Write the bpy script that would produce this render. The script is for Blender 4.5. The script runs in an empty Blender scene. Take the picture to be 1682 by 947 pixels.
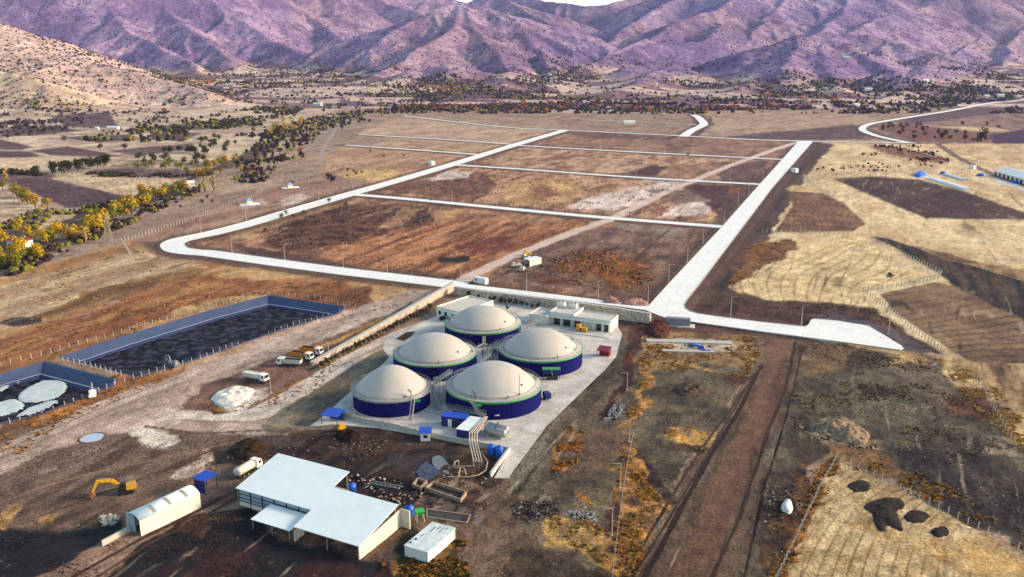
import bpy, math, random
import numpy as np
from mathutils import Vector, Matrix

# ---------------------------------------------------------------- camera, sky, sun, exposure
H = 108.0; FPX = 1450.0; TH = math.radians(15.0); CX = 841.0; CY = 473.5
S = bpy.context.scene
camd = bpy.data.cameras.new('Camera'); cam = bpy.data.objects.new('Camera', camd)
S.collection.objects.link(cam)
cam.location = (0, 0, H); cam.rotation_euler = (math.radians(90 - 15.0), 0, 0)
camd.sensor_width = 36.0; camd.lens = 36.0 * FPX / 1682.0
camd.clip_start = 1.0; camd.clip_end = 40000.0
S.camera = cam
S.render.resolution_x = 1024; S.render.resolution_y = 577
SUN_AZ = 86.0      # degrees clockwise from +Y (the view direction)
SUN_EL = 21.0
w = bpy.data.worlds.new('World'); S.world = w; w.use_nodes = True
nt = w.node_tree; bg = nt.nodes['Background']
sky = nt.nodes.new('ShaderNodeTexSky'); sky.sky_type = 'NISHITA'; sky.sun_disc = False
sky.sun_elevation = math.radians(SUN_EL); sky.sun_rotation = math.radians(SUN_AZ)
sky.altitude = 1000; sky.air_density = 1.0; sky.dust_density = 2.0; sky.ozone_density = 1.5
nt.links.new(sky.outputs[0], bg.inputs[0]); bg.inputs[1].default_value = 0.15
sl = bpy.data.lights.new('Sun', 'SUN'); sl.energy = 2.5; sl.angle = math.radians(12.0); sl.color = (1.0, 0.80, 0.67)
so = bpy.data.objects.new('Sun', sl); S.collection.objects.link(so)
azr = math.radians(SUN_AZ); elr = math.radians(SUN_EL)
sv = Vector((math.sin(azr) * math.cos(elr), math.cos(azr) * math.cos(elr), math.sin(elr)))
so.rotation_euler = sv.to_track_quat('Z', 'Y').to_euler()
S.view_settings.view_transform = 'Standard'; S.view_settings.look = 'None'
S.view_settings.gamma = 1.0; S.view_settings.use_curve_mapping = False
S.view_settings.exposure = 1.3
HAZE = 2.4e-5
S.cycles.volume_bounces = 0
S.cycles.max_bounces = 5

LUM = (1.32, 1.37, 1.72)   # what a white horizontal surface shows; used to turn a seen colour into a base colour
def lin(c):
    c = c / 255.0
    return c / 12.92 if c <= 0.04045 else ((c + 0.055) / 1.055) ** 2.4
def A(r, g, b, k=1.0):
    return tuple(min(0.85, k * lin(v) / L) for v, L in zip((r, g, b), LUM))

# ---------------------------------------------------------------- plane coordinates
def P(px, py, z=0.0):
    u = (px - CX) / FPX; v = (py - CY) / FPX
    dy = math.cos(TH) - v * math.sin(TH); dz = -math.sin(TH) - v * math.cos(TH)
    t = (z - H) / dz
    return Vector((u * t, dy * t, z))
def PD(px, py, D):          # a point D metres ahead on the sight line of the survey photograph
    u = (px - CX) / FPX; v = (py - CY) / FPX
    dy = math.cos(TH) - v * math.sin(TH); dz = -math.sin(TH) - v * math.cos(TH)
    t = D / dy
    return (u * t, D, H + dz * t)
def Qa(x, y):               # map position -> survey coordinates (flat ground)
    d = y * math.cos(TH) + H * math.sin(TH); up = y * math.sin(TH) - H * math.cos(TH)
    return CX + FPX * x / d, CY - FPX * up / d

# ---------------------------------------------------------------- numpy noise
def _h(ix, iy, seed):
    n = (ix.astype(np.int64) * 374761393 + iy.astype(np.int64) * 668265263 + seed * 974634777) & 0xffffffff
    n = ((n ^ (n >> 13)) * 1274126177) & 0xffffffff
    return ((n ^ (n >> 16)) & 0xffff) / 65535.0
def vnoise(x, y, seed=0):
    fx = np.floor(x); fy = np.floor(y); tx = x - fx; ty = y - fy
    tx = tx * tx * (3 - 2 * tx); ty = ty * ty * (3 - 2 * ty)
    a = _h(fx, fy, seed); b = _h(fx + 1, fy, seed); c = _h(fx, fy + 1, seed); d = _h(fx + 1, fy + 1, seed)
    return a + (b - a) * tx + (c - a) * ty + (a - b - c + d) * tx * ty
def fbm(x, y, scale, octv=4, seed=0, gain=0.55):
    s = 0; amp = 1; tot = 0; fx = x / scale; fy = y / scale
    for o in range(octv):
        s = s + amp * vnoise(fx + 17.3 * o, fy - 9.1 * o, seed + o); tot += amp; amp *= gain
        fx = fx * 2.03; fy = fy * 2.03
    return s / tot
def ridged(x, y, scale, octv=4, seed=0):
    s = 0; amp = 1; tot = 0; fx = x / scale; fy = y / scale
    for o in range(octv):
        s = s + amp * (1 - np.abs(2 * vnoise(fx + 7.3 * o, fy - 3.1 * o, seed + o) - 1)); tot += amp; amp *= 0.5
        fx = fx * 2.1; fy = fy * 2.1
    return s / tot
def sstep(a, b, x):
    t = np.clip((x - a) / (b - a), 0, 1); return t * t * (3 - 2 * t)
def poly_sd(px, py, poly):
    """signed distance (positive inside)"""
    d2 = np.full(px.shape, 1e18); ins = np.zeros(px.shape, bool); n = len(poly)
    for i in range(n):
        x0, y0 = poly[i]; x1, y1 = poly[(i + 1) % n]
        ex = x1 - x0; ey = y1 - y0; L = ex * ex + ey * ey + 1e-9
        t = np.clip(((px - x0) * ex + (py - y0) * ey) / L, 0, 1)
        d2 = np.minimum(d2, (px - x0 - t * ex) ** 2 + (py - y0 - t * ey) ** 2)
        if abs(ey) > 1e-9:
            c = ((y0 > py) != (y1 > py)) & (px < ex * (py - y0) / ey + x0)
            ins ^= c
    d = np.sqrt(d2); return np.where(ins, d, -d)
def line_d(x, y, pts):
    d2 = np.full(x.shape, 1e18)
    for (x0, y0), (x1, y1) in zip(pts[:-1], pts[1:]):
        ex = x1 - x0; ey = y1 - y0; L = ex * ex + ey * ey + 1e-9
        t = np.clip(((x - x0) * ex + (y - y0) * ey) / L, 0, 1)
        d2 = np.minimum(d2, (x - x0 - t * ex) ** 2 + (y - y0 - t * ey) ** 2)
    return np.sqrt(d2)

# ---------------------------------------------------------------- mountains: crest lines and their side spurs
RID = [
 ([(-260,-60,2200),(-100,5,2150),(0,42,2100),(64,68,2080),(115,88,2050),(153,102,2020),(212,116,2000),(281,135,1950),(340,152,1880)], .36, .6),
 ([(-160,80,1860),(-60,98,1830),(0,112,1800),(45,125,1770),(70,150,1700)], .36, .4),
 ([(-60,-120,5600),(0,-60,5200),(20,-20,4900),(10,20,4600),(-20,60,4300)], .55, 1),
 ([(110,-110,5200),(130,-50,4900),(110,0,4600),(80,40,4350),(50,72,4150)], .55, 1),
 ([(210,-110,4900),(185,-40,4500),(178,0,4300),(190,30,4050),(215,55,3850),(255,76,3650),(290,94,3480),(315,106,3350)], .5, 1),
 ([(300,-110,5100),(310,-40,4700),(350,0,4500),(390,30,4300),(430,58,4100),(470,78,3900),(520,100,3700)], .5, 1),
 ([(240,-30,4600),(270,10,4350),(310,45,4050),(350,75,3750),(380,98,3500)], .5, 1),
 ([(400,-90,5600),(440,-30,5300),(471,0,5100),(510,28,4800),(550,58,4500),(585,84,4250)], .5, 1),
 ([(540,-60,6400),(590,-15,6200),(640,8,6000),(690,20,5700),(730,40,5400)], .5, 1),
 ([(640,-40,7200),(690,-12,7000),(735,8,6800),(790,20,6500)], .5, .8),
 ([(755,2,3950),(725,10,3850),(690,26,3750),(640,50,3600),(605,76,3450),(575,98,3350),(545,115,3250)], .5, .8),
 ([(755,2,3950),(800,12,3980),(850,36,3900),(905,62,3780),(950,84,3650),(978,98,3550)], .5, .8),
 ([(755,2,3950),(745,45,3550),(705,72,3250),(665,98,2980),(610,124,2700)], .42, .8),
 ([(755,2,3950),(785,55,3500),(820,92,3150),(850,128,2780)], .42, .8),
 ([(850,36,3900),(880,80,3450),(905,112,3050),(920,138,2650)], .42, .8),
 ([(800,-12,6900),(850,-4,6600),(910,3,6300),(965,9,6100),(1000,7,6100),(1040,-4,6300),(1100,-30,6600)], .5, .8),
 ([(840,0,5600),(880,25,5200),(920,50,4800),(960,75,4400)], .5, .8),
 ([(1200,-60,5900),(1130,-10,5500),(1080,15,5100),(1030,42,4700),(1000,68,4300),(975,92,3950)], .5, 1),
 ([(1240,-40,5300),(1190,10,4800),(1130,28,4400),(1095,48,4150),(1040,72,3900),(995,96,3650)], .5, 1),
 ([(1190,40,4300),(1160,68,3700),(1110,72,3600),(1060,76,3500),(1010,88,3350),(960,112,3100)], .42, .7),
 ([(985,126,2720),(1030,112,2760),(1075,107,2800),(1120,114,2720)], .25, .3),
 ([(1320,-90,5900),(1300,-20,5200),(1270,20,4800),(1240,50,4300),(1215,72,3900)], .5, 1),
 ([(1420,-90,6000),(1395,-10,5200),(1385,20,4800),(1350,48,4300),(1325,66,3900)], .5, 1),
 ([(1180,100,3000),(1252,76,2980),(1313,60,2950),(1355,68,2930),(1400,76,2880),(1435,96,2750),(1475,118,2600)], .38, .8),
 ([(1313,60,2950),(1310,90,2700),(1290,115,2450)], .35, .5),
 ([(1370,64,3500),(1410,58,3550),(1440,60,3550),(1490,70,3450),(1540,86,3350),(1600,106,3200),(1650,124,3000)], .38, .8),
 ([(1330,72,3900),(1400,50,4150),(1440,30,4400),(1470,18,4700),(1540,8,5100),(1640,-6,5500),(1760,-30,5800)], .5, 1),
 ([(1560,-40,6200),(1590,10,5500),(1620,45,4900),(1600,70,4500),(1560,92,4100)], .5, 1),
 ([(1760,-60,5900),(1720,0,5400),(1690,40,4900),(1660,75,4400),(1650,100,4000)], .5, 1),
 ([(1900,-80,5600),(1850,0,5000),(1800,50,4500),(1760,90,4000)], .5, 1),
 ([(870,150,2300),(900,138,2500),(930,128,2800)], .25, .6),
 ([(1000,152,2200),(1040,135,2400),(1080,118,2600),(1110,106,2850)], .28, .6),
 ([(1200,152,2200),(1250,128,2450),(1290,104,2650),(1313,76,2900)], .3, .7),
 ([(1385,152,2200),(1372,130,2400),(1362,100,2650),(1355,72,2900)], .3, .7),
 ([(1470,158,2150),(1500,135,2350),(1520,112,2700),(1530,92,3100)], .28, .7),
 ([(690,152,2250),(725,130,2500),(745,104,2750)], .28, .6),
 ([(610,150,2300),(640,138,2450),(680,116,2700)], .25, .6),
 ([(790,156,2200),(810,138,2400),(830,118,2700)], .25, .6),
 ([(1440,128,2350),(1460,120,2380),(1485,126,2330)], .3, .3),
]
rr = random.Random(5)
SEG = []
for pts, sl_, sp in RID:
    w3 = [PD(*p) for p in pts]
    for a, b in zip(w3[:-1], w3[1:]):
        SEG.append((a, b, sl_))
        L = math.hypot(b[0] - a[0], b[1] - a[1]); n = int(L / 95)
        for k in range(n):
            t = (k + rr.random()) / max(1, n); q = [a[i] + (b[i] - a[i]) * t for i in range(3)]
            base = 12 + max(0, (q[1] - 1700) * .02)
            if q[2] < base + 30 or sp < .5: continue
            ang = math.atan2(b[1] - a[1], b[0] - a[0]) + rr.choice((-1, 1)) * math.radians(rr.uniform(50, 95))
            hgt = q[2] - base; Ls = min(hgt / .42, 750) * rr.uniform(.6, 1.0); q1 = q
            m = 3
            for j in range(m):
                ang += rr.uniform(-.3, .3)
                st = Ls / m
                q2 = [q1[0] + math.cos(ang) * st, q1[1] + math.sin(ang) * st, q1[2] - st * sl_ * rr.uniform(.55, .85)]
                SEG.append((q1, q2, sl_ * 1.15)); 
                if rr.random() < .75:
                    a2 = ang + rr.choice((-1, 1)) * rr.uniform(.6, 1.1); s2 = st * rr.uniform(.5, .9)
                    SEG.append((q2, [q2[0] + math.cos(a2) * s2, q2[1] + math.sin(a2) * s2, q2[2] - s2 * sl_ * .8], sl_ * 1.2))
                q1 = q2
def valley(x, y):
    return (np.maximum(0, y - 1750) * 0.018 + 34 * (fbm(x, y, 380, 3, 60) - .42)) * sstep(1800, 2700, y)
def mount(x, y):
    """height of the land, metres"""
    x = np.asarray(x, float); y = np.asarray(y, float)
    v = valley(x, y) + 3.0 * sstep(1750, 2300, y) * (fbm(x, y, 160, 4, 3) - .5) * 3
    far = y > 1500
    if not far.any(): return v
    X = x[far] + (fbm(x[far], y[far], 260, 3, 21) - .5) * 70; Y = y[far] + (fbm(x[far], y[far], 260, 3, 25) - .5) * 70
    h = np.full(X.shape, -1e3)
    for a, b, s_ in SEG:
        ex = b[0] - a[0]; ey = b[1] - a[1]; L = ex * ex + ey * ey + 1e-6
        R = (max(a[2], b[2]) + 20) / s_ + 40
        bb = (X > min(a[0], b[0]) - R) & (X < max(a[0], b[0]) + R) & (Y > min(a[1], b[1]) - R) & (Y < max(a[1], b[1]) + R)
        if not bb.any(): continue
        xs = X[bb]; ys = Y[bb]
        t = np.clip(((xs - a[0]) * ex + (ys - a[1]) * ey) / L, 0, 1)
        d = np.sqrt((xs - a[0] - t * ex) ** 2 + (ys - a[1] - t * ey) ** 2)
        z = a[2] + (b[2] - a[2]) * t - s_ * (np.sqrt(d * d + 5 * 5) - 5)
        h[bb] = np.maximum(h[bb], z)
    v2 = v[far]
    k = 8.0; m = np.clip((h - v2) / k, -30, 60)
    hh = v2 + k * np.log1p(np.exp(m)) - k * math.log(2) * np.exp(-np.abs(m) * .0) * (m < -2) * 0
    up = sstep(0, 60, hh - v2)
    hh = hh + up * ((ridged(x[far], y[far], 130, 5, 31) - .5) * 13 + (ridged(x[far], y[far], 34, 3, 41) - .5) * 3)
    v[far] = np.maximum(hh - k * math.log1p(math.exp(-2.0)) * 0, v2)
    # softplus leaves a small lift on the plain: take it off
    v[far] = v2 + np.maximum(0, v[far] - v2 - 1.5)
    return v
def gz(x, y):
    return float(mount(np.array([x]), np.array([y]))[0])

# ---------------------------------------------------------------- land cover (map patches)
# (outline, colour A, colour B, noise size m, stretch along the road direction, edge softness px, roughness m, furrow spacing m)
RD = (math.sin(math.radians(22)), math.cos(math.radians(22)))
PATCH = []
def pt(poly, ca, cb, ns=15, st=1, soft=2.5, rough=.3, fur=0, fdir=22, warp=1.0, seed=None):
    PATCH.append((poly, ca, cb, ns, st, soft, rough, fur, fdir, warp, len(PATCH) * 7 if seed is None else seed))
M1, M2 = (108, 82, 88), (92, 66, 72)          # ploughed fields, mauve brown
C1_, C2_ = (224, 200, 165), (205, 178, 140)   # straw fields
pt([(-400,150),(560,150),(560,240),(430,262),(0,430),(-400,430)], (224,202,172),(176,148,130),28,1,6)
pt([(80,190),(180,184),(190,200),(200,210),(110,208)], (112,88,96),(92,70,78))
pt([(102,225),(212,220),(230,227),(163,234)], M1,M2)
pt([(0,212),(90,206),(140,214),(60,222),(0,224)], (120,96,96),M2)
pt([(220,210),(380,196),(430,200),(330,214)], (128,104,100),(110,88,88))
pt([(250,216),(330,218),(300,232),(240,228)], M1,M2)
pt([(-200,228),(0,228),(56,241),(33,246),(-200,246)], M1,M2)
pt([(-200,245),(43,248),(69,256),(26,262),(-200,258)], M1,M2)
pt([(51,247),(110,240),(164,249),(194,256),(153,257),(84,255)], M1,M2)
pt([(184,248),(256,239),(320,235),(317,245),(230,256),(205,253)], (122,98,98),M1)
pt([(-200,262),(69,258),(153,258),(77,268),(64,280),(-200,280)], C1_,C2_)
pt([(317,235),(419,235),(400,253),(345,263),(225,263),(230,256),(320,246)], (224,202,170),(196,170,138),30)
pt([(180,262),(350,262),(345,280),(180,276)], (205,180,145),(130,108,92),18)
pt([(-200,282),(60,282),(100,289),(60,300),(-200,300)], (125,100,98),(88,62,66))
pt([(143,281),(179,276),(345,280),(353,286),(281,291),(179,290)], (118,92,94),M1,fur=5,fdir=80)
pt([(-200,318),(0,318),(51,330),(74,345),(51,353),(0,372),(-200,372)], C1_,(190,162,130),20)
pt([(87,289),(123,287),(297,295),(289,304),(212,319),(194,317),(143,304)], (230,206,166),C2_,fur=5,fdir=100)
pt([(15,296),(84,294),(143,307),(205,321),(190,328),(164,336),(112,342),(77,327),(26,304)], (104,78,84),(90,66,72),fur=5,fdir=115)
pt([(-200,372),(0,372),(59,373),(92,345),(138,342),(220,320),(300,295),(380,262),(440,230),(470,225),(420,280),(250,345),(110,395),(0,450),(-200,500)], (120,98,70),(84,70,60),12)
pt([(56,368),(92,345),(138,342),(123,355),(59,376)], (212,188,150),(190,165,130))
# dry river bed and its tracks
pt([(560,180),(610,185),(600,215),(560,240),(500,300),(440,330),(260,400),(0,500),(-300,600),(-300,500),(0,450),(110,395),(250,342),(425,270),(500,220)], (176,152,132),(150,126,112),14,4,4)
pt([(600,188),(560,196),(540,225),(430,296),(225,352),(112,392),(60,392),(110,378),(225,340),(425,282),(520,222)], (164,150,140),(150,136,128),20,3,2)
pt([(300,300),(420,262),(500,222),(520,230),(470,270),(400,310),(300,340)], (196,168,140),(160,135,115),8,3,5)
pt([(112,386),(112,400),(0,470),(-300,560),(-300,540),(0,452)], (150,130,118),(120,98,88),20,3,2)
# slope left of the long road
pt([(250,392),(430,345),(560,300),(700,265),(850,232),(820,225),(640,262),(520,285),(420,318),(215,392),(200,410)], (176,140,120),(150,112,98),15,3,4)
pt([(455,330),(490,318),(512,322),(480,336),(455,336)], (215,196,182),(200,176,160),8)
pt([(392,338),(425,328),(438,333),(405,342)], (206,188,176),(180,160,150),8)
# left foreground slope: straw and rust bands that run with the reservoir
pt([(-300,560),(0,455),(215,395),(290,425),(430,440),(600,462),(720,472),(650,505),(440,490),(100,590),(0,640),(-300,700)], (205,168,118),(160,112,72),16,5,4,.8)
pt([(-300,560),(0,470),(240,405),(330,436),(250,455),(0,540),(-300,620)], (208,180,142),(172,138,108),10,4,6,.6)
pt([(-300,640),(0,565),(140,510),(330,455),(560,462),(600,500),(440,482),(330,500),(100,575),(0,610),(-300,700)], (178,122,78),(140,88,58),9,7,5,.8)
pt([(-300,608),(0,556),(180,505),(330,462),(500,475),(330,480),(150,530),(0,584),(-300,640)], (150,96,64),(178,128,80),7,9,4,.7)
pt([(0,532),(20,520),(70,517),(68,528),(30,537)], (82,74,78),(60,52,56),6)
pt([(180,470),(330,440),(330,452),(200,490),(80,520),(60,515)], (150,112,72),(120,84,56),6,4,4,.8)
pt([(440,483),(600,470),(620,500),(570,510)], (150,98,62),(118,76,54),8,4,4,.7)
# inside the building plots
pt([(300,400),(420,362),(560,325),(750,266),(928,214),(1310,232),(1065,500),(750,465),(420,425),(320,410)], (190,144,112),(124,84,66),7,3,3,.8)
pt([(480,262),(740,210),(850,214),(930,214),(750,268)], (198,166,132),(172,138,112),14,2,4,.3)
pt([(660,190),(930,212),(850,240),(580,222)], (204,176,146),(176,146,124),12,3,4,.3)
pt([(560,240),(780,254),(740,268),(640,300),(540,285),(530,262)], (196,160,126),(168,128,104),14,3,4,.4)
pt([(560,278),(640,276),(660,288),(610,296),(565,292)], (214,182,120),(200,160,110),8)
pt([(385,390),(420,364),(560,330),(590,338),(500,352),(450,372),(420,392)], (198,162,116),(166,126,90),8,2,5,.5)
pt([(430,400),(470,365),(560,336),(700,338),(720,370),(640,398),(540,405),(470,412)], (122,84,64),(84,54,44),4,1.2,7,1.3,5.5,100)
pt([(620,372),(660,340),(690,342),(660,372)], (186,148,112),(150,110,86),6)
pt([(715,345),(760,345),(740,372),(720,372)], (196,156,112),(170,120,86),6)
pt([(520,405),(640,378),(760,360),(960,366),(960,378),(860,405),(740,455),(600,440),(540,428)], (198,140,100),(122,76,56),5,9,6,.8)
pt([(740,392),(860,382),(935,374),(860,406),(760,420)], (160,100,74),(104,60,48),9,3,6,.7)
pt([(712,424),(770,418),(765,428),(720,434)], (36,40,32),(60,42,38),4,1,3,.6)
pt([(380,398),(440,408),(520,424),(640,446),(745,456),(760,462),(700,462),(540,436),(420,420)], (106,78,76),(88,62,60),9,3,3,.5)
pt([(880,402),(1010,368),(1180,376),(1165,390),(1065,500),(940,478),(820,462),(790,455),(860,420)], (148,118,106),(104,78,72),8,2,4,.7)
pt([(1000,362),(1130,376),(1120,384),(1030,380)], (160,148,136),(134,112,102),9,3,6)
pt([(905,436),(940,424),(960,408),(1010,412),(1065,420),(1070,446),(1052,472),(1000,474),(975,458),(930,452)], (158,100,58),(92,58,44),5,1.5,22,1.2,0,22,.6)
pt([(985,440),(1020,428),(1050,436),(1048,462),(1010,468)], (176,112,50),(104,64,40),4,1,14,1)
pt([(870,445),(960,470),(1000,478),(880,466)], (120,78,64),(92,56,50),6,2,4)
# plot 2
pt([(575,318),(745,272),(1000,290),(1120,302),(1245,305),(1183,370),(900,346),(700,326)], (208,164,130),(136,96,76),7,3,3,.7)
pt([(620,312),(700,292),(800,282),(820,300),(780,330),(700,322)], (140,98,80),(104,70,60),6,1.5,5,1.2)
pt([(700,296),(735,280),(780,282),(770,292)], (226,210,200),(200,176,162),6)
pt([(840,300),(930,290),(960,310),(930,332),(840,338),(815,320)], (206,168,118),(176,134,94),8,2,6,.4)
pt([(866,305),(905,306),(925,320),(880,326)], (130,88,66),(170,120,86),5,1,4,1)
pt([(924,342),(950,330),(983,320),(1040,308),(1096,300),(1123,303),(1090,318),(1057,328),(1006,345)], (240,222,212),(214,190,176),9,3,4,.2)
pt([(1045,290),(1110,292),(1125,301),(1060,298)], (230,214,206),(205,185,176),9,3,2)
pt([(1085,356),(1105,338),(1145,330),(1172,334),(1160,352)], (240,222,208),(210,188,176),9,3,4,.2)
pt([(1120,305),(1150,302),(1240,306),(1200,345),(1180,358),(1150,325)], (104,74,70),(78,52,54),8,1,5,.8)
pt([(1060,312),(1130,312),(1170,330),(1110,335)], (148,122,110),(124,98,90),7)
pt([(1135,304),(1200,304),(1190,318),(1150,318)], (72,46,52),(94,60,58),5,1,4,1)
pt([(1198,310),(1215,308),(1212,318),(1196,318)], (160,100,56),(120,76,52),4)
# plot 3, 4
pt([(790,268),(860,240),(1040,250),(1200,260),(1250,262),(1235,300),(1045,288),(850,275)], (206,168,136),(142,104,84),8,3,4,.6)
pt([(1020,285),(1070,270),(1096,274),(1072,288)], (78,50,54),(96,64,62),6)
pt([(1095,275),(1210,262),(1180,285),(1110,292)], (170,130,104),(140,104,86),8,3,4)
pt([(1185,265),(1262,264),(1245,300),(1180,296)], (98,70,72),(120,88,84),8,2,4)
pt([(880,238),(1040,228),(1290,236),(1280,258),(1040,246)], (168,132,112),(132,98,88),11,2,4,.5)
pt([(1060,232),(1130,228),(1180,236),(1120,246)], (110,80,78),(150,116,100),9,2,5)
pt([(900,186),(1150,186),(1170,200),(1100,224),(930,212)], (176,146,126),(146,116,104),12,2,4,.4)
pt([(930,215),(1110,224),(1100,230),(960,226)], (100,72,72),(122,92,88),9,2,4)
pt([(905,178),(1010,174),(1010,184),(905,184)], (226,212,200),(206,186,172),9)
pt([(1165,190),(1180,205),(1150,222),(1130,226),(1162,205)], (92,66,70),(110,82,82),8)
pt([(1180,185),(1420,180),(1480,232),(1280,228),(1150,222)], (188,160,134),(164,134,114),14,3,4,.3)
pt([(1180,225),(1300,214),(1400,204),(1420,214),(1440,228),(1300,230)], (112,84,88),(90,64,70),9,3,3)
# right hand fields
pt([(1334,232),(2200,232),(2200,640),(1560,600),(1437,507),(1400,520),(1200,500),(1290,330)], (236,210,166),(208,176,132),16,3,4,.3)
pt([(1420,225),(1450,200),(1640,170),(2200,150),(2200,236),(1500,236)], (126,96,96),(160,128,112),14,3,4,.4)
pt([(1500,190),(1640,172),(1700,168),(1700,178),(1560,196),(1470,206)], (92,66,82),(110,82,92),12,3,3)
pt([(1520,206),(1640,210),(1660,214),(1620,216),(1530,214)], (228,200,158),(206,174,130),10)
pt([(1430,205),(1520,206),(1640,220),(1620,232),(1500,232)], (142,96,84),(120,80,72),8,2,4,.6)
pt([(1625,222),(1700,208),(1760,210),(1700,236),(1630,238)], (62,34,64),(78,46,74),8)
pt([(1550,236),(2200,236),(2200,272),(1640,272),(1580,252)], (224,192,150),(200,166,126),12,3,3)
pt([(1430,240),(1480,240),(1560,262),(1540,268),(1460,254)], (110,72,62),(156,112,90),6,2,4,.8)
pt([(1335,232),(1372,236),(1345,262),(1300,330),(1262,392),(1215,470),(1195,498),(1150,500),(1140,482),(1210,390),(1252,332)], (100,78,72),(76,56,52),6,3,3,.6)
pt([(1367,293),(1431,289),(1508,294),(1584,314),(1682,348),(1720,362),(1661,360),(1572,359),(1520,358),(1457,332)], (94,68,62),(76,50,48),14,3,2,.3,4,118)
pt([(1293,314),(1352,316),(1385,332),(1423,368),(1400,380),(1272,381),(1303,337)], (148,110,86),(118,84,68),12,1,2,.3,5,20)
pt([(1296,304),(1340,305),(1350,314),(1296,314)], (224,194,144),(206,174,124))
pt([(1308,388),(1410,388),(1523,456),(1420,482),(1437,507),(1340,502),(1235,492),(1195,470),(1290,420)], (240,212,164),(220,190,140),14,1,3,.25,5.5,30)
pt([(1225,404),(1300,390),(1306,410),(1285,425),(1200,470),(1200,440)], (140,98,62),(112,76,58),8,1,4,.8)
pt([(1446,483),(1533,463),(1570,470),(1682,524),(1800,575),(1800,600),(1597,597),(1469,514)], (146,118,92),(112,88,72),16,1,2,.3,6,60)
pt([(1600,596),(1800,596),(1800,608),(1640,606)], (224,192,140),(200,168,120))
pt([(1431,388),(1457,390),(1559,427),(1682,462),(1900,520),(1900,600),(1682,526),(1610,492),(1560,468),(1540,448)], (88,66,56),(14,9,9),4,8,1.5,.6)
pt([(1500,404),(1560,418),(1700,455),(1700,462),(1560,428)], (150,112,84),(80,56,50),6,4,2)
pt([(1570,430),(1682,440),(1900,460),(1900,520),(1682,462)], (186,148,108),(110,76,60),8,4,3)
# strip above the lower right road
pt([(1128,500),(1195,474),(1260,492),(1400,500),(1440,507),(1500,550),(1560,585),(1480,572),(1431,538),(1334,526),(1328,538),(1147,516)], (100,72,62),(70,48,42),5,3,3,.8)
pt([(1334,516),(1431,526),(1470,540),(1530,580),(1490,585),(1440,545),(1334,530)], (104,92,104),(88,76,88),8,2,3,.3)
# lower right: grey brown waste ground
pt([(1320,550),(1480,580),(1560,600),(1682,720),(1900,900),(1900,1000),(1682,905),(1372,745),(1290,947),(1240,1100),(1100,1100),(1250,800)], (112,102,88),(72,63,57),9,2.4,5,.8)
pt([(1310,555),(1400,562),(1400,600),(1330,620),(1305,600)], (134,110,78),(104,84,66),7,1,7,.6)
pt([(1450,600),(1520,590),(1580,640),(1560,680),(1480,640)], (88,72,68),(120,104,92),8,2,8,.8)
pt([(1360,560),(1490,580),(1530,600),(1480,600),(1440,580)], (206,172,120),(140,110,84),7,2,6)
pt([(1535,588),(1575,594),(1640,640),(1682,690),(1760,780),(1760,840),(1682,745),(1610,680),(1570,630)], (216,188,130),(160,130,96),4,3,9,.6)
pt([(1570,592),(1700,600),(1900,640),(1900,900),(1760,780),(1682,690),(1620,630)], (104,78,64),(196,164,120),6,7,3,.5)
pt([(1545,640),(1600,630),(1640,670),(1600,690),(1550,665)], (70,48,46),(120,80,60),5,1,6,.8)
pt([(1320,690),(1350,676),(1400,690),(1430,715),(1470,740),(1420,745),(1330,722)], (170,148,122),(110,90,78),4,1,5,1.3)
pt([(1315,678),(1345,672),(1390,680),(1350,690),(1330,712),(1316,700)], (70,56,50),(100,84,74),3,1,3,1)
pt([(1480,740),(1600,740),(1682,790),(1900,900),(1900,990),(1682,900),(1560,840)], (78,68,66),(46,38,38),6,3,12,.7)
pt([(1400,630),(1440,628),(1470,640),(1430,648)], (72,54,48),(56,40,38),5,1,4,.5)
pt([(1580,720),(1640,715),(1680,740),(1640,752),(1600,745)], (160,140,124),(60,44,42),3,1,5,1)
pt([(1370,735),(1450,745),(1490,765),(1480,790),(1420,770),(1375,755)], (150,112,76),(104,80,66),4,2,10,.6)
# corner field with heaps
pt([(1372,755),(1450,795),(1550,838),(1690,916),(1900,1030),(1900,1300),(1150,1300),(1290,947)], (224,196,150),(190,158,112),4,1,2,.2,3.2,25)
pt([(1372,752),(1385,756),(1340,860),(1300,947),(1230,1100),(1210,1100),(1280,947),(1340,820)], (176,118,56),(120,84,48),3,1,3,.6)
pt([(1300,800),(1360,760),(1362,790),(1300,940),(1258,947),(1270,860)], (110,78,52),(52,36,34),4,1,6,.9)
pt([(1250,800),(1300,770),(1320,800),(1290,860),(1262,900),(1240,860)], (58,44,42),(88,74,68),4,1,7,.9)
pt([(1420,850),(1500,870),(1600,890),(1700,930),(1700,960),(1560,910)], (196,154,92),(210,176,122),4,3,18,.2)
# brown haul road
pt([(1262,552),(1310,552),(1330,560),(1310,640),(1270,740),(1250,860),(1220,947),(1180,1100),(900,1100),(1035,947),(1120,800),(1210,660),(1245,600)], (116,94,82),(84,66,58),4,12,4,.35)
pt([(1264,550),(1305,550),(1296,620),(1262,700),(1215,820),(1163,947),(1090,1100),(1000,1100),(1098,947),(1215,700),(1250,620)], (122,92,78),(102,74,64),5,14,1.5,.1)
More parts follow.
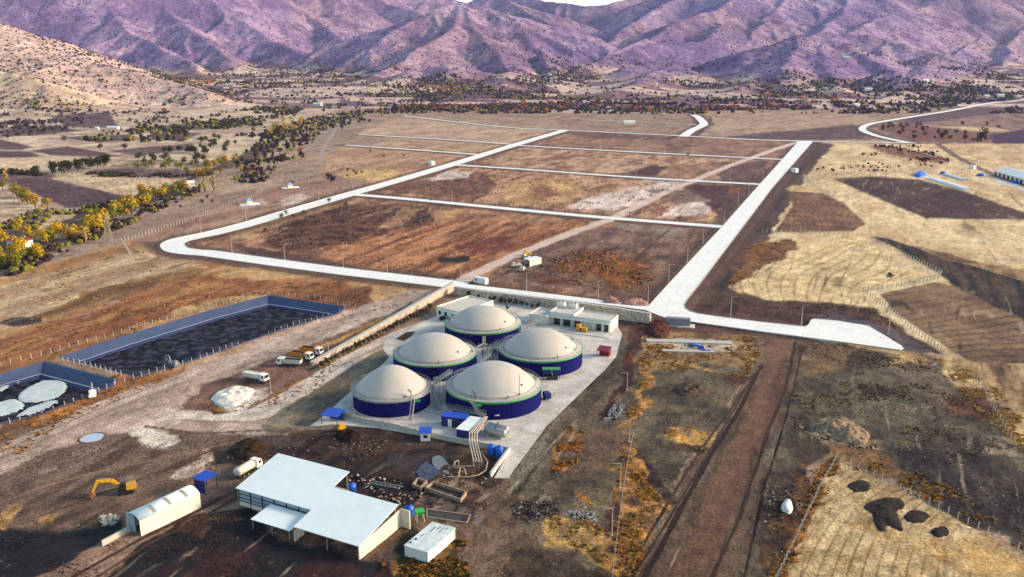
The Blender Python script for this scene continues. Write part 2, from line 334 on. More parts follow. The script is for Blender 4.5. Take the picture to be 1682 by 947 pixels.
# works yard between pad and haul road
pt([(1010,520),(1262,550),(1245,600),(1120,800),(1035,947),(940,1100),(640,1100),(740,947),(830,790),(1000,560)], (120,106,90),(78,68,60),7,1.6,5,.6)
pt([(1062,552),(1100,540),(1245,552),(1250,580),(1228,620),(1170,612),(1060,606)], (178,146,98),(126,94,72),5,1,4,.6)
pt([(1062,525),(1100,536),(1102,548),(1085,556),(1060,552)], (86,48,42),(108,66,56),4,1,4,1)
pt([(1085,520),(1240,535),(1250,552),(1150,546),(1110,545)], (116,80,72),(92,64,60),5)
pt([(1105,555),(1160,555),(1212,565),(1205,575),(1110,578)], (214,198,180),(186,160,136),5,1,3,.2)
pt([(1070,560),(1200,558),(1205,563),(1075,566)], (224,212,198),(200,184,166),6,1,1.5)
pt([(1140,588),(1190,600),(1235,612),(1230,622),(1150,600)], (120,112,106),(80,62,52),4,1,3,.8)
pt([(1110,630),(1150,626),(1165,645),(1125,650)], (84,66,58),(120,104,92),4,1,4,.9)
pt([(1195,622),(1235,620),(1225,632),(1200,632)], (88,54,46),(70,44,40),4,1,2)
pt([(1028,540),(1062,526),(1062,560),(1040,610),(1000,680),(985,690),(1000,640),(1025,590)], (100,66,56),(66,40,36),4,3,4,.9)
pt([(1052,588),(1072,592),(1058,660),(1030,700),(1010,700),(1045,640)], (210,154,80),(116,88,60),3,1,5,.8)
pt([(990,690),(1010,664),(1025,666),(1015,688)], (70,64,66),(150,150,150),2,1,2)
pt([(900,600),(960,560),(1010,560),(985,620),(900,740),(850,800),(835,788),(880,700)], (134,124,114),(112,98,88),7,4,4,.4)
pt([(930,700),(965,705),(950,760),(905,778),(915,740)], (186,128,60),(116,84,62),3,1,4,.8)
pt([(958,620),(1000,610),(960,680),(920,720),(900,740),(905,715)], (100,88,80),(72,60,54),5,3,6,.6)
pt([(920,720),(1000,700),(1040,720),(1000,790),(930,780)], (116,92,80),(90,72,64),6,1,9,.6)
pt([(1035,712),(1052,730),(1062,790),(1095,830),(1075,850),(1040,950),(1008,960),(1005,860),(1020,760)], (196,142,76),(92,70,54),3,1,8,.9)
pt([(1050,740),(1085,780),(1115,825),(1085,830),(1060,800)], (48,34,32),(90,70,62),3,1,4,.9)
pt([(990,835),(1020,820),(1022,870),(1000,875)], (70,44,38),(100,70,60),3,1,4,1)
pt([(845,826),(900,822),(925,842),(880,860),(840,850)], (38,28,30),(100,88,80),2.5,1,4,.9)
pt([(935,838),(975,842),(980,858),(940,852)], (190,186,184),(50,40,40),1.6,1,2,.9)
pt([(905,845),(945,852),(1000,870),(1010,935),(985,925),(960,900),(910,890)], (206,162,92),(140,112,78),3,1,4,.5)
pt([(935,805),(965,815),(965,828),(940,820)], (200,140,60),(140,104,66),3,1,3)
pt([(840,870),(900,885),(960,910),(1000,950),(960,1100),(820,1100),(830,900)], (88,72,60),(64,50,44),4,1,8,.7)
pt([(1090,700),(1130,698),(1175,712),(1170,738),(1130,738),(1100,722)], (206,158,76),(150,130,100),3,1,4,.8)
pt([(1105,725),(1170,735),(1165,742),(1110,738)], (60,42,38),(90,70,60),3,1,3)
# plant surroundings (left yard)
pt([(-300,860),(0,745),(120,690),(290,650),(440,560),(600,500),(720,470),(760,475),(560,590),(520,690),(850,720),(840,800),(740,960),(600,1100),(-300,1100)], (140,112,98),(112,88,78),10,2,4,.4)
pt([(-300,790),(0,690),(150,640),(190,625),(330,600),(300,612),(200,655),(100,695),(-300,840)], (172,120,76),(130,88,60),5,3,4,.7)
pt([(-200,850),(0,745),(90,705),(180,668),(300,640),(420,580),(575,522),(675,482),(740,466),(752,472),(690,500),(600,540),(510,590),(440,600),(330,640),(250,690),(150,700),(60,745),(-200,880)], (196,174,158),(172,146,130),12,6,3,.15)
pt([(420,598),(520,560),(640,510),(735,474),(745,478),(640,540),(560,600),(440,660),(330,680),(300,660),(390,625)], (130,98,88),(110,82,74),9,2,5,.4)
pt([(490,585),(560,555),(640,515),(640,520),(560,562),(500,590)], (200,156,84),(150,110,72),3,3,2,.5)
pt([(280,672),(350,676),(420,668),(560,600),(700,535),(715,545),(640,575),(560,625),(440,686),(400,690),(290,684)], (222,206,190),(204,186,170),12,6,2,.1)
pt([(430,655),(500,612),(505,618),(440,665)], (170,120,66),(110,80,60),3,1,3,.6)
pt([(330,668),(420,650),(440,660),(400,672),(340,680)], (120,86,62),(86,60,50),3,1,3,.6)
pt([(500,700),(430,715),(440,686),(560,625),(624,575),(650,572),(600,640),(545,700)], (140,130,116),(116,104,94),9,5,2.5,.25)
pt([(345,655),(380,634),(420,638),(415,655),(370,670)], (236,226,214),(216,200,184),4,1,3,.5)
pt([(215,715),(250,708),(285,716),(270,735),(230,728)], (220,206,190),(180,160,144),4,1,5,.2)
pt([(120,716),(150,706),(182,712),(180,728),(150,738),(125,732)], (176,140,92),(140,108,80),3,1,3,.4)
pt([(280,785),(330,760),(360,732),(368,742),(340,775),(300,788)], (222,206,190),(190,168,150),4,1,3,.3)
pt([(-300,700),(300,700),(500,700),(420,760),(240,820),(0,880),(-300,960)], (134,112,102),(98,78,72),5,4,30,.35)
pt([(350,735),(420,718),(560,712),(700,724),(730,780),(700,800),(640,830),(560,780),(420,750),(380,765)], (72,54,46),(34,24,22),4,2,7,.7)
pt([(430,715),(560,702),(720,712),(715,735),(560,745),(450,735)], (60,42,36),(88,66,58),4,2,6,.5)
pt([(640,742),(720,748),(720,780),(660,782),(620,760)], (70,60,66),(50,40,44),5,3,5,.1)
pt([(430,716),(500,720),(500,732),(440,732)], (104,90,94),(80,64,62),5,3,4,.1)
pt([(560,780),(650,790),(690,800),(680,840),(640,835),(560,800)], (34,22,22),(58,40,34),3,1,6,.8)
pt([(-300,880),(0,860),(100,868),(180,860),(230,878),(180,910),(80,947),(40,1100),(-300,1100)], (38,26,22),(14,9,7),5,2,8,.7)
pt([(200,900),(300,840),(390,825),(480,880),(640,920),(660,960),(640,1100),(120,1100),(150,950)], (50,34,28),(16,10,8),5,2,9,.7)
pt([(40,960),(120,910),(215,866),(390,815),(395,832),(300,860),(250,885),(160,947),(60,1100),(-40,1100)], (168,140,124),(140,112,98),3,8,4,.2)
pt([(330,825),(395,800),(395,808),(250,880),(235,880)], (96,68,58),(130,104,90),2,8,2,.2)
pt([(300,870),(380,840),(392,850),(330,885)], (110,84,70),(60,42,34),3,2,5,.4)
pt([(10,850),(45,828),(40,850),(15,866)], (206,166,98),(170,130,84),3,1,4,.3)
pt([(70,845),(105,838),(95,858),(75,860)], (190,152,96),(130,100,76),3,1,4,.3)
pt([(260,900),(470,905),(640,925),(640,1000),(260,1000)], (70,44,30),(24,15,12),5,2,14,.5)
pt([(620,925),(660,900),(760,890),(770,960),(640,1000)], (70,62,38),(150,104,56),2.5,1,6,.8)
pt([(640,900),(680,860),(700,880),(690,925),(650,925)], (58,60,34),(38,36,26),2.5,1,4,.8)
pt([(740,830),(790,790),(860,810),(850,880),(820,960),(760,960),(770,880)], (128,106,92),(98,80,70),6,1,6,.5)
pt([(660,790),(720,785),(780,800),(800,830),(760,850),(690,820)], (120,98,84),(64,48,42),3,2,5,.5)
pt([(690,815),(760,830),(790,850),(770,862),(700,850)], (130,116,112),(60,48,48),3,3,4,.3)
pt([(550,695),(700,705),(800,745),(830,790),(800,800),(730,780),(700,730),(560,715)], (96,76,66),(62,46,40),3,1,4,.6)
pt([(-40,752),(0,730),(100,690),(190,650),(290,612),(420,565),(560,515),(690,469),(742,463),(752,470),(700,487),(600,528),(500,568),(440,588),(340,620),(275,650),(285,672),(420,690),(500,700),(470,714),(380,712),(280,706),(180,714),(100,735),(0,782),(-40,800)], (208,188,174),(178,154,140),9,7,4,.12,0,22,.5)
pt([(430,598),(500,570),(600,532),(700,490),(735,476),(744,480),(640,538),(560,592),(440,655),(350,668),(300,660),(330,632)], (138,106,96),(112,84,78),8,2,4,.3,0,22,.5)
pt([(490,585),(560,552),(640,514),(640,519),(560,560),(500,590)], (206,164,96),(150,110,72),3,3,2,.4)
pt([(440,650),(500,612),(506,617),(446,660),(380,668),(340,668),(350,660)], (176,126,72),(110,80,60),3,1,3,.5)
pt([(285,679),(350,680),(410,672),(450,652),(560,586),(640,547),(715,520),(718,528),(650,553),(560,599),(455,668),(410,687),(350,691),(290,687)], (230,216,204),(212,196,184),12,6,1.5,.05,0,22,.3)
pt([(650,573),(622,573),(560,612),(456,674),(425,700),(440,716),(520,706),(545,690),(600,638)], (142,132,118),(108,98,88),8,5,2.5,.2,0,22,.5)
pt([(222,716),(252,709),(285,716),(272,733),(236,729)], (236,224,210),(196,178,162),4,1,5,.2)
pt([(282,784),(328,758),(352,734),(366,738),(342,772),(302,788)], (226,208,194),(176,150,134),3,1,4,.3)
pt([(64,775),(110,764),(118,767),(80,779)], (206,190,178),(150,124,112),4,1,3,.2)
pt([(340,656),(352,648),(378,634),(420,638),(432,645),(420,660),(380,672),(355,668)], (236,226,214),(196,176,160),3,1,5,.3)
# haul-road dirt track through the plots
TRACKS = [([(745,466),(840,421),(942,381),(1006,358),(1096,314),(1198,272),(1270,246),(1312,232)], 7.5, (226,202,188)),
          ([(1250,600),(1215,672),(1165,752),(1120,832),(1060,947),(1000,1060)], 1.3, (50,34,30)),
          ([(1306,560),(1290,640),(1262,706),(1235,790),(1210,860),(1170,947),(1120,1060)], .9, (66,46,40)),
          ([(1318,566),(1304,640),(1280,720),(1250,820),(1222,947)], .6, (62,44,38)),
          ([(1240,612),(1190,700),(1130,800),(1075,890),(1040,947)], .6, (70,50,42)),
          ([(120,947),(226,888),(330,836),(392,804)], 1.1, (72,50,42)), ([(140,960),(240,895),(345,842),(394,815)], .9, (84,60,50)),
          ([(0,742),(110,694),(200,655),(300,618)], .8, (150,126,112)), ([(0,752),(120,702),(210,662),(310,625)], .8, (150,126,112)),
          ([(300,690),(420,694),(520,704)], .9, (160,136,120)), ([(240,700),(330,712),(430,706),(560,712)], 1.0, (110,86,74)),
          ([(60,800),(180,770),(300,745),(400,722)], .8, (150,122,106)), ([(80,830),(200,800),(330,752)], .7, (84,62,54)), ([(60,850),(220,790),(360,735)], .7, (84,62,54)),
          ([(1250,600),(1222,640),(1150,740),(1070,870),(1020,960)], .7, (78,54,50)),
          ([(600,187),(560,195),(545,222),(530,246),(524,268)], 5, (176,158,146)),
          ([(1540,236),(1570,256),(1600,272),(1640,290),(1700,310)], 7, (130,104,96)),
          ([(1320,286),(1330,300),(1350,312),(1362,318)], 3, (176,156,140))]
ROADS = {}   # name -> centre line (survey coords), width m
ROADS['long_road'] = ([(928,213.5),(838,240),(750,267.5),(640,300),(573,319),(490,343),(420,364),(360,380),(318,389),(296,394),(285,399),(284,404),(292,410),(318,414),(345,416),(420,426.5),(467,433),(560,445),(636,454),(720,464),(760,469)], 13.5)
ROADS['plot_road_first'] = ([(566,318),(676,327),(850,344),(993,357),(1186,372)], 9.0)
ROADS['plot_road_second'] = ([(738,270),(850,277),(1045,291),(1250,302.5)], 7.5)
ROADS['plot_road_third'] = ([(850,238.5),(1039,249),(1241,259.4),(1286,261.5)], 7.5)
ROADS['plot_road_west'] = ([(568,238),(680,245.5),(784,253.5)], 7.5)
ROADS['plot_road_northwest'] = ([(589,220.5),(720,228),(845,237)], 7.5)
ROADS['far_road'] = ([(663,190),(760,201),(850,210),(929,213.5),(1116,222.5),(1270,230),(1482,234),(1495,234)], 7.5)
ROADS['north_road'] = ([(937,182),(1006,184),(1098,186)], 5.0)
ROADS['north_plot_road'] = ([(955,196.5),(1060,200.5),(1144,204.5)], 5.0)
ROADS['upper_right_road'] = ([(1700,161),(1623,170),(1559,181.6),(1502,190.7),(1456,198.2),(1430,203),(1418,208),(1418,214),(1436,221.5),(1462,228),(1492,234)], 10)
ROADS['curved_road'] = ([(1122,224),(1136,214),(1151,207),(1156,203),(1152,197),(1145,191),(1139,188.5)], 13)
ROADS['plant_road'] = ([(740,467),(860,481),(985,496),(1070,507)], 6.5)
ROADW = {k: ([tuple(P(*p))[:2] for p in v[0]], v[1]) for k, v in ROADS.items()}
ROADW['main_road'] = ([tuple(P(1097,500))[:2], tuple(P(1323,232))[:2]], 16)
ROADW['lower_right_road'] = ([tuple(P(1100,515))[:2], tuple(P(1330,545))[:2]], 12)
PONDS = [[(99,589),(200,556),(340,514),(440,488),(567,507),(554,517),(470,541),(330,590),(225,622)],
         [(-120,660),(0,618),(72,598),(190,628),(185,636),(150,652),(60,686),(0,698),(-120,740)]]
PONDW = [[tuple(P(*p))[:2] for p in q] for q in PONDS]

FLAT = [[(716,519),(725,508),(765,480),(800,492),(880,503),(1008,528),(1022,548),(1012,585),(994,606),(897,700),(842,774),(836,786),(812,785),(836,743),(770,731),(700,717),(620,703),(545,697),(507,701),(523,690),(583,637),(640,588),(628,572),(632,560)],
        [(1056,507),(1066,500),(1313,231),(1336,231),(1130,490),(1130,508),(1200,521),(1330,536),(1334,523),(1434,535),(1486,572),(1478,577),(1140,532),(1080,520)]]
def land(x, y):
    n = x.size
    px, py = Qa(x, y)
    s = np.clip((py - 85) / 550.0, .05, 3)
    wx = (fbm(x, y, 9, 3, 91) - .5); wy = (fbm(x, y, 9, 3, 95) - .5)
    wX = (fbm(x, y, 45, 3, 97) - .5); wY = (fbm(x, y, 45, 3, 99) - .5)
    col = np.empty((n, 3)); f = fbm(x, y, 60, 5, 1)[:, None]
    col[:] = np.array(A(190,160,130)) * f + np.array(A(140,112,104)) * (1 - f)
    rough = np.full(n, .25); 
    al = x * RD[0] + y * RD[1]; ac = x * RD[1] - y * RD[0]
    for poly, ca, cb, ns, st, soft, ro, fur, fdir, warp, seed in PATCH:
        xs = [p[0] for p in poly]; ys = [p[1] for p in poly]; mg = soft * 3 + 12
        idx = np.nonzero((px > min(xs) - mg) & (px < max(xs) + mg) & (py > min(ys) - mg) & (py < max(ys) + mg))[0]
        if idx.size == 0: continue
        ss = s[idx]; k = warp * min(2.2, soft / 2.5)
        qx = px[idx] + (wx[idx] * 26 + wX[idx] * 26) * ss * k * (.35 if (fur or ca in (M1, C1_)) else 1); qy = py[idx] + (wy[idx] * 9 + wY[idx] * 8) * ss * k * (.35 if (fur or ca in (M1, C1_)) else 1)
        sd = poly_sd(qx, qy, poly)
        m = sstep(-soft * .7, soft * .7, sd)
        u = al[idx] / st; v = ac[idx]
        g = fbm(u, v, ns, 5, seed + 11, .62)
        g = sstep(.30, .70, g)
        if fur:
            a_ = math.radians(fdir); pu = x[idx] * math.cos(a_) - y[idx] * math.sin(a_)
            bend = 26 * (fbm(x[idx], y[idx], 120, 2, seed + 77) - .5) * 2
            fr = 1 - np.exp(-(np.sin((pu + bend) * math.pi / fur) / .28) ** 2)
            g = np.clip(g - .95 * (1 - fr) * sstep(.35, .6, fbm(x[idx], y[idx], 25, 3, seed + 5)), -.5, 1)
        c = np.array(A(*ca)) * g[:, None] + np.array(A(*cb)) * (1 - g[:, None])
        col[idx] = col[idx] * (1 - m[:, None]) + np.maximum(c, .012) * m[:, None]
        if fur: col[idx] *= (1 - .34 * (1 - fr) * m * sstep(.3, .55, fbm(x[idx], y[idx], 30, 3, seed + 6)))[:, None]
        rough[idx] = rough[idx] * (1 - m) + ro * m
    # mottling everywhere
    far_ = sstep(600, 1800, y)
    mo = fbm(x, y, 3.2, 4, 200, .65); mo2 = fbm(al / 3, ac, 11, 4, 210)
    mo3 = fbm(al / 2.2, ac, 1.5, 3, 230, .7)
    kk = np.clip(-.08 + .86 * mo + .52 * mo2 + .78 * mo3, .25, 1.9)
    col *= kk[:, None]
    # ruts, scrape lines and erosion gullies
    gate = sstep(.42, .6, fbm(x, y, 40, 3, 240)) * (rough > .12)
    r1 = sstep(.86, .95, ridged(al / 7, ac, 9, 2, 242)) * gate
    r2 = sstep(.88, .96, ridged(x + 9 * mo, y + 9 * mo2, 24, 3, 246)) * sstep(.4, .6, fbm(x, y, 70, 2, 248)) * (rough > .3)
    r3 = sstep(.88, .96, ridged(al / 9, ac + 4 * mo2, 6, 2, 252)) * sstep(.45, .6, fbm(x, y, 55, 3, 254)) * (rough > .12)
    col *= (1 - .55 * r1)[:, None] * (1 - .5 * r2)[:, None]
    col += (r3 * .45)[:, None] * (np.array(A(200, 176, 156)) - col)
    # small scrub and stones as spots
    sp = vnoise(x / 1.3, y / 1.3, 300); sp2 = fbm(x, y, 30, 3, 310)
    spot = (sp > .93) & (sp2 > .5)
    col[spot] = col[spot] * .55
    st_ = (vnoise(x / .9, y / .9, 320) > .965) & (fbm(x, y, 22, 3, 330) > .52) & (rough > .35)
    col[st_] = np.minimum(col[st_] * 2.4 + .06, .6)
    # earth margins beside the concrete roads, dirt tracks, wheel ruts
    ed = np.full(n, 1e9)
    for k, (pts, wd) in ROADW.items():
        xa = [p[0] for p in pts]; ya = [p[1] for p in pts]
        idx = np.nonzero((x > min(xa) - 40) & (x < max(xa) + 40) & (y > min(ya) - 40) & (y < max(ya) + 40))[0]
        if idx.size == 0: continue
        d = line_d(x[idx], y[idx], pts) - wd / 2
        ed[idx] = np.minimum(ed[idx], d)
    for (k0, k1), (m0, m1) in ((((7, 16)), (.75, .2)),):
        m = (1 - sstep(4.5, 12, ed + (fbm(x, y, 12, 3, 400) - .5) * 9)) * .82
    m = m * (py < 560)
    margin = np.array(A(92,68,64)) * (0.8 + .5 * mo)[:, None]
    col = col * (1 - m[:, None]) + margin * m[:, None]
    for pts, wd, c in TRACKS:
        wpts = [tuple(P(*p))[:2] for p in pts]
        d = line_d(x, y, wpts)
        m = (1 - sstep(wd * .45, wd * .62, d + (fbm(x, y, 8, 3, 410) - .5) * min(2, wd * .6)))
        cc = np.array(A(*c)) * (.8 + .35 * mo)[:, None]
        col = col * (1 - m[:, None]) + cc * m[:, None]; rough = rough * (1 - m) + .03 * m
    rough = np.where(ed < 3.5, rough * sstep(.0, 3.5, ed), rough)
    for q in FLAT:
        bb = np.nonzero((px > min(p[0] for p in q) - 9) & (px < max(p[0] for p in q) + 9) & (py > min(p[1] for p in q) - 9) & (py < max(p[1] for p in q) + 9))[0]
        rough[bb] *= sstep(0, 5, -poly_sd(px[bb], py[bb], q))
    lu = col[:, :1] * .5 + col[:, 1:2] * .5; wb = sstep(.06, .34, lu)
    col = col * np.concatenate([1 - 0 * wb, .985 + .0 * wb, .85 + .15 * wb], 1)
    return col, rough, ed

def relief(x, y, rough, ed):
    z = rough * ((fbm(x, y, 9, 4, 500) - .5) * 1.5 + (ridged(x, y, 4.5, 3, 520) - .55) * .55)
    # banks beside the roads
    z += np.where((ed > 0) & (ed < 14), -.5 * sstep(1.5, 4, ed) * (1 - sstep(6, 12, ed)), 0)
    for q in PONDW:
        cx_ = sum(p[0] for p in q) / len(q); cy_ = sum(p[1] for p in q) / len(q)
        idx = np.nonzero((np.abs(x - cx_) < 150) & (np.abs(y - cy_) < 150))[0]
        sd = poly_sd(x[idx], y[idx], q)
        z[idx] = z[idx] * (1 - sstep(-2, 1, sd)) - 9 * sstep(.2, 2.4, sd) + 1.0 * sstep(-5, -.8, sd) * (1 - sstep(-.8, 0.0, sd))
    return z

def grid_mesh(name, X, Y, Z, C, mat, R=None):
    nr, nc = X.shape
    me = bpy.data.meshes.new(name)
    co = np.stack([X, Y, Z], -1).reshape(-1, 3).astype(np.float32)
    i = np.arange(nr * nc, dtype=np.int32).reshape(nr, nc)
    q = np.stack([i[:-1, :-1], i[:-1, 1:], i[1:, 1:], i[1:, :-1]], -1).reshape(-1)
    nf = q.size // 4
    me.vertices.add(nr * nc); me.vertices.foreach_set('co', co.ravel())
    me.loops.add(q.size); me.loops.foreach_set('vertex_index', q)
    me.polygons.add(nf); me.polygons.foreach_set('loop_start', np.arange(0, q.size, 4, dtype=np.int32))
    me.update(calc_edges=True)
    me.polygons.foreach_set('use_smooth', np.ones(nf, bool))
    at = me.attributes.new('cover', 'FLOAT_COLOR', 'POINT')
    cc = np.ones((nr * nc, 4), np.float32); cc[:, :3] = C.reshape(-1, 3); at.data.foreach_set('color', cc.ravel())
    me.materials.append(mat)
    ob = bpy.data.objects.new(name, me); S.collection.objects.link(ob)
    return ob

def ground_mat(name, s1, s2, bump, bdist, var=.5):
    m = bpy.data.materials.new(name); m.use_nodes = True; N = m.node_tree.nodes; L = m.node_tree.links
    b = N['Principled BSDF']; b.inputs['Roughness'].default_value = .95; b.inputs['Specular IOR Level'].default_value = .15
    at = N.new('ShaderNodeAttribute'); at.attribute_name = 'cover'
    tc = N.new('ShaderNodeTexCoord')
    n1 = N.new('ShaderNodeTexNoise'); n1.inputs['Scale'].default_value = s1; n1.inputs['Detail'].default_value = 9; n1.inputs['Roughness'].default_value = .68
    n2 = N.new('ShaderNodeTexNoise'); n2.inputs['Scale'].default_value = s2; n2.inputs['Detail'].default_value = 6
    L.new(tc.outputs['Object'], n1.inputs['Vector']); L.new(tc.outputs['Object'], n2.inputs['Vector'])
    r = N.new('ShaderNodeMapRange'); r.inputs['From Min'].default_value = .3; r.inputs['From Max'].default_value = .7
    r.inputs['To Min'].default_value = 1 - var; r.inputs['To Max'].default_value = 1 + var
    L.new(n1.outputs['Fac'], r.inputs['Value'])
    r2 = N.new('ShaderNodeMapRange'); r2.inputs['From Min'].default_value = .3; r2.inputs['From Max'].default_value = .7
    r2.inputs['To Min'].default_value = .88; r2.inputs['To Max'].default_value = 1.12
    L.new(n2.outputs['Fac'], r2.inputs['Value'])
    mu = N.new('ShaderNodeMath'); mu.operation = 'MULTIPLY'; L.new(r.outputs[0], mu.inputs[0]); L.new(r2.outputs[0], mu.inputs[1])
    vm = N.new('ShaderNodeVectorMath'); vm.operation = 'SCALE'; L.new(at.outputs['Color'], vm.inputs[0]); L.new(mu.outputs[0], vm.inputs['Scale'])
    L.new(vm.outputs[0], b.inputs['Base Color'])
    bp = N.new('ShaderNodeBump'); bp.inputs['Strength'].default_value = bump; bp.inputs['Distance'].default_value = bdist
    L.new(n1.outputs['Fac'], bp.inputs['Height']); L.new(bp.outputs[0], b.inputs['Normal'])
    return m

GM = ground_mat('earth', 1.2, .06, 1.0, .6, .62)
HM = ground_mat('hill_earth_hazed', .05, .004, 1., 12, .40)
def speckle(m, scale, thr, dark):
    N = m.node_tree.nodes; L = m.node_tree.links; b = N['Principled BSDF']; src = b.inputs['Base Color'].links[0].from_socket
    tc = N.new('ShaderNodeTexCoord'); v = N.new('ShaderNodeTexVoronoi'); v.inputs['Scale'].default_value = scale; L.new(tc.outputs['Object'], v.inputs['Vector'])
    n = N.new('ShaderNodeTexNoise'); n.inputs['Scale'].default_value = scale * .06; n.inputs['Detail'].default_value = 3; L.new(tc.outputs['Object'], n.inputs['Vector'])
    a = N.new('ShaderNodeMath'); a.operation = 'MULTIPLY'; L.new(n.outputs['Fac'], a.inputs[0]); a.inputs[1].default_value = thr * 2
    c = N.new('ShaderNodeMath'); c.operation = 'LESS_THAN'; L.new(v.outputs['Distance'], c.inputs[0]); L.new(a.outputs[0], c.inputs[1])
    x = N.new('ShaderNodeMix'); x.data_type = 'RGBA'; x.inputs[7].default_value = (*dark, 1); L.new(c.outputs[0], x.inputs[0]); L.new(src, x.inputs[6]); L.new(x.outputs[2], b.inputs['Base Color'])
speckle(HM, .085, .22, A(84, 62, 84))
D1 = 1790.0
# near land: cells shrink towards the viewer side of the valley
yy = np.concatenate([1 / np.linspace(1 / 104.0, 1 / 900., 640), 1 / np.linspace(1 / 903., 1 / D1, 300)])
tx = np.linspace(-1.0, 1.0, 1600)
Yg = np.repeat(yy[:, None], tx.size, 1); Xg = Yg * 1.035 * tx[None, :]
xf = Xg.ravel(); yf = Yg.ravel()
col, rough, ed = land(xf, yf)
zf = relief(xf, yf, rough, ed) + mount(xf, yf)
ZN = zf.reshape(Xg.shape); YN = yy; TXN = tx
g = grid_mesh('ground', Xg, Yg, ZN, col, GM); g['kind'] = 'structure'
# far land and mountains
yy = np.concatenate([1 / np.linspace(1 / D1, 1 / 4400.0, 380), np.linspace(4410, 7600, 230)])
tx = np.linspace(-1.0, 1.0, 1350)
Yg = np.repeat(yy[:, None], tx.size, 1); Xg = Yg * 1.035 * tx[None, :]
xf = Xg.ravel(); yf = Yg.ravel(); zf = mount(xf, yf); ZF = zf.reshape(Xg.shape); YF = yy; TXF = tx
base = valley(xf, yf); up = np.clip((zf - base) / 120, 0, 1)
f1 = fbm(xf, yf, 240, 5, 601); f2 = fbm(xf, yf, 45, 4, 611); f3 = fbm(xf, yf, 700, 3, 621)
low = np.array(A(220,186,176)) * sstep(.35, .62, f2)[:, None] + np.array(A(136,100,112)) * (1 - sstep(.35, .62, f2))[:, None]
hi = np.array(A(184,154,184)) * sstep(.38, .66, f1 * .6 + f2 * .4)[:, None] + np.array(A(130,104,150)) * (1 - sstep(.38, .66, f1 * .6 + f2 * .4))[:, None]  # mauve slopes, tinted bluer so the colour carries part of the distance haze
hm = sstep(.4, .62, fbm(xf, yf, 900, 3, 625))[:, None]; hi = hi * (1 - .55 * hm) + hi * .55 * hm * np.array((1.04, .96, .70))
tan = np.array(A(226,192,180)); nearhill = ((xf < -350) & (yf < 2400)).astype(float)
tm = np.clip(nearhill * (.72 + .28 * sstep(.3, .6, f2 + .08)) + sstep(.56, .66, f3) * sstep(.5, .6, f2) * .8 * (yf < 3400), 0, 1)
hi = hi * (1 - tm[:, None]) + tan * tm[:, None]
upm = sstep(.03, .25, up)[:, None]
colh = low * (1 - upm) + hi * upm
# terraced field strips on the valley floor
strip = np.sin((yf + .15 * xf + 60 * (fbm(xf, yf, 300, 3, 640) - .5)) * 2 * math.pi / 95) > -.1
cell = vnoise(np.floor(xf / 120 + 3 * fbm(xf, yf, 200, 2, 650)), np.floor((yf + .15 * xf) / 95), 660)
fm = (1 - upm[:, 0]) * .75
fc = np.where((cell > .52)[:, None], np.array(A(232,204,186)), np.array(A(122,88,98)))
colh = colh * (1 - fm[:, None]) + fc * fm[:, None]
colh *= np.clip(.3 + .9 * fbm(xf, yf, 14, 4, 670, .7) + .5 * fbm(xf, yf, 60, 4, 672, .65), .35, 1.8)[:, None]
spot = (vnoise(xf / 7, yf / 7, 680) > .86) & (f1 > .42)
colh[spot] *= .6
hobj = grid_mesh('hills', Xg, Yg, zf.reshape(Xg.shape), colh, HM); hobj['kind'] = 'structure'

def hts(x, y):
    """height of the built land under map points (bilinear)"""
    x = np.atleast_1d(np.asarray(x, float)); y = np.atleast_1d(np.asarray(y, float)); out = np.zeros(x.shape)
    t = x / (y * 1.035)
    for near in (True, False):
        k = (y < D1) if near else (y >= D1)
        if not k.any(): continue
        Z, TX = (ZN, TXN) if near else (ZF, TXF)
        c = np.clip((t[k] - TX[0]) / (TX[1] - TX[0]), 0, TX.size - 1.001)
        r = np.interp(y[k], YN if near else YF, np.arange((YN if near else YF).size))
        r = np.clip(r, 0, Z.shape[0] - 1.001)
        r0 = r.astype(int); c0 = c.astype(int); fr = r - r0; fc = c - c0
        out[k] = (Z[r0, c0] * (1 - fr) * (1 - fc) + Z[r0 + 1, c0] * fr * (1 - fc) + Z[r0, c0 + 1] * (1 - fr) * fc + Z[r0 + 1, c0 + 1] * fr * fc)
    return out
def ht(x, y): return float(hts(x, y)[0])

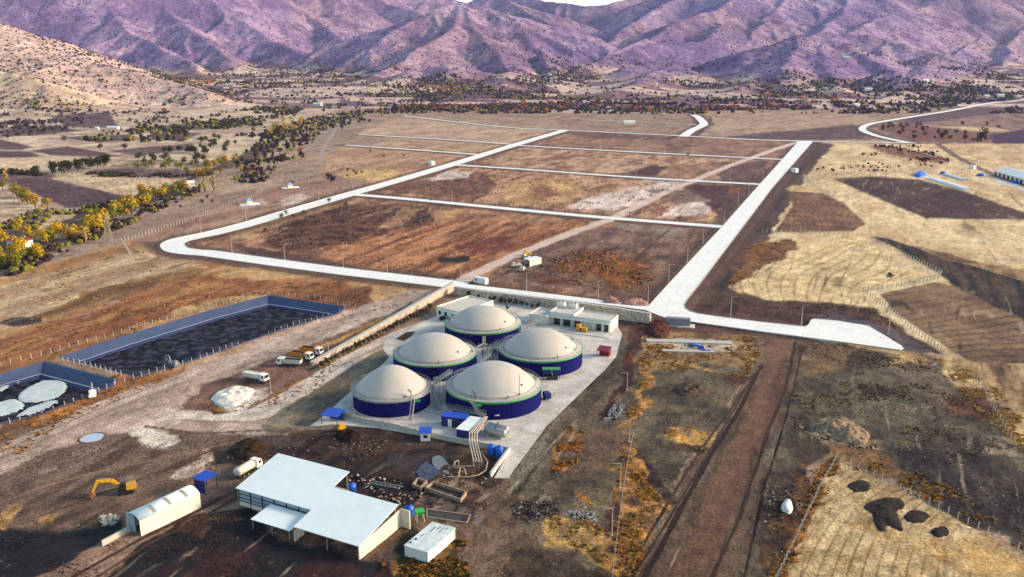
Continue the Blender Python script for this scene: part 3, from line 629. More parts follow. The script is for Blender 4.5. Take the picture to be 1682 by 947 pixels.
# ================================================================ objects: helpers
COL = S.collection
rnd = random.Random(11)
def mat(name, rgb, rough=.7, metal=0., var=.12, scale=1.2, bump=0., spec=.4, rgb2=None, wave=None, k=1.0):
    """procedural paint / concrete / metal: a base colour broken up by two noises"""
    m = bpy.data.materials.new(name); m.use_nodes = True; N = m.node_tree.nodes; L = m.node_tree.links
    b = N['Principled BSDF']; b.inputs['Roughness'].default_value = rough; b.inputs['Metallic'].default_value = metal
    b.inputs['Specular IOR Level'].default_value = spec if rough < .88 else .06
    c = A(*rgb, k); c2 = A(*rgb2, k) if rgb2 else tuple(v * (1 - 2 * var) for v in c)
    tc = N.new('ShaderNodeTexCoord'); n = N.new('ShaderNodeTexNoise'); n.inputs['Scale'].default_value = scale
    n.inputs['Detail'].default_value = 7; n.inputs['Roughness'].default_value = .65
    L.new(tc.outputs['Object'], n.inputs['Vector'])
    r = N.new('ShaderNodeValToRGB'); r.color_ramp.elements[0].position = .36; r.color_ramp.elements[1].position = .62
    r.color_ramp.elements[0].color = (*c2, 1); r.color_ramp.elements[1].color = (*c, 1)
    L.new(n.outputs['Fac'], r.inputs['Fac']); out = r.outputs['Color']
    if wave:
        wv = N.new('ShaderNodeTexWave'); wv.bands_direction = wave[0]; wv.inputs['Scale'].default_value = wave[1]
        L.new(tc.outputs['Object'], wv.inputs['Vector'])
        bp = N.new('ShaderNodeBump'); bp.inputs['Strength'].default_value = wave[2]; bp.inputs['Distance'].default_value = .06
        L.new(wv.outputs['Fac'], bp.inputs['Height']); L.new(bp.outputs[0], b.inputs['Normal'])
    elif bump:
        bp = N.new('ShaderNodeBump'); bp.inputs['Strength'].default_value = .8; bp.inputs['Distance'].default_value = bump
        L.new(n.outputs['Fac'], bp.inputs['Height']); L.new(bp.outputs[0], b.inputs['Normal'])
    L.new(out, b.inputs['Base Color'])
    return m
def _ramp(m, a, b):
    for n in m.node_tree.nodes:
        if n.type == 'VALTORGB': n.color_ramp.elements[0].position = a; n.color_ramp.elements[1].position = b
def slab_mat(name, rgb, rgb2, cell, ang, rough=.85):
    m = mat(name, rgb, rough, rgb2=rgb2, scale=.12); N = m.node_tree.nodes; L = m.node_tree.links
    b = N['Principled BSDF']; src = b.inputs['Base Color'].links[0].from_socket
    tc = N.new('ShaderNodeTexCoord'); mp = N.new('ShaderNodeMapping'); mp.inputs['Rotation'].default_value[2] = ang
    L.new(tc.outputs['Object'], mp.inputs['Vector'])
    br = N.new('ShaderNodeTexBrick'); br.offset = 0; br.inputs['Scale'].default_value = 1; br.inputs['Brick Width'].default_value = cell
    br.inputs['Row Height'].default_value = cell; br.inputs['Mortar Size'].default_value = .05
    br.inputs['Color1'].default_value = (1, 1, 1, 1); br.inputs['Color2'].default_value = (.93, .93, .93, 1); br.inputs['Mortar'].default_value = (.72, .70, .68, 1)
    L.new(mp.outputs[0], br.inputs['Vector'])
    n = N.new('ShaderNodeTexNoise'); n.inputs['Scale'].default_value = .5; n.inputs['Detail'].default_value = 8
    L.new(tc.outputs['Object'], n.inputs['Vector'])
    mr = N.new('ShaderNodeMapRange'); mr.inputs['From Min'].default_value = .3; mr.inputs['From Max'].default_value = .7
    mr.inputs['To Min'].default_value = .9; mr.inputs['To Max'].default_value = 1.14; L.new(n.outputs['Fac'], mr.inputs['Value'])
    v = N.new('ShaderNodeVectorMath'); v.operation = 'MULTIPLY'; L.new(src, v.inputs[0]); L.new(br.outputs['Color'], v.inputs[1])
    v2 = N.new('ShaderNodeVectorMath'); v2.operation = 'SCALE'; L.new(v.outputs[0], v2.inputs[0]); L.new(mr.outputs[0], v2.inputs['Scale'])
    L.new(v2.outputs[0], b.inputs['Base Color']); return m
def stone_mat(name, rgb, rgb2, mort, scale):
    m = bpy.data.materials.new(name); m.use_nodes = True; N = m.node_tree.nodes; L = m.node_tree.links
    b = N['Principled BSDF']; b.inputs['Roughness'].default_value = .95
    tc = N.new('ShaderNodeTexCoord'); vo = N.new('ShaderNodeTexVoronoi'); vo.inputs['Scale'].default_value = scale
    ve = N.new('ShaderNodeTexVoronoi'); ve.feature = 'DISTANCE_TO_EDGE'; ve.inputs['Scale'].default_value = scale
    L.new(tc.outputs['Object'], vo.inputs['Vector']); L.new(tc.outputs['Object'], ve.inputs['Vector'])
    r = N.new('ShaderNodeValToRGB'); r.color_ramp.elements[0].color = (*A(*rgb2), 1); r.color_ramp.elements[1].color = (*A(*rgb), 1)
    sp = N.new('ShaderNodeSeparateColor'); L.new(vo.outputs['Color'], sp.inputs[0]); L.new(sp.outputs[0], r.inputs['Fac'])
    st = N.new('ShaderNodeMapRange'); st.inputs['From Max'].default_value = .07; L.new(ve.outputs['Distance'], st.inputs['Value'])
    mx = N.new('ShaderNodeMix'); mx.data_type = 'RGBA'; mx.inputs[6].default_value = (*A(*mort), 1)
    L.new(st.outputs[0], mx.inputs[0]); L.new(r.outputs['Color'], mx.inputs[7]); L.new(mx.outputs[2], b.inputs['Base Color'])
    bp = N.new('ShaderNodeBump'); bp.inputs['Distance'].default_value = .15; L.new(st.outputs[0], bp.inputs['Height']); L.new(bp.outputs[0], b.inputs['Normal'])
    return m

class MB:
    def __init__(s): s.v = []; s.f = []; s.m = []; s.sm = []
    def add(s, vs, fs, mi=0, smooth=False):
        o = len(s.v); s.v += [tuple(p) for p in vs]
        for f in fs: s.f.append(tuple(i + o for i in f)); s.m.append(mi); s.sm.append(smooth)
        return s
    def box(s, x0, x1, y0, y1, z0, z1, mi=0):
        return s.hexa([(x0,y0,z0),(x1,y0,z0),(x1,y1,z0),(x0,y1,z0),(x0,y0,z1),(x1,y0,z1),(x1,y1,z1),(x0,y1,z1)], mi)
    def hexa(s, vs, mi=0):
        return s.add(vs, [(0,3,2,1),(4,5,6,7),(0,1,5,4),(1,2,6,5),(2,3,7,6),(3,0,4,7)], mi)
    def prism(s, poly, z0, z1, mi=0):
        """poly: list of (x,y); z1 may be a function of x,y"""
        n = len(poly); ar = sum(poly[i][0] * poly[(i + 1) % n][1] - poly[(i + 1) % n][0] * poly[i][1] for i in range(n))
        if ar < 0: poly = poly[::-1]
        g0 = z0 if callable(z0) else (lambda x, y: z0); g1 = z1 if callable(z1) else (lambda x, y: z1)
        vs = [(x, y, g0(x, y)) for x, y in poly] + [(x, y, g1(x, y)) for x, y in poly]
        fs = [tuple(range(n))[::-1], tuple(range(n, 2 * n))] + [(i, (i + 1) % n, n + (i + 1) % n, n + i) for i in range(n)]
        return s.add(vs, fs, mi)
    def tube(s, p, q, r0, r1=None, n=8, mi=0, smooth=True, cap=True):
        r1 = r0 if r1 is None else r1; p = Vector(p); q = Vector(q); d = (q - p).normalized()
        a = d.orthogonal().normalized(); b = d.cross(a)
        vs = [p + (a * math.cos(2*math.pi*i/n) + b * math.sin(2*math.pi*i/n)) * r0 for i in range(n)] + \
             [q + (a * math.cos(2*math.pi*i/n) + b * math.sin(2*math.pi*i/n)) * r1 for i in range(n)]
        fs = [(i, (i + 1) % n, n + (i + 1) % n, n + i) for i in range(n)]
        s.add(vs, fs, mi, smooth)
        if cap: s.add(vs, [tuple(range(n))[::-1], tuple(range(n, 2 * n))], mi)
        return s
    def path(s, pts, r, n=6, mi=0):
        for a, b in zip(pts[:-1], pts[1:]): s.tube(a, b, r, n=n, mi=mi)
        return s
    def lathe(s, prof, n=48, mi=0, smooth=True, cx=0, cy=0):
        m = len(prof); vs = []
        for j in range(n):
            a = 2 * math.pi * j / n; vs += [(cx + r * math.cos(a), cy + r * math.sin(a), z) for r, z in prof]
        fs = []
        for j in range(n):
            k = (j + 1) % n
            for i in range(m - 1): fs.append((j*m+i, k*m+i, k*m+i+1, j*m+i+1))
        return s.add(vs, fs, mi, smooth)
    def build(s, name, mats, parent=None, loc=None):
        me = bpy.data.meshes.new(name); me.from_pydata(s.v, [], s.f); me.update()
        mats = mats if isinstance(mats, (list, tuple)) else [mats]
        for m in mats: me.materials.append(m)
        me.polygons.foreach_set('material_index', s.m); me.polygons.foreach_set('use_smooth', s.sm)
        o = bpy.data.objects.new(name, me); COL.objects.link(o)
        if parent: o.parent = parent
        if loc: o.location = loc
        return o
def tag(o, label=None, cat=None, group=None, kind=None):
    if label: o['label'] = label
    if cat: o['category'] = cat
    if group: o['group'] = group
    if kind: o['kind'] = kind
    return o
def empty(name, loc, rz, label, cat, group=None):
    o = bpy.data.objects.new(name, None); COL.objects.link(o); o.empty_display_size = .5
    o.location = loc; o.rotation_euler = (0, 0, rz); return tag(o, label, cat, group)
def children(o): return [c for c in bpy.data.objects if c.parent == o]
def kids(root, table):
    return table.get(root.name, [])
def copy_tree(o, loc=None, rz=None, label=None, group=None, parent=None, scale=None):
    c = o.copy(); COL.objects.link(c)
    if parent: c.parent = parent
    if loc is not None: c.location = loc
    if rz is not None: c.rotation_euler = (0, 0, rz)
    if scale is not None: c.scale = scale
    if label: c['label'] = label
    if group: c['group'] = group
    for ch in o.children: copy_tree(ch, parent=c)
    return c
def W(px, py): p = P(px, py); return (p.x, p.y)
def G(px, py, dz=0.): p = P(px, py); return (p.x, p.y, ht(p.x, p.y) + dz)
def head(p0, p1):   # rotation that turns local +x from the first survey point to the second
    a = P(*p0); b = P(*p1); return math.atan2(b.y - a.y, b.x - a.x), (b - a).length
def inset(poly, d):
    n = len(poly); ar = sum(poly[i][0]*poly[(i+1)%n][1]-poly[(i+1)%n][0]*poly[i][1] for i in range(n)); sg = 1 if ar > 0 else -1
    out = []
    for i in range(n):
        a = Vector(poly[i-1]); b = Vector(poly[i]); c = Vector(poly[(i+1) % n])
        e1 = (b-a).normalized(); e2 = (c-b).normalized(); n1 = Vector((-e1.y, e1.x))*sg; n2 = Vector((-e2.y, e2.x))*sg
        m = (n1+n2); m = m / max(.35, m.dot(n1)); out.append((b.x + m.x*d, b.y + m.y*d))
    return out

# materials
mConc = slab_mat('road_concrete', (255,255,255), (255,252,248), 6.0, math.radians(22))
mKerb = mat('kerb_concrete', (214,206,200), .9, var=.06, k=.9)
mPad = slab_mat('yard_concrete', (230,224,216), (190,180,172), 8.0, math.radians(22))
mNavy = mat('navy_cladding', (4,6,104), .75, .0, .12, .6, wave=('Z', .0, 0), spec=.12)
mNavy2 = mat('navy_paint', (14,28,120), .5, 0, .1)
mBlue = mat('blue_sheet', (20,78,210), .45, 0, .08, wave=('X', 2.2, .6))
mBlueP = mat('blue_plastic', (30,110,225), .4, 0, .06)
mGreen = mat('green_trim', (92,176,120), .5, 0, .12)
mGreenB = mat('bright_green', (60,200,70), .5, 0, .1)
mDome = mat('beige_membrane', (202,194,186), .55, 0, .05, .35, spec=.45)
mRing = mat('tank_top_concrete', (206,200,192), .85, 0, .1)
mSteel = mat('galvanised_steel', (176,178,182), .45, .55, .12, 2)
mDSteel = mat('dark_steel', (70,72,80), .5, .5, .12, 2)
mWhite = mat('white_paint', (250,248,244), .6, 0, .04, .5)
mWall = mat('white_render', (246,244,238), .85, 0, .05, .35)
mRoofW = mat('white_roof_sheet', (242,252,255), .45, 0, .035, .3, wave=('X', 1.6, .35), spec=.5, k=1.1)
mRoofG = mat('dusty_flat_roof', (226,220,212), .9, 0, .10, .5)
mCream = mat('cream_panel', (240,230,216), .7, 0, .05, .6, wave=('X', .5, .3))
mPoly = mat('translucent_cladding', (160,184,204), .35, 0, .05, .5)
mGlass = mat('dark_glass', (30,34,42), .12, 0, .1, spec=.8)
mBlack = mat('black_rubber', (28,28,30), .85, 0, .1)
mOrange = mat('orange_paint', (236,150,24), .5, 0, .1, 1.5)
mYellow = mat('yellow_paint', (245,176,20), .5, 0, .1, 1.5)
mRed = mat('dark_red_sheet', (150,34,58), .6, 0, .1)
mRedRoof = mat('red_roof_tile', (150,50,72), .8, 0, .15, 2, wave=('X', 2.5, .5))
mStone = stone_mat('pale_rubble_stone', (240,226,212), (196,176,162), (120,98,88), .9)
mLiner = mat('pond_liner', (60,78,118), .65, 0, .18, .25, spec=.5, bump=.12)
mLinerD = mat('pond_liner_lower', (24,38,92), .6, 0, .2, .3, spec=.5, bump=.1)
mSludge = mat('black_slurry', (88,84,104), .8, 0, 0, .3, bump=.5, rgb2=(8,5,8), spec=.15)
_ramp(mSludge, .47, .70)
mIce = mat('pale_floating_cover', (218,228,226), .55, 0, .1, .4, bump=.25)
mWater = mat('pale_pool_water', (196,208,222), .08, 0, .03, spec=.6)
mMurk = mat('murky_green_water', (120,126,112), .1, 0, .08, spec=.6)
mManure = mat('black_manure', (76,66,58), .95, 0, 0, .8, bump=.3, rgb2=(34,28,28))
mLime = mat('white_rubble', (250,244,236), .9, 0, .12, .9, bump=.4)
mWood = mat('weathered_timber', (150,120,96), .9, 0, .15, 3)
mBark = mat('bark', (84,68,58), .95, 0, .15, 3)
mGrey = mat('grey_machine', (140,140,140), .6, .2, .15, 1.5)
mKiosk = mat('grey_blue_cabinet', (146,152,166), .5, .2, .06)

# ================================================================ roads
def catmull(pts, k=6):
    out = []; n = len(pts)
    for i in range(n - 1):
        p0 = pts[max(0, i-1)]; p1 = pts[i]; p2 = pts[i+1]; p3 = pts[min(n-1, i+2)]
        for j in range(k):
            t = j / k
            out.append(tuple(.5 * (2*p1[d] + (p2[d]-p0[d])*t + (2*p0[d]-5*p1[d]+4*p2[d]-p3[d])*t*t + (3*p1[d]-p0[d]-3*p2[d]+p3[d])*t**3) for d in (0, 1)))
    out.append(tuple(pts[-1])); return out
def ribbon(mb, pts, w, z, mi=0, drop=.6):
    n = len(pts); L = []; R = []
    for i in range(n):
        a = pts[max(0, i-1)]; b = pts[min(n-1, i+1)]; d = Vector((b[0]-a[0], b[1]-a[1])).normalized()
        L.append((pts[i][0] - d.y*w/2, pts[i][1] + d.x*w/2)); R.append((pts[i][0] + d.y*w/2, pts[i][1] - d.x*w/2))
    c = hts(np.array([p[0] for p in pts]), np.array([p[1] for p in pts]))
    c = [max(h, 0) if p[1] < 1600 else h for h, p in zip(c, pts)]
    for q, s in ((L, 1), (R, 1)): pass
    vs = [(*L[i], c[i]+z) for i in range(n)] + [(*R[i], c[i]+z) for i in range(n)] + [(*L[i], c[i]+z-drop) for i in range(n)] + [(*R[i], c[i]+z-drop) for i in range(n)]
    fs = []
    for i in range(n-1):
        fs += [(i, n+i, n+i+1, i+1), (2*n+i, i, i+1, 2*n+i+1), (n+i, 3*n+i, 3*n+i+1, n+i+1)]
    fs += [(0, 2*n, 3*n, n), (n-1, 2*n-1, 4*n-1, 3*n-1)]
    mb.add(vs, fs, mi); return L, R
zr = .10
for k, (pts, wd) in ROADW.items():
    if k in ('main_road', 'lower_right_road'): continue
    zr += .008
    sm = catmull([tuple(p) for p in pts], 8 if k in ('long_road', 'upper_right_road') else 5)
    mb = MB(); L_, R_ = ribbon(mb, sm, wd, zr)
    o = mb.build('road', mConc); o['kind'] = 'structure'
    if k == 'long_road':
        kb = MB(); ribbon(kb, L_[:], .35, zr + .12, drop=.4); ribbon(kb, R_[:], .35, zr + .12, drop=.4); kb.build('kerb', mKerb)['kind'] = 'structure'
JP = [(1056,507.5),(1066,502),(1095.7,469),(1182.7,376),(1246.6,304),(1306,238),(1311,231.5),(1335,231.5),(1332,236),(1270,306.7),(1208,388.6),(1147,469),(1130,490),(1124,499),(1125,506),(1133,511.5),(1147,515.5),(1198,522.6),(1252,529.3),(1322,536.8),(1328,534),(1332,526),(1337,524),(1375,527),(1427,535.5),(1446,547),(1482,569),(1484,573),(1478,575),(1467,574),(1400,564.5),(1252,545),(1147,530.5),(1098,523.5),(1082,518)]
jp = [W(*p) for p in JP]
zj = zr + .02
MB().prism(jp, -.5, zj).build('main_road', mConc)['kind'] = 'structure'
kb = MB()
for seg in (JP[1:6], JP[8:26], JP[28:34]):
    ribbon(kb, [W(*p) for p in seg], .3, zj + .12, drop=.4)
kb.build('kerb', mKerb)['kind'] = 'structure'
PADP = [(716,519),(725,508),(765,480),(800,492),(880,503),(1008,528),(1022,548),(1012,585),(994,606),(897,700),(842,774),(836,786),(812,785),(836,743),(770,731),(700,717),(620,703),(545,697),(507,701),(523,690),(583,637),(640,588),(628,572),(632,560)]
pad = [W(*p) for p in PADP]
MB().prism(pad, -.5, .11).build('yard_paving', mPad)['kind'] = 'structure'
# raised planting bed cut in the paving beside the tanks
bed = MB(); bed.prism([W(*p) for p in ((650,557),(668,546),(682,545),(676,552),(664,560))], 0, .24)
tag(bed.build('planting_bed', mat('bed_earth', (104,84,60), .95, rgb2=(66,50,40), scale=.8, bump=.2)), 'brown earth planting bed left in the paving behind the two left tanks', 'planting bed')

# ================================================================ digester tanks
def dirv(t, d): return (math.cos(t) * d, math.sin(t) * d)
def tank(px, py_front, R, hh, top, label, kind, stair=None, extra=None):
    f = P(px, py_front); L = math.hypot(f.x, f.y); c = (f.x + f.x / L * R, f.y + f.y / L * R)
    t = empty('digester_tank', (c[0], c[1], .1), 0, label, 'tank', 'round navy digester tanks in the yard')
    # corrugated wall
    mb = MB(); n = 240; vs = []
    for j in range(n):
        a = 2*math.pi*j/n; r = R + (.06 if j % 2 else -.02)
        vs += [(r*math.cos(a), r*math.sin(a), 0), (r*math.cos(a), r*math.sin(a), hh - .9)]
    mb.add(vs, [(2*j, 2*((j+1) % n), 2*((j+1) % n)+1, 2*j+1) for j in range(n)], 0, False)
    mb.build('tank_wall', mNavy, t)
    rin = R * (.87 if kind == 'green' else .93)
    tb = MB(); tb.lathe([(R-.3, hh-.62), (R+.18, hh-.62), (R+.18, hh-.1), (R+.05, hh), (R-.3, hh)], 72)
    tb.build('rim_band', mGreen if kind == 'green' else mSteel, t)
    rg = MB(); rg.lathe([(R+.05, hh-.02), (R-.2, hh+.03), (rin+.1, hh+.03), (rin+.1, hh+.45), (rin-.15, hh+.5)], 72)
    rg.build('walkway_ring', mRing, t)
    # membrane dome
    rise = (top - hh) * .80; prof = []
    for i in range(17):
        u = i / 16; r = rin * (1 - u)
        if kind == 'green': z = rise * (1 - (r/rin)**2.25) 
        else: q_ = math.sqrt((r/rin)**2 + .015) - .1225; z = rise * (1 - .62*(r/rin)**2 - .38*q_/.885) + rise*.05*math.sin(math.pi*u)
        if u > .93: z = z - .25 * (u - .93) / .07 * 0
        prof.append((max(r, .02), hh + .35 + z))
    dm = MB(); n = 180; dm.lathe(prof, n); dm.build('gas_dome', mDome, t)
    # dome clamp rail and handrail
    rl = MB(); ns = 44; rr_ = R + (.1 if kind == 'green' else .55)
    for zc in (.55, 1.05):
        for j in range(ns):
            a0 = 2*math.pi*j/ns; a1 = 2*math.pi*(j+1)/ns
            rl.tube((*dirv(a0, rr_), hh+zc), (*dirv(a1, rr_), hh+zc), .045, n=4, cap=False)
    for j in range(ns): a0 = 2*math.pi*j/ns; rl.tube((*dirv(a0, rr_), hh-.1), (*dirv(a0, rr_), hh+1.08), .05, n=4, cap=False)
    if kind != 'green':   # outer gallery
        g_ = MB(); g_.lathe([(R+.2, hh-.35), (R+.75, hh-.35), (R+.75, hh-.2), (R+.2, hh-.2), (R+.2, hh-.35)], 72)
        for j in range(24):
            a0 = 2*math.pi*j/24; g_.tube((*dirv(a0, R), hh-1.3), (*dirv(a0, R+.7), hh-.35), .06, n=4)
        g_.build('gallery', mSteel, t)
    rl.build('handrail', mSteel, t)
    sk = MB(); ns = 36
    for j in range(ns):
        a0 = 2*math.pi*j/ns; a1 = 2*math.pi*(j+1)/ns
        sk.tube((*dirv(a0, rin+.35), hh+.62), (*dirv(a1, rin+.35), hh+.62), .06, n=4, cap=False)
    sk.build('clamp_pipe', mGrey, t)
    nb = MB()
    a = math.radians(-84); p = Vector((*dirv(a, R+.1), 1.5)); d = Vector((-math.sin(a), math.cos(a), 0))
    nb.hexa([p - d*.9 - Vector((0,0,.15)), p + d*.5 - Vector((0,0,.15)), p + d*.5 + Vector((0,.05,-.15)), p - d*.9 + Vector((0,.05,-.15)), p - d*.9 + Vector((0,0,.12)), p + d*.5 + Vector((0,0,.3)), p + d*.5 + Vector((0,.05,.3)), p - d*.9 + Vector((0,.05,.12))])
    if kind != 'plain': nb.build('pipe_flange', mWhite, t)
    if stair is not None:
        a = math.radians(stair[0]); a2 = math.radians(stair[1])
        p0 = Vector((*dirv(a, R+.9), hh-.1)); p1 = Vector((*dirv(a2, R+stair[2]), 0))
        s_ = MB(); d = (p1-p0).normalized(); sd = d.cross(Vector((0,0,1))).normalized()*.45
        mid = p0.lerp(p1, .42)
        for sg in (-1, 1):
            s_.tube(p0+sd*sg, p1+sd*sg, .11, n=4); s_.tube(p0+sd*sg+Vector((0,0,1.05)), p1+sd*sg+Vector((0,0,1.05)), .06, n=4)
            for k in range(8):
                q = p0.lerp(p1, k/7)+sd*sg; s_.tube(q, q+Vector((0,0,1.05)), .045, n=4)
        for k in range(26):
            q = p0.lerp(p1, (k+.5)/26); e = sd*1.0; w_ = Vector((d.x, d.y, 0)).normalized()*.14
            s_.add([q-e-w_, q+e-w_, q+e+w_, q-e+w_], [(0,1,2,3)])
        q = Vector((*dirv(a, R+.5), hh-.12)); s_.box(q.x-.9, q.x+.9, q.y-.6, q.y+.6, q.z-.1, q.z)
        s_.build('stair', mSteel, t)
        m_ = MB(); q = Vector((*dirv(a, rin+.5), hh)); m_.tube(q, q+Vector((0,0,2.2)), .12, n=6); m_.tube(q+Vector((0,0,2.1)), q+Vector((-.9,-.3,2.9)), .22, n=6)
        m_.build('mixer_winch', mDSteel, t)
        gb = MB(); q = Vector((*dirv(a+math.radians(7), R+.4), hh-1.0)); gb.box(q.x-1.1, q.x+1.1, q.y-.35, q.y+.1, q.z-.35, q.z+.35)
        gb.build('green_guard', mGreenB, t)
    for (aa, rr2, h2) in (extra or []):
        q = Vector((*dirv(math.radians(aa), rin*rr2), hh)); e = MB()
        e.tube(q, q + Vector((0,0,h2)), .09, n=6); e.box(q.x-.25, q.x+.25, q.y-.2, q.y+.2, hh+.4, hh+.9)
        e.build('vent_pipe', mGrey, t)
    w_ = MB(); a = math.radians(-38); rr2 = rin*.84; zz = hh+.35+rise*(1-.84**2 if kind == 'green' else (1-.3*.7-.7*.84))
    q = Vector((*dirv(a, rr2), zz)); w_.tube(q - Vector((0,0,.1)), q+Vector((.12,-.12,.18)), .38, n=10); w_.build('sight_glass', mDSteel, t)
    return t, c
T5, c5 = tank(811, 690, 15.2, 5.8, 13.9, 'largest front digester tank, navy with green rim and beige dome, nearest the blue container', 'green', (-113, -97, 2.6), [(-70,1.03,1.2),(-52,1.0,7.0),(-118,1.03,1.1),(12,1.05,1.6),(20,1.05,1.4)])
T1, c1 = tank(645, 686, 12.1, 5.3, 13.6, 'smallest digester tank, navy with steel gallery and pointed pale dome, front left', 'plain', (-52, -62, 3.8), [(-60,1.0,1.4)])
T3, c3 = tank(887, 619.5, 15.0, 5.7, 13.3, 'right digester tank, navy with green rim, beside the paved yard edge', 'green', None, [(-66,1.04,1.8),(-20,.98,1.5),(-95,1.05,.9),(30,1.05,1.8)])
T2, c2 = tank(715.5, 627, 14.6, 5.7, 13.2, 'left middle digester tank, navy with green rim, between the pointed dome and the rear tank', 'green', None, [(-80,1.05,1.6),(-5,1.05,1.3),(170,1.05,1.2)])
T4, c4 = tank(793.7, 571.5, 14.9, 5.7, 12.9, 'rearmost digester tank with green rim, in front of the flat white block', 'green', None, [(-60,1.05,1.2),(15,1.05,1.5),(172,1.05,1.2)])
# blue sheltered pump set leaning on the right tank
a = math.radians(-84); t = empty('pump_shelter', (c3[0]+dirv(a,17)[0]+1.5, c3[1]+dirv(a,17)[1], .1), 0, 'blue pump unit under green frame against the right digester tank', 'pump unit')
mb = MB(); mb.box(-3,3,-1,1.2,2.2,3.6); mb.build('housing', mNavy2, t)
mb = MB(); mb.box(-3.1,3.1,-1.2,1.2,3.7,3.95); mb.tube((-.2,-1.1,3.8),(.4,-1.2,1.8),.16,n=6); mb.build('green_frame', mGreen, t)
mb = MB()
for x in (-2.7,2.7):
    for y in (-.9,1.1): mb.tube((x,y,0),(x,y,2.3),.1,n=4)
mb.box(-1.5,2.2,-.9,.9,.1,1.4); mb.build('base_frame', mDSteel, t)
t = empty('pump_unit', (c5[0]+16.5, c5[1]+1.5, .1), .3, 'small navy pump box on the right flank of the largest front tank', 'pump unit')
mb = MB(); mb.box(-.4,1.6,-1.5,1.5,.6,2.2); mb.build('housing', mNavy2, t); mb = MB(); mb.tube((1.6,0,1.4),(3.6,.1,1.4),.18); mb.box(-.2,1.2,-1.2,1.2,0,.6); mb.build('outlet_pipe', mSteel, t)

def bridge(name, pts, label, wd=1.0, legs=True, truss=True):
    """walkway with handrails on world points"""
    t = empty(name, (pts[0][0], pts[0][1], 0), 0, label, 'walkway', 'steel walkways between the tanks')
    o = Vector((pts[0][0], pts[0][1], 0)); dk = MB(); rl = MB(); lg = MB()
    for a, b in zip(pts[:-1], pts[1:]):
        a = Vector(a)-o; b = Vector(b)-o; d = (b-a).normalized(); s_ = Vector((-d.y, d.x, 0)).normalized()*wd/2; up = Vector((0,0,.15))
        dk.hexa([a-s_-up, b-s_-up, b+s_-up, a+s_-up, a-s_, b-s_, b+s_, a+s_])
        L = (b-a).length; n = max(2, int(L/1.3))
        for sg in (-1, 1):
            for h_ in (.55, 1.1): rl.tube(a+s_*sg+Vector((0,0,h_)), b+s_*sg+Vector((0,0,h_)), .05, n=4)
            for k in range(n+1):
                q = a.lerp(b, k/n)+s_*sg; rl.tube(q, q+Vector((0,0,1.1)), .045, n=4)
                if truss and k < n: q2 = a.lerp(b, (k+1)/n)+s_*sg; rl.tube(q, q2+Vector((0,0,1.1)), .035, n=4)
        if legs:
            for k in range(1, max(2, int(L/6))+1):
                q = a.lerp(b, k/(max(2, int(L/6))+1))
                if q.z > 1.5:
                    for sg in (-1,1): lm = MB(); lm.tube(Vector((q.x,q.y,0))+s_*sg, q+s_*sg, .09, n=4); lm.build('leg', mDSteel, t)
    dk.build('deck', mSteel, t); rl.build('handrail', mSteel, t)
    return t
def Pz(px, py, z): p = P(px, py, z); return (p.x, p.y, z)
bridge('walkway_bridge', [Pz(709,633,5.6), Pz(741,611,5.9)], 'short trussed steel walkway from the pointed-dome tank to the largest front tank')
bridge('walkway_bridge', [Pz(785,569,5.9), Pz(808,570,5.9)], 'level steel walkway linking the left middle tank towards the right tank')
bridge('walkway_bridge', [Pz(819,563,5.9), Pz(801,577,5.9), Pz(805,583,5.9), Pz(786,597,5.9)], 'cranked steel walkway from the right tank to the back of the largest front tank')
bridge('walkway_ramp', [Pz(709,634,5.2), Pz(724,672,.4)], 'steel stair ramp coming down right of the pointed-dome tank', 1.2, False)
bridge('walkway_bridge', [Pz(724,668,2.6), Pz(797,681,2.8)], 'low steel pipe bridge behind the blue container', 1.6)
bridge('walkway_bridge', [Pz(892,523,4.0), Pz(854,544,5.6)], 'pale steel gangway from the office roof down to the rearmost tank', 1.1, True)
pp = empty('pipe_run', (c4[0]+6, c4[1]-17, 0), 0, 'grey process pipes standing between the four rear tanks', 'pipes')
mb = MB()
x0 = c4[0]; y0 = c4[1]-15.6
mb.path([(-5.5,1.2,5),(-5.5,0,2.4),(-8,-3,2.0)], .28); mb.path([(-4.8,1.2,5),(-4.8,-.5,1.2)], .2)
for k in range(6): mb.path([(-2+k*1.4,-9+k*.6,.9),(-4+k*1.4,-1+k*.5,1.2),(-1+k*1.2,.5,1.4)], .16)
for k in range(4): mb.path([(-6,-8+k*1.8,1.0),(6,-6+k*1.8,1.1)], .15)
mb.build('pipes', mSteel, pp)
for k in range(6): mb = MB(); mb.box(-3+k*1.6,-2.3+k*1.6,-5+k*.7,-4.2+k*.7,0,1.6); mb.build('valve_cabinet', mDSteel, pp)

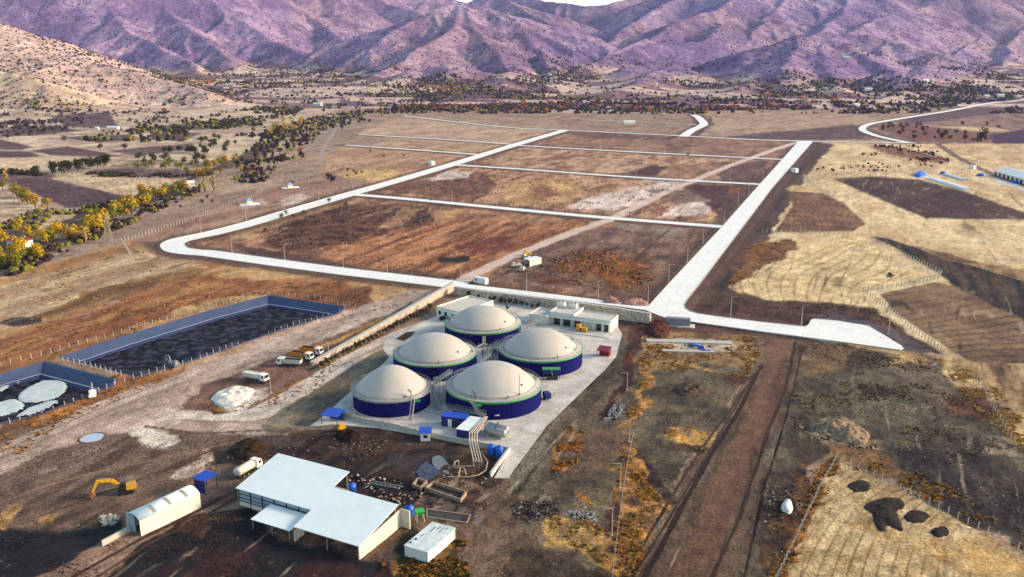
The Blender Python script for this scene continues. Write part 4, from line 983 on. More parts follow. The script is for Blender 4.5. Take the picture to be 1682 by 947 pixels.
# ================================================================ yard buildings
def plain_building(name, p0, p1, depth, h, label, cat, wall, roof, parapet=.5, win=None, doors=None, group=None):
    rz, L = head(p0, p1); g0 = G(*p0)
    t = empty(name, (g0[0], g0[1], max(0, g0[2]) if g0[1] < 1500 else g0[2]), rz, label, cat, group)
    mb = MB(); mb.box(0, L, 0, depth, -.3, h); mb.build('wall', wall, t)
    mb = MB(); mb.box(.25, L-.25, .25, depth-.25, h, h+.05); r_ = mb.build('roof', roof, t)
    if parapet:
        mb = MB(); q = parapet
        mb.box(-.05,L+.05,-.05,.2,h-.02,h+q); mb.box(-.05,L+.05,depth-.2,depth+.05,h-.02,h+q); mb.box(-.05,.2,.2,depth-.2,h-.02,h+q); mb.box(L-.2,L+.05,.2,depth-.2,h-.02,h+q)
        mb.build('parapet', wall, t)
    for (x0, x1, z0, z1) in (win or []):
        mb = MB(); mb.box(x0-.1, x1+.1, -.06, .02, z0-.1, z1+.1); f_ = mb.build('window', mWhite, t)
        mb = MB(); mb.box(x0, x1, -.09, -.03, z0, z1); mb.build('pane', mGlass, f_)
    for (x0, x1, z1) in (doors or []):
        mb = MB(); mb.box(x0, x1, -.08, .02, 0, z1); mb.build('door', mGlass, t)
    return t, L
plain_building('flat_roofed_block', (717,519.5), (757,529), 21.5, 4.1, 'white flat-roofed block by the corner of the stone walls', 'building', mWall, mRoofG, .5, [(1.2,2.6,1.3,2.9),(4.6,6,1.3,2.9),(8.5,10,1.3,2.9)])
# office: three joined volumes
rz, LO = head((871,529), (1001,547)); g0 = G(871,529)
t = empty('office_building', (g0[0], g0[1], .1), rz, 'long white office block with dark doorways behind the right tank', 'building')
mb = MB(); mb.box(0, 8, -1.2, 9.5, -.3, 3.6); mb.box(8, 18.6, 1.6, 12.5, -.3, 4.9); mb.box(18.6, LO, 1.2, 10.5, -.3, 4.3); mb.build('wall', mWall, t)
mb = MB(); mb.box(.25,7.8,-.9,9.3,3.6,3.66,0); mb.box(8.3,18.3,1.9,12.2,4.9,4.96); mb.box(18.9,LO-.3,1.5,10.2,4.3,4.36); mb.build('roof', mRoofG, t)
mb = MB()
for (x0,x1,y0,y1,h) in ((-.05,8,-1.25,9.55,3.6),(7.95,18.65,1.55,12.55,4.9),(18.66,LO+.05,1.15,10.55,4.3)):
    mb.box(x0,x1,y0,y0+.25,h,h+.45); mb.box(x0,x1,y1-.25,y1,h,h+.45); mb.box(x0,x0+.25,y0+.25,y1-.25,h,h+.45); mb.box(x1-.25,x1,y0+.25,y1-.25,h,h+.45)
mb.box(8.2,LO+.1,-.3,1.5,3.35,3.6)
mb.build('parapet', mWall, t)
for (x0,x1,z1,y) in ((10,13,2.6,1.6),(14.2,17.4,2.6,1.6),(19.2,21.4,3.0,1.2),(28.6,30.6,3.0,1.2),(32,34,3.0,1.2)):
    mb = MB(); mb.box(x0-.15,x1+.15,y-.06,y+.03,0,z1+.15); f_ = mb.build('doorway', mGrey, t); mb = MB(); mb.box(x0,x1,y-.1,y-.03,.05,z1); mb.build('pane', mGlass, f_)
for x in (8.5,13.6,18.2,24,27.8,31.3,34.2): mb = MB(); mb.box(x-.2,x+.2,-.2,.2,0,3.35); mb.build('pillar', mWall, t)
mb = MB(); mb.box(8.2,LO+2.5,-7,-.4,-.05,.25); mb.build('terrace', mPad, t)
for (px_, py_, nm) in ((922,500,'left'), (942,502.5,'right')):
    q = P(px_, py_+3, 5.0); u = empty('rooftop_unit', (q.x, q.y, 5.06), rz, 'boxy white rooftop cooling unit, the %s one of two on the office roof' % nm, 'cooling unit')
    mb = MB(); mb.box(-1.6,1.6,-1.2,1.2,.2,1.9); mb.build('casing', mWhite, u)
    for fx in (-.8,.8): mb = MB(); mb.tube((fx,0,1.9),(fx,0,2.05),.55,n=12); mb.build('fan', mDSteel, u)
    mb = MB(); mb.box(-1.5,1.5,-1.1,1.1,0,.2); mb.build('skid', mSteel, u)
q = G(955.5,545); t = empty('generator', (q[0], q[1], .15), rz, 'yellow generator set standing before the office doorways', 'generator')
mb = MB(); mb.box(-2.2,-.6,-.8,.8,.3,2.9); mb.box(-.6,2.2,-.8,.8,.3,1.9); mb.build('canopy', mYellow, t)
mb = MB(); mb.box(-2.2,2.2,-.7,.7,0,.3); mb.box(-.5,.1,-.86,-.8,.6,1.6); mb.tube((-1.4,0,2.9),(-1.4,0,3.5),.12); mb.build('skid', mBlack, t)
# red canopy at the right pad edge
q = G(992,585); t = empty('red_canopy', (q[0], q[1], .1), math.radians(-25), 'small dark red sheet shelter on the right edge of the paving', 'shelter')
mb = MB(); mb.hexa([(-2.3,-2,2.5),(2.3,-2,2.5),(2.3,2,3.3),(-2.3,2,3.3),(-2.3,-2,2.6),(2.3,-2,2.6),(2.3,2,3.4),(-2.3,2,3.4)]); mb.build('roof', mRed, t)
for x in (-2,2):
    for y, h in ((-1.8,2.5),(1.8,3.3)): mb = MB(); mb.tube((x,y,0),(x,y,h),.07,n=4); mb.build('post', mDSteel, t)
mb = MB(); mb.box(-1.9,1.9,.2,1.7,0,2.2); mb.build('cabinet', mRed, t)
# transformer kiosk
rz, L = head((1093,534),(1133,536.7)); q = G(1093,534); t = empty('transformer_kiosk', (q[0], q[1], .25), rz, 'long grey metal kiosk below the road junction', 'kiosk')
mb = MB(); mb.box(0,3.1,0,2.6,0,2.7); mb.box(3.2,L,0,2.6,0,2.6); mb.build('cabinet', mKiosk, t)
mb = MB(); mb.box(-.1,L+.1,-.15,2.75,2.7,2.85); mb.build('roof', mGrey, t)
mb = MB(); mb.box(-1.5,L+2,-1.4,3.4,-.4,0); mb.build('plinth', mPad, t)
for x in (.4,1.7,3.6,5,6.5,8): mb = MB(); mb.box(x,x+1.1,-.05,.01,.25,2.3); mb.build('door', mKiosk, t)
# blue container + white roofed control room + booth
rz, L = head((725,700),(758,704)); q = G(725,700); t = empty('blue_container', (q[0], q[1], .1), rz, 'bright blue container cabin with white door, in front of the tanks', 'container')
mb = MB(); mb.box(0,L+1.2,0,3.4,0,3.2); mb.build('body', mNavy2, t); mb = MB(); mb.hexa([(-.1,-.15,3.2),(L+1.3,-.15,3.2),(L+1.3,3.5,3.35),(-.1,3.5,3.35),(-.1,-.15,3.3),(L+1.3,-.15,3.3),(L+1.3,3.5,3.5),(-.1,3.5,3.5)]); mb.build('roof', mBlue, t)
mb = MB(); mb.box(2.1,3.3,-.06,.01,.1,2.5); mb.build('door', mWhite, t); mb = MB(); mb.box(3.9,5.6,-.05,.01,.7,2.3); mb.build('window', mGlass, t)
rz, L = head((750,717.7),(767,720.6)); q = G(750,717.7); t = empty('control_room', (q[0], q[1], .1), rz, 'navy control cabin with white flat roof beside the pipe rack', 'cabin')
mb = MB(); mb.box(0,L+.6,0,9.8,0,2.5); mb.build('body', mNavy2, t); mb = MB(); mb.box(-.15,L+.8,-.2,10,2.5,2.62); mb.build('roof', mRoofW, t)
q = G(691,725); t = empty('guard_booth', (q[0], q[1], .05), math.radians(5), 'little white booth with blue roof by the low front wall', 'booth')
mb = MB(); mb.box(0,2.8,0,2.8,0,2.5); mb.build('body', mWhite, t); mb = MB(); mb.hexa([(-.4,-.4,2.5),(3.2,-.4,2.5),(3.2,3.2,2.9),(-.4,3.2,2.9),(-.4,-.4,2.62),(3.2,-.4,2.62),(3.2,3.2,3.02),(-.4,3.2,3.02)]); mb.build('roof', mBlue, t)
mb = MB(); mb.box(.8,2,-.05,.01,1,1.9); mb.build('window', mGlass, t)
def canopy(px, py, rzd, wx, wy, h0, h1, rm, label, deep=None, extra=None):
    q = G(px, py); t = empty('open_canopy', (q[0], q[1], .05), math.radians(rzd), label, 'canopy')
    mb = MB(); mb.hexa([(-wx,-wy,h0),(wx,-wy,h0),(wx,wy,h1),(-wx,wy,h1),(-wx,-wy,h0+.14),(wx,-wy,h0+.14),(wx,wy,h1+.14),(-wx,wy,h1+.14)]); mb.build('roof', rm, t)
    for x in (-wx+.3, wx-.3):
        for y, h in ((-wy+.3, h0), (wy-.3, h1)):
            mb = MB(); mb.tube((x,y,0),(x,y,h),.12,n=6); mb.build('post', mDSteel, t)
    if deep: mb = MB(); mb.box(*deep); mb.build('back_panel', mNavy2, t)
    return t
canopy(548,694,-20,2.9,2.6,3.0,3.5,mBlue,'blue sheet canopy at the left front corner of the paving',(-2.4,2.4,1.9,2.1,.2,3.0))
t = canopy(339,806,66,2.4,2.0,4.0,4.2,mBlue,'blue roofed canopy behind the arched white store',(-2,-1.8,-1.6,1.6,.3,3.6))
q = G(533,709); t = empty('forklift', (q[0]+5, q[1]+1, 0), .6, 'small yellow loader parked under the blue corner canopy', 'loader')
mb = MB(); mb.box(-1.2,1.0,-.7,.7,.5,1.4); mb.box(-.9,.3,-.6,.6,1.4,2.2); mb.build('body', mYellow, t)
for x in (-.8,.8):
    for y in (-.75,.75): mb = MB(); mb.tube((x,y-.12,.4),(x,y+.12,.4),.4,n=12); mb.build('wheel', mBlack, t)
mb = MB(); mb.box(1.0,1.8,-.8,.8,.2,.7); mb.build('bucket', mDSteel, t)
# horizontal cylinders
for k, (px_, py_) in enumerate(((797,714),(801,709))):
    q = G(px_, py_); t = empty('horizontal_tank', (q[0], q[1]+(0 if k == 0 else .3), .1), math.radians(-28), ('grey horizontal cylinder tank, the front one beside the pipe rack','grey horizontal cylinder tank lying just behind the front one')[k], 'tank')
    mb = MB(); n = 20; mb.lathe([(.05,-.1),(.9,0),(1.25,.35),(1.25,6.6),(.9,6.95),(.05,7.05)], n)
    for i, v in enumerate(mb.v): mb.v[i] = (v[2], v[0], v[1]+1.7)
    mb.build('shell', mSteel, t); mb = MB(); mb.box(1,1.4,-.9,.9,0,1.0); mb.build('saddle', mRing, t); mb = MB(); mb.box(5.4,5.8,-.9,.9,0,1.0); mb.build('saddle', mRing, t)
    mb = MB(); mb.tube((3.5,0,2.9),(3.5,0,3.5),.2,n=8); mb.build('manhole', mDSteel, t)
for k, (px_, py_) in enumerate(((807,748.5),(820,751))):
    q = G(px_, py_); t = empty('water_barrel', (q[0], q[1]+1, 0), 0, ('bright blue plastic water tank, the left one of the pair','bright blue plastic water tank, the right one of the pair')[k], 'water tank')
    mb = MB(); mb.lathe([(.02,0),(1.05,0),(1.12,.15),(1.08,.8),(1.13,.9),(1.08,1.6),(1.12,1.75),(1.08,2.4),(.95,2.75),(.45,2.9),(.02,2.9)], 28); mb.build('shell', mBlueP, t)
    mb = MB(); mb.lathe([(.4,2.88),(.42,3.05),(.02,3.07)], 16); mb.build('lid', mNavy2, t)
# pipe rack going down to the pit
t = empty('pipe_rack', G(775,735), 0, 'bundle of pale elevated pipes running down from the control cabin to the pit', 'pipe rack')
o = Vector(t.location); mb = MB(); lg = MB()
for k in range(4):
    off = k*1.15
    pts = [Pz(796+k*1.5,684,2.9), Pz(771+k*4.2,711,2.9), Pz(771.5+k*4,727,2.9), Pz(778+k*4.5,757,2.5-.2*k)]
    mb.path([Vector(p)-o for p in pts], .17, 6)
    for p in pts: p = Vector(p)-o; lg.tube((p.x,p.y,-o.z),(p.x,p.y,p.z),.08,n=4)
for f in np.linspace(0,1,7):
    a = Vector(Pz(771,711,2.8)).lerp(Vector(Pz(796,684,2.8)), f)-o; b = Vector(Pz(783.6,711,2.8)).lerp(Vector(Pz(800.5,684,2.8)), f)-o; lg.tube(a, b, .1, n=4)
    a = Vector(Pz(771.5,727,2.8)).lerp(Vector(Pz(778,757,2.4)), f)-o; b = Vector(Pz(783.5,727,2.8)).lerp(Vector(Pz(791,757,1.9)), f)-o; lg.tube(a, b, .1, n=4)
mb.build('pipes', mat('pale_pipe', (214,196,178), .6, 0, .1), t); lg.build('frame', mSteel, t)
t = empty('pit_pipework', G(760,768), 0, 'low pale pipe frame and gantry over the sump by the murky pool', 'pipes')
o = Vector(t.location); mb = MB()
for pts in ([(742,765,1),(779,765,1),(777,756,1),(792,760,1)],[(744,768,.6),(762,768,.6),(766,780,.4)],[(746,764,3.2),(747,758,3.2),(753,756,3.2),(753,766,.5)],[(746,765,.2),(746,764,3.2)],[(790,742,.8),(801,758,.7),(798,772,.6),(786,780,.6),(768,783,.5),(735,783,.4)],[(756,767,1),(753,783,.3)]):
    mb.path([Vector(Pz(*p))-o for p in pts], .16, 5)
mb.build('pipes', mat('rusty_pipe', (206,180,156), .7, 0, .15), t)
# low precast wall round the front of the pad
def lowwall(pts, h, th, m, label, cat='wall', name='boundary_wall', posts=0, h1=None):
    w_ = [W(*p) for p in pts]; t = empty(name, (*w_[0], 0), 0, label, cat); o = w_[0]; mb = MB(); cp = MB(); tot = sum(math.dist(a,b) for a,b in zip(w_[:-1],w_[1:])); run = 0
    for a, b in zip(w_[:-1], w_[1:]):
        L = math.dist(a, b); d = ((b[0]-a[0])/L, (b[1]-a[1])/L); nn = (-d[1]*th/2, d[0]*th/2)
        z0 = h if h1 is None else h+(h1-h)*run/tot; run += L; z1 = h if h1 is None else h+(h1-h)*run/tot
        q = [(a[0]-nn[0],a[1]-nn[1]),(b[0]-nn[0],b[1]-nn[1]),(b[0]+nn[0],b[1]+nn[1]),(a[0]+nn[0],a[1]+nn[1])]
        q = [(x-o[0], y-o[1]) for x, y in q]; zz = (z0, z1, z1, z0)
        mb.hexa([(x,y,-.6) for x,y in q]+[(x,y,z) for (x,y),z in zip(q,zz)])
        n2 = (nn[0]*1.25, nn[1]*1.25); q = [(a[0]-n2[0]-o[0],a[1]-n2[1]-o[1]),(b[0]-n2[0]-o[0],b[1]-n2[1]-o[1]),(b[0]+n2[0]-o[0],b[1]+n2[1]-o[1]),(a[0]+n2[0]-o[0],a[1]+n2[1]-o[1])]
        cp.hexa([(x,y,z+.003) for (x,y),z in zip(q,zz)]+[(x,y,z+.12) for (x,y),z in zip(q,zz)])
        if posts:
            for k in range(int(L/posts)+1):
                f = k*posts/L; x = a[0]+(b[0]-a[0])*f-o[0]; y = a[1]+(b[1]-a[1])*f-o[1]; pm = MB(); pm.box(x-.12,x+.12,y-.2,y+.2,0,h+.5); pm.build('pillar', mRing, t)
    mb.build('wall_face', m, t); cp.build('coping', mRing, t); return t
lowwall([(556,682),(600,695),(640,702),(700,717),(770,731),(836,743)], 1.5, .25, mRing, 'low pale precast wall along the front of the tank yard', posts=3.2)
lowwall([(837,740),(806,783)], 1.2, .5, mWhite, 'short white kerb wall running down from the blue water tanks')
lowwall([(512,601),(560,575),(620,543),(690,505),(745,475)], 1.5, 1.3, mStone, 'long pale stone wall on the left of the tank yard', h1=3.6)
lowwall([(747,482),(800,491),(840,496.5),(930,509),(1000,520),(1068,532)], 3.4, 1.4, mStone, 'pale stone retaining wall below the road behind the office', h1=4.6)

# ================================================================ big shed, container, arched store
def slope(x, y): return 3.5 + .172 * y
q = G(590,920); t = empty('open_shed', (q[0], q[1], 0), math.radians(90-27)-math.pi/2, 'large L-shaped open shed with white sheet roof in the foreground', 'shed')
mb = MB(); mb.prism([(-18.1,-.2),(.35,-.2),(.35,15.2),(-18.6,15.2),(-18.6,21.8),(-41.6,21.8),(-41.6,6.2),(-18.1,6.2)], lambda x,y: slope(x,y), lambda x,y: slope(x,y)+.16); mb.build('roof', mRoofW, t)
mb = MB(); mb.prism([(-.15,0),(.15,0),(.15,16.4),(-.15,16.4)], -.3, lambda x,y: 3.45 if y < 8 else 4.4); 
mb.box(.15,2.6,16.2,16.5,-.3,4.6); mb.box(-18.4,.1,14.9,15.1,-.3,2.2); mb.box(-41.3,-41.1,6.5,21.5,-.3,4); mb.box(-41.3,-18.9,21.3,21.5,-.3,2.4); mb.box(-41.1,-18.3,6.5,6.75,-.3,1.2); mb.build('wall', mCream, t)
mb = MB(); mb.box(-41.1,-18.4,6.6,6.7,1.3,4.5); mb.build('side_cladding', mPoly, t)
mb = MB()
for k in range(7): x = -41+k*3.77; mb.box(x-.1,x+.1,6.4,6.58,0,4.5)
for z in (1.35,2.3,3.3,4.4): mb.box(-41,-18.4,6.45,6.57,z-.06,z+.06)
mb.build('cladding_frame', mDSteel, t)
for x in (-18,-9,-.3):
    for y in (.3,7.5,14.6): mb = MB(); mb.tube((x,y,0),(x,y,slope(x,y)-.02),.16,n=6); mb.build('post', mSteel, t)
for x in (-41,-33,-26,-19):
    for y in (7.0,14,21.0): mb = MB(); mb.tube((x,y,0),(x,y,slope(x,y)-.02),.16,n=6); mb.build('post', mSteel, t)
for x in (-18,-12,-6,-.3): mb = MB(); mb.tube((x,0,slope(x,0)-.25),(x,15,slope(x,15)-.25),.14,n=4); mb.build('rafter', mDSteel, t)
for x in (-41,-35.5,-30,-24.5,-19): mb = MB(); mb.tube((x,6.4,slope(x,6.4)-.25),(x,21.5,slope(x,21.5)-.25),.14,n=4); mb.build('rafter', mDSteel, t)
mb = MB(); mb.hexa([(-30.2,-1.0,2.7),(-18.5,-1.0,2.7),(-18.5,6.0,3.2),(-30.2,6.0,3.2),(-30.2,-1.0,2.82),(-18.5,-1.0,2.82),(-18.5,6.0,3.32),(-30.2,6.0,3.32)]); mb.build('lean_to_roof', mRoofW, t)
for x in (-29.8,-24,-18.9): mb = MB(); mb.tube((x,-.8,0),(x,-.8,2.7),.12,n=6); mb.build('post', mSteel, t)
mb = MB(); mb.box(-18.2,-17.9,-.1,3.2,-.3,2.6); mb.build('inner_wall', mCream, t)
# container shed
rz, L = head((665,912),(703,924)); q = G(665,912); t = empty('site_container', (q[0], q[1], 0), rz, 'white box container store with streaked roof right of the big shed', 'container')
mb = MB(); mb.box(0,L,0,11.3,-.2,2.45); mb.build('body', mat('container_panel', (232,234,234), .6, 0, .04, .5, wave=('X', 3, .4)), t)
mb = MB(); mb.box(-.12,L+.12,-.12,11.45,2.45,2.6); mb.build('roof', mat('streaked_white_roof', (236,250,250), .5, 0, 0, .5, rgb2=(206,214,216)), t)
mDirt = mat('roof_dirt', (150,160,165), .8, 0, .2, 3)
for (x,y,w_,h_) in ((1.6,7.2,.4,2.6),(2.6,8.8,.35,1.6),(3.6,7.9,.3,2.4),(4.4,9.6,.3,1.4),(1.0,4.6,.25,1.3)): mb = MB(); mb.box(x,x+w_,y,y+h_,2.6,2.606); mb.build('dirt_streak', mDirt, t)
mb = MB(); mb.box(.7,1.1,3.0,3.4,2.6,2.85); mb.build('blue_vent', mNavy2, t)
mb = MB(); mb.box(.4,.8,1.3,1.7,2.6,2.8); mb.build('grey_vent', mDSteel, t)
mb = MB(); mb.tube((L+.2,10.9,0),(L+.2,10.9,3.0),.06,n=5); mb.tube((L+.2,10.9,3),(L-2.2,11.2,3.1),.06,n=5); mb.build('mast', mWhite, t)
# arched store
mSky = mat('grey_skylight', (160,160,150), .4, 0, .1)
rz, L = head((231.6,880.7),(330,833)); q = G(231.6,880.7); t = empty('arched_store', (q[0], q[1], 0), rz, 'long white arched sheet store beside the muddy track', 'shed')
wd = 5.2; hs = 3.9
def arch(y, k=0): 
    u = y / wd; return hs + 1.1 * math.sin(math.pi * u) ** .8 * 1.0
ys = [wd * i / 14 for i in range(15)]
mb = MB(); vs = []
for x in (0, L):
    vs += [(x, y, arch(y)) for y in ys] + [(x, y, arch(y)+.12) for y in ys]
n = 15; fs = []
for i in range(n-1): fs += [(n+i, 2*n+n+i, 2*n+n+i+1, n+i+1), (i, i+1, 2*n+i+1, 2*n+i), (i, n+i, n+i+1, i+1), (2*n+i, 2*n+i+1, 3*n+i+1, 3*n+i)]
mb.add(vs, fs, 0, True); mb.build('roof', mRoofW, t)
mb = MB(); mb.box(0,L,-.12,0,-.2,hs+.1); mb.box(0,L,wd,wd+.12,-.2,hs+.1); mb.build('wall', mat('cream_sheet', (242,236,226), .6, 0, .05, .5, wave=('X', 2.4, .3)), t)
for k in (.26, .52, .80):
    mb = MB(); x = L*k; n = 9; yy_ = [wd*(.04+.55*i/(n-1)) for i in range(n)]
    vs = [(x-.45,y,arch(y)+.14) for y in yy_]+[(x+.45,y,arch(y)+.14) for y in yy_]
    mb.add(vs, [(i,n+i,n+i+1,i+1) for i in range(n-1)]); mb.build('skylight', mSky, t)
mb = MB(); mb.add([(L-.05,y,arch(y)) for y in ys]+[(L-.05,y,-.2) for y in ys], [(i,i+1,15+i+1,15+i) for i in range(14)]); mb.build('end_wall', mCream, t)
mb = MB(); mb.box(.2,.35,wd*.45,wd,0,hs+.7); mb.build('door_leaf', mPoly, t)
lowwall([(214,872),(168,897)], 1.3, .35, mRing, 'broken concrete kerb wall continuing from the arched store')

# ================================================================ vehicles
def wheel(t, x, y, r=.52, w_=.3):
    mb = MB(); mb.tube((x,y-w_/2,r),(x,y+w_/2,r),r,n=14); o = mb.build('wheel', mBlack, t); mb = MB(); mb.tube((x,y-w_/2-.02,r),(x,y+w_/2+.02,r),r*.5,n=10); mb.build('rim', mSteel, o)
def dump_truck(px, py, rz, bedm, label, L=9.0, load=None, tanker=False):
    q = G(px, py); t = empty('dump_truck', (q[0], q[1], max(q[2], -.1)), rz, label, 'truck', 'trucks parked on the site')
    c = MB(); x = L-2.2; prof = [(0,0),(2.1,0),(2.15,.9),(1.75,2.1),(.1,2.2)]
    vs = [(x+a, -1.22, .8+b) for a,b in prof]+[(x+a, 1.22, .8+b) for a,b in prof]
    c.add(vs, [(0,1,2,3,4),(9,8,7,6,5)]+[(i+5,(i+1)%5+5,(i+1)%5,i) for i in range(5)]); cb = c.build('cab', mWhite, t)
    g_ = MB(); g_.hexa([(x+2.17,-1.05,1.75),(x+2.22,-1.05,1.75),(x+2.22,1.05,1.75),(x+2.17,1.05,1.75),(x+1.83,-1.0,2.75),(x+1.88,-1.0,2.75),(x+1.88,1.0,2.75),(x+1.83,1.0,2.75)]); g_.build('windscreen', mGlass, cb)
    for sg in (-1.25,1.21): g_ = MB(); g_.box(x+.7,x+1.6,sg,sg+.04,1.85,2.6); g_.build('side_window', mGlass, cb)
    b = MB(); b.box(x+2.0,x+2.3,-1.2,1.2,.45,.95); b.build('bumper', mDSteel, t)
    ch = MB(); ch.box(0,x+1.8,-.5,.5,.6,.9); ch.box(x-1.4,x-.3,-1.15,-.5,.5,1.0); ch.build('chassis', mBlack, t)
    e = x-.35
    if tanker:
        mb = MB(); mb.lathe([(.05,-.05),(1.0,0),(1.25,.3),(1.25,e-.3),(1.0,e),(.05,e+.05)], 24)
        for i, v in enumerate(mb.v): mb.v[i] = (v[2], v[0]*1.0, v[1]*.9+2.05)
        mb.build('tank_body', bedm, t)
    else:
        z0, z1 = 1.15, 2.75; mb = MB()
        mb.hexa([(0,-1.1,z0),(e,-1.1,z0),(e,1.1,z0),(0,1.1,z0),(-.2,-1.2,z0+.15),(e,-1.2,z0+.15),(e,1.2,z0+.15),(-.2,1.2,z0+.15)])
        for sg in (-1,1): mb.hexa([(-.2,sg*1.2,z0+.1),(e,sg*1.2,z0+.1),(e,sg*1.1,z0+.1),(-.2,sg*1.1,z0+.1),(-.35,sg*1.28,z1),(e,sg*1.28,z1),(e,sg*1.18,z1),(-.35,sg*1.18,z1)])
        mb.box(e-.12,e,-1.2,1.2,z0+.1,z1+.3); mb.hexa([(-.2,-1.2,z0+.1),(-.1,-1.2,z0+.1),(-.1,1.2,z0+.1),(-.2,1.2,z0+.1),(-.4,-1.25,z1-.2),(-.3,-1.25,z1-.2),(-.3,1.25,z1-.2),(-.4,1.25,z1-.2)])
        for k in range(5): xx = .4+k*(e-.8)/4; mb.box(xx-.07,xx+.07,-1.36,-1.24,z0+.1,z1); mb.box(xx-.07,xx+.07,1.24,1.36,z0+.1,z1)
        mb.build('dump_bed', bedm, t)
        mb = MB(); mb.box(0,e-.14,-1.08,1.08,z0+.2,z1-.6 if load is None else z1-.15); mb.build('bed_floor' if load is None else 'load', load or mDSteel, t)
    for xx in (x+1.2, 3.2 if L < 9.3 else 3.6, 1.6):
        for y in (-1.0, 1.0): wheel(t, xx, y)
    if L > 9.3: wheel(t, x-.5, -1.0); wheel(t, x-.5, 1.0)
    return t
mBedW = mat('pale_truck_bed', (226,222,216), .6, 0, .08, 1.5)
mEarth = mat('dark_earth_load', (60,50,46), .95, 0, .2, 2, bump=.1)
def hd(a, b): return head(a, b)[0]
dump_truck(403,621.5,hd((403,622),(441,629.5)),mBedW,'white tipper truck nearest the white rubble heap',9.6,mLime)
dump_truck(494,601.5,hd((494,601.5),(457,599)),mBedW,'white tipper truck facing left in the row of three',8.8,mEarth)
dump_truck(480,588,hd((480,588),(513,592.5)),mOrange,'tipper truck with bright orange bed and white cab',8.6,mEarth)
dump_truck(497,579.5,hd((497,579.5),(527,583.5)),mOrange,'rearmost tipper truck with dark load, behind the orange one',8.4,mEarth)
dump_truck(389,788,hd((389,788),(423,768)),mat('cream_tank', (240,226,210), .5, 0, .05),'cream tanker truck at the back corner of the big shed',8.6,tanker=True)
def car(px, py, rz, m, label):
    q = G(px, py); t = empty('parked_car', (q[0], q[1], .12), rz, label, 'car')
    prof = [(0,.35),(4.3,.35),(4.35,.85),(3.3,1.0),(2.7,1.48),(1.0,1.5),(.1,1.0)]; n = len(prof)
    c = MB(); c.add([(a,-.85,b) for a,b in prof]+[(a,.85,b) for a,b in prof], [tuple(range(n)), tuple(range(2*n-1,n-1,-1))]+[(i+n,(i+1)%n+n,(i+1)%n,i) for i in range(n)]); c.build('body', m, t)
    g_ = MB(); g_.box(1.1,2.7,-.88,.88,1.05,1.4); g_.build('window', mGlass, t)
    for x in (.8,3.4):
        for y in (-.75,.75): wheel(t, x, y, .32, .2)
car(722,526,math.radians(20),mBlack,'dark car parked at the corner of the flat white block')
car(863,530,math.radians(10),mWhite,'white car parked at the left end of the office')
# excavator
q = G(207,808); t = empty('excavator', (q[0], q[1], q[2]+.05), math.radians(205), 'yellow excavator reaching left with bucket on the dark soil', 'excavator')
for sg in (-1,1):
    mb = MB(); pr = [(-1.9,.45),(-1.6,.05),(1.6,.05),(1.9,.45),(1.6,.85),(-1.6,.85)]; n = 6; y0, y1 = sg*1.3-.3, sg*1.3+.3
    mb.add([(a,y0,b) for a,b in pr]+[(a,y1,b) for a,b in pr], [tuple(range(n)), tuple(range(2*n-1,n-1,-1))]+[(i+n,(i+1)%n+n,(i+1)%n,i) for i in range(n)]); mb.build('track', mBlack, t)
mb = MB(); mb.box(-1,1,-1,1,.5,1.1); mb.build('undercarriage', mDSteel, t)
mb = MB(); mb.hexa([(-2.6,-1.3,1.1),(-.2,-1.3,1.1),(-.2,1.3,1.1),(-2.6,1.3,1.1),(-2.5,-1.25,2.3),(-.2,-1.25,2.1),(-.2,1.25,2.1),(-2.5,1.25,2.3)]); mb.build('engine_cover', mYellow, t)
mb = MB(); mb.box(-.2,1.5,-1.3,1.3,1.1,1.5); mb.build('platform', mBlack, t)
mb = MB(); mb.hexa([(-.1,.2,1.5),(1.5,.2,1.5),(1.5,1.3,1.5),(-.1,1.3,1.5),(0,.25,3.0),(1.2,.25,3.0),(1.2,1.25,3.0),(0,1.25,3.0)]); mb.build('cab', mBlack, t)
mb = MB()
def beam(mb, p, q_, a, b, w_=.28):
    p = Vector(p); q_ = Vector(q_); d = (q_-p).normalized(); nrm = Vector((-d.z,0,d.x)); y = Vector((0,w_,0))
    mb.hexa([p-nrm*a-y, q_-nrm*b-y, q_-nrm*b+y, p-nrm*a+y, p+nrm*a-y, q_+nrm*b-y, q_+nrm*b+y, p+nrm*a+y])
beam(mb,(1.0,-.3,1.7),(3.0,-.3,3.9),.35,.42); beam(mb,(3.0,-.3,3.9),(6.2,-.3,4.2),.42,.3)
mb.build('boom', mYellow, t)
mb = MB(); beam(mb,(6.1,-.3,4.5),(7.6,-.3,1.4),.34,.22,.22); mb.build('stick', mYellow, t)
mb = MB(); mb.tube((2.2,-.75,1.9),(3.4,-.7,3.8),.09); mb.build('cylinder', mSteel, t); mb = MB(); mb.tube((3.6,-.3,4.5),(6.0,-.3,4.9),.09); mb.build('cylinder', mSteel, t)
mb = MB(); mb.add([(7.4,-.8,1.5),(8.3,-.8,1.2),(8.2,-.8,.3),(7.5,-.8,.2),(7.0,-.8,.7),(7.4,.3,1.5),(8.3,.3,1.2),(8.2,.3,.3),(7.5,.3,.2),(7.0,.3,.7)],[(0,1,2,3,4),(9,8,7,6,5)]+[(i+5,(i+1)%5+5,(i+1)%5,i) for i in range(5)]); mb.build('bucket', mat('rusty_bucket', (190,110,50), .8, 0, .2, 2), t)
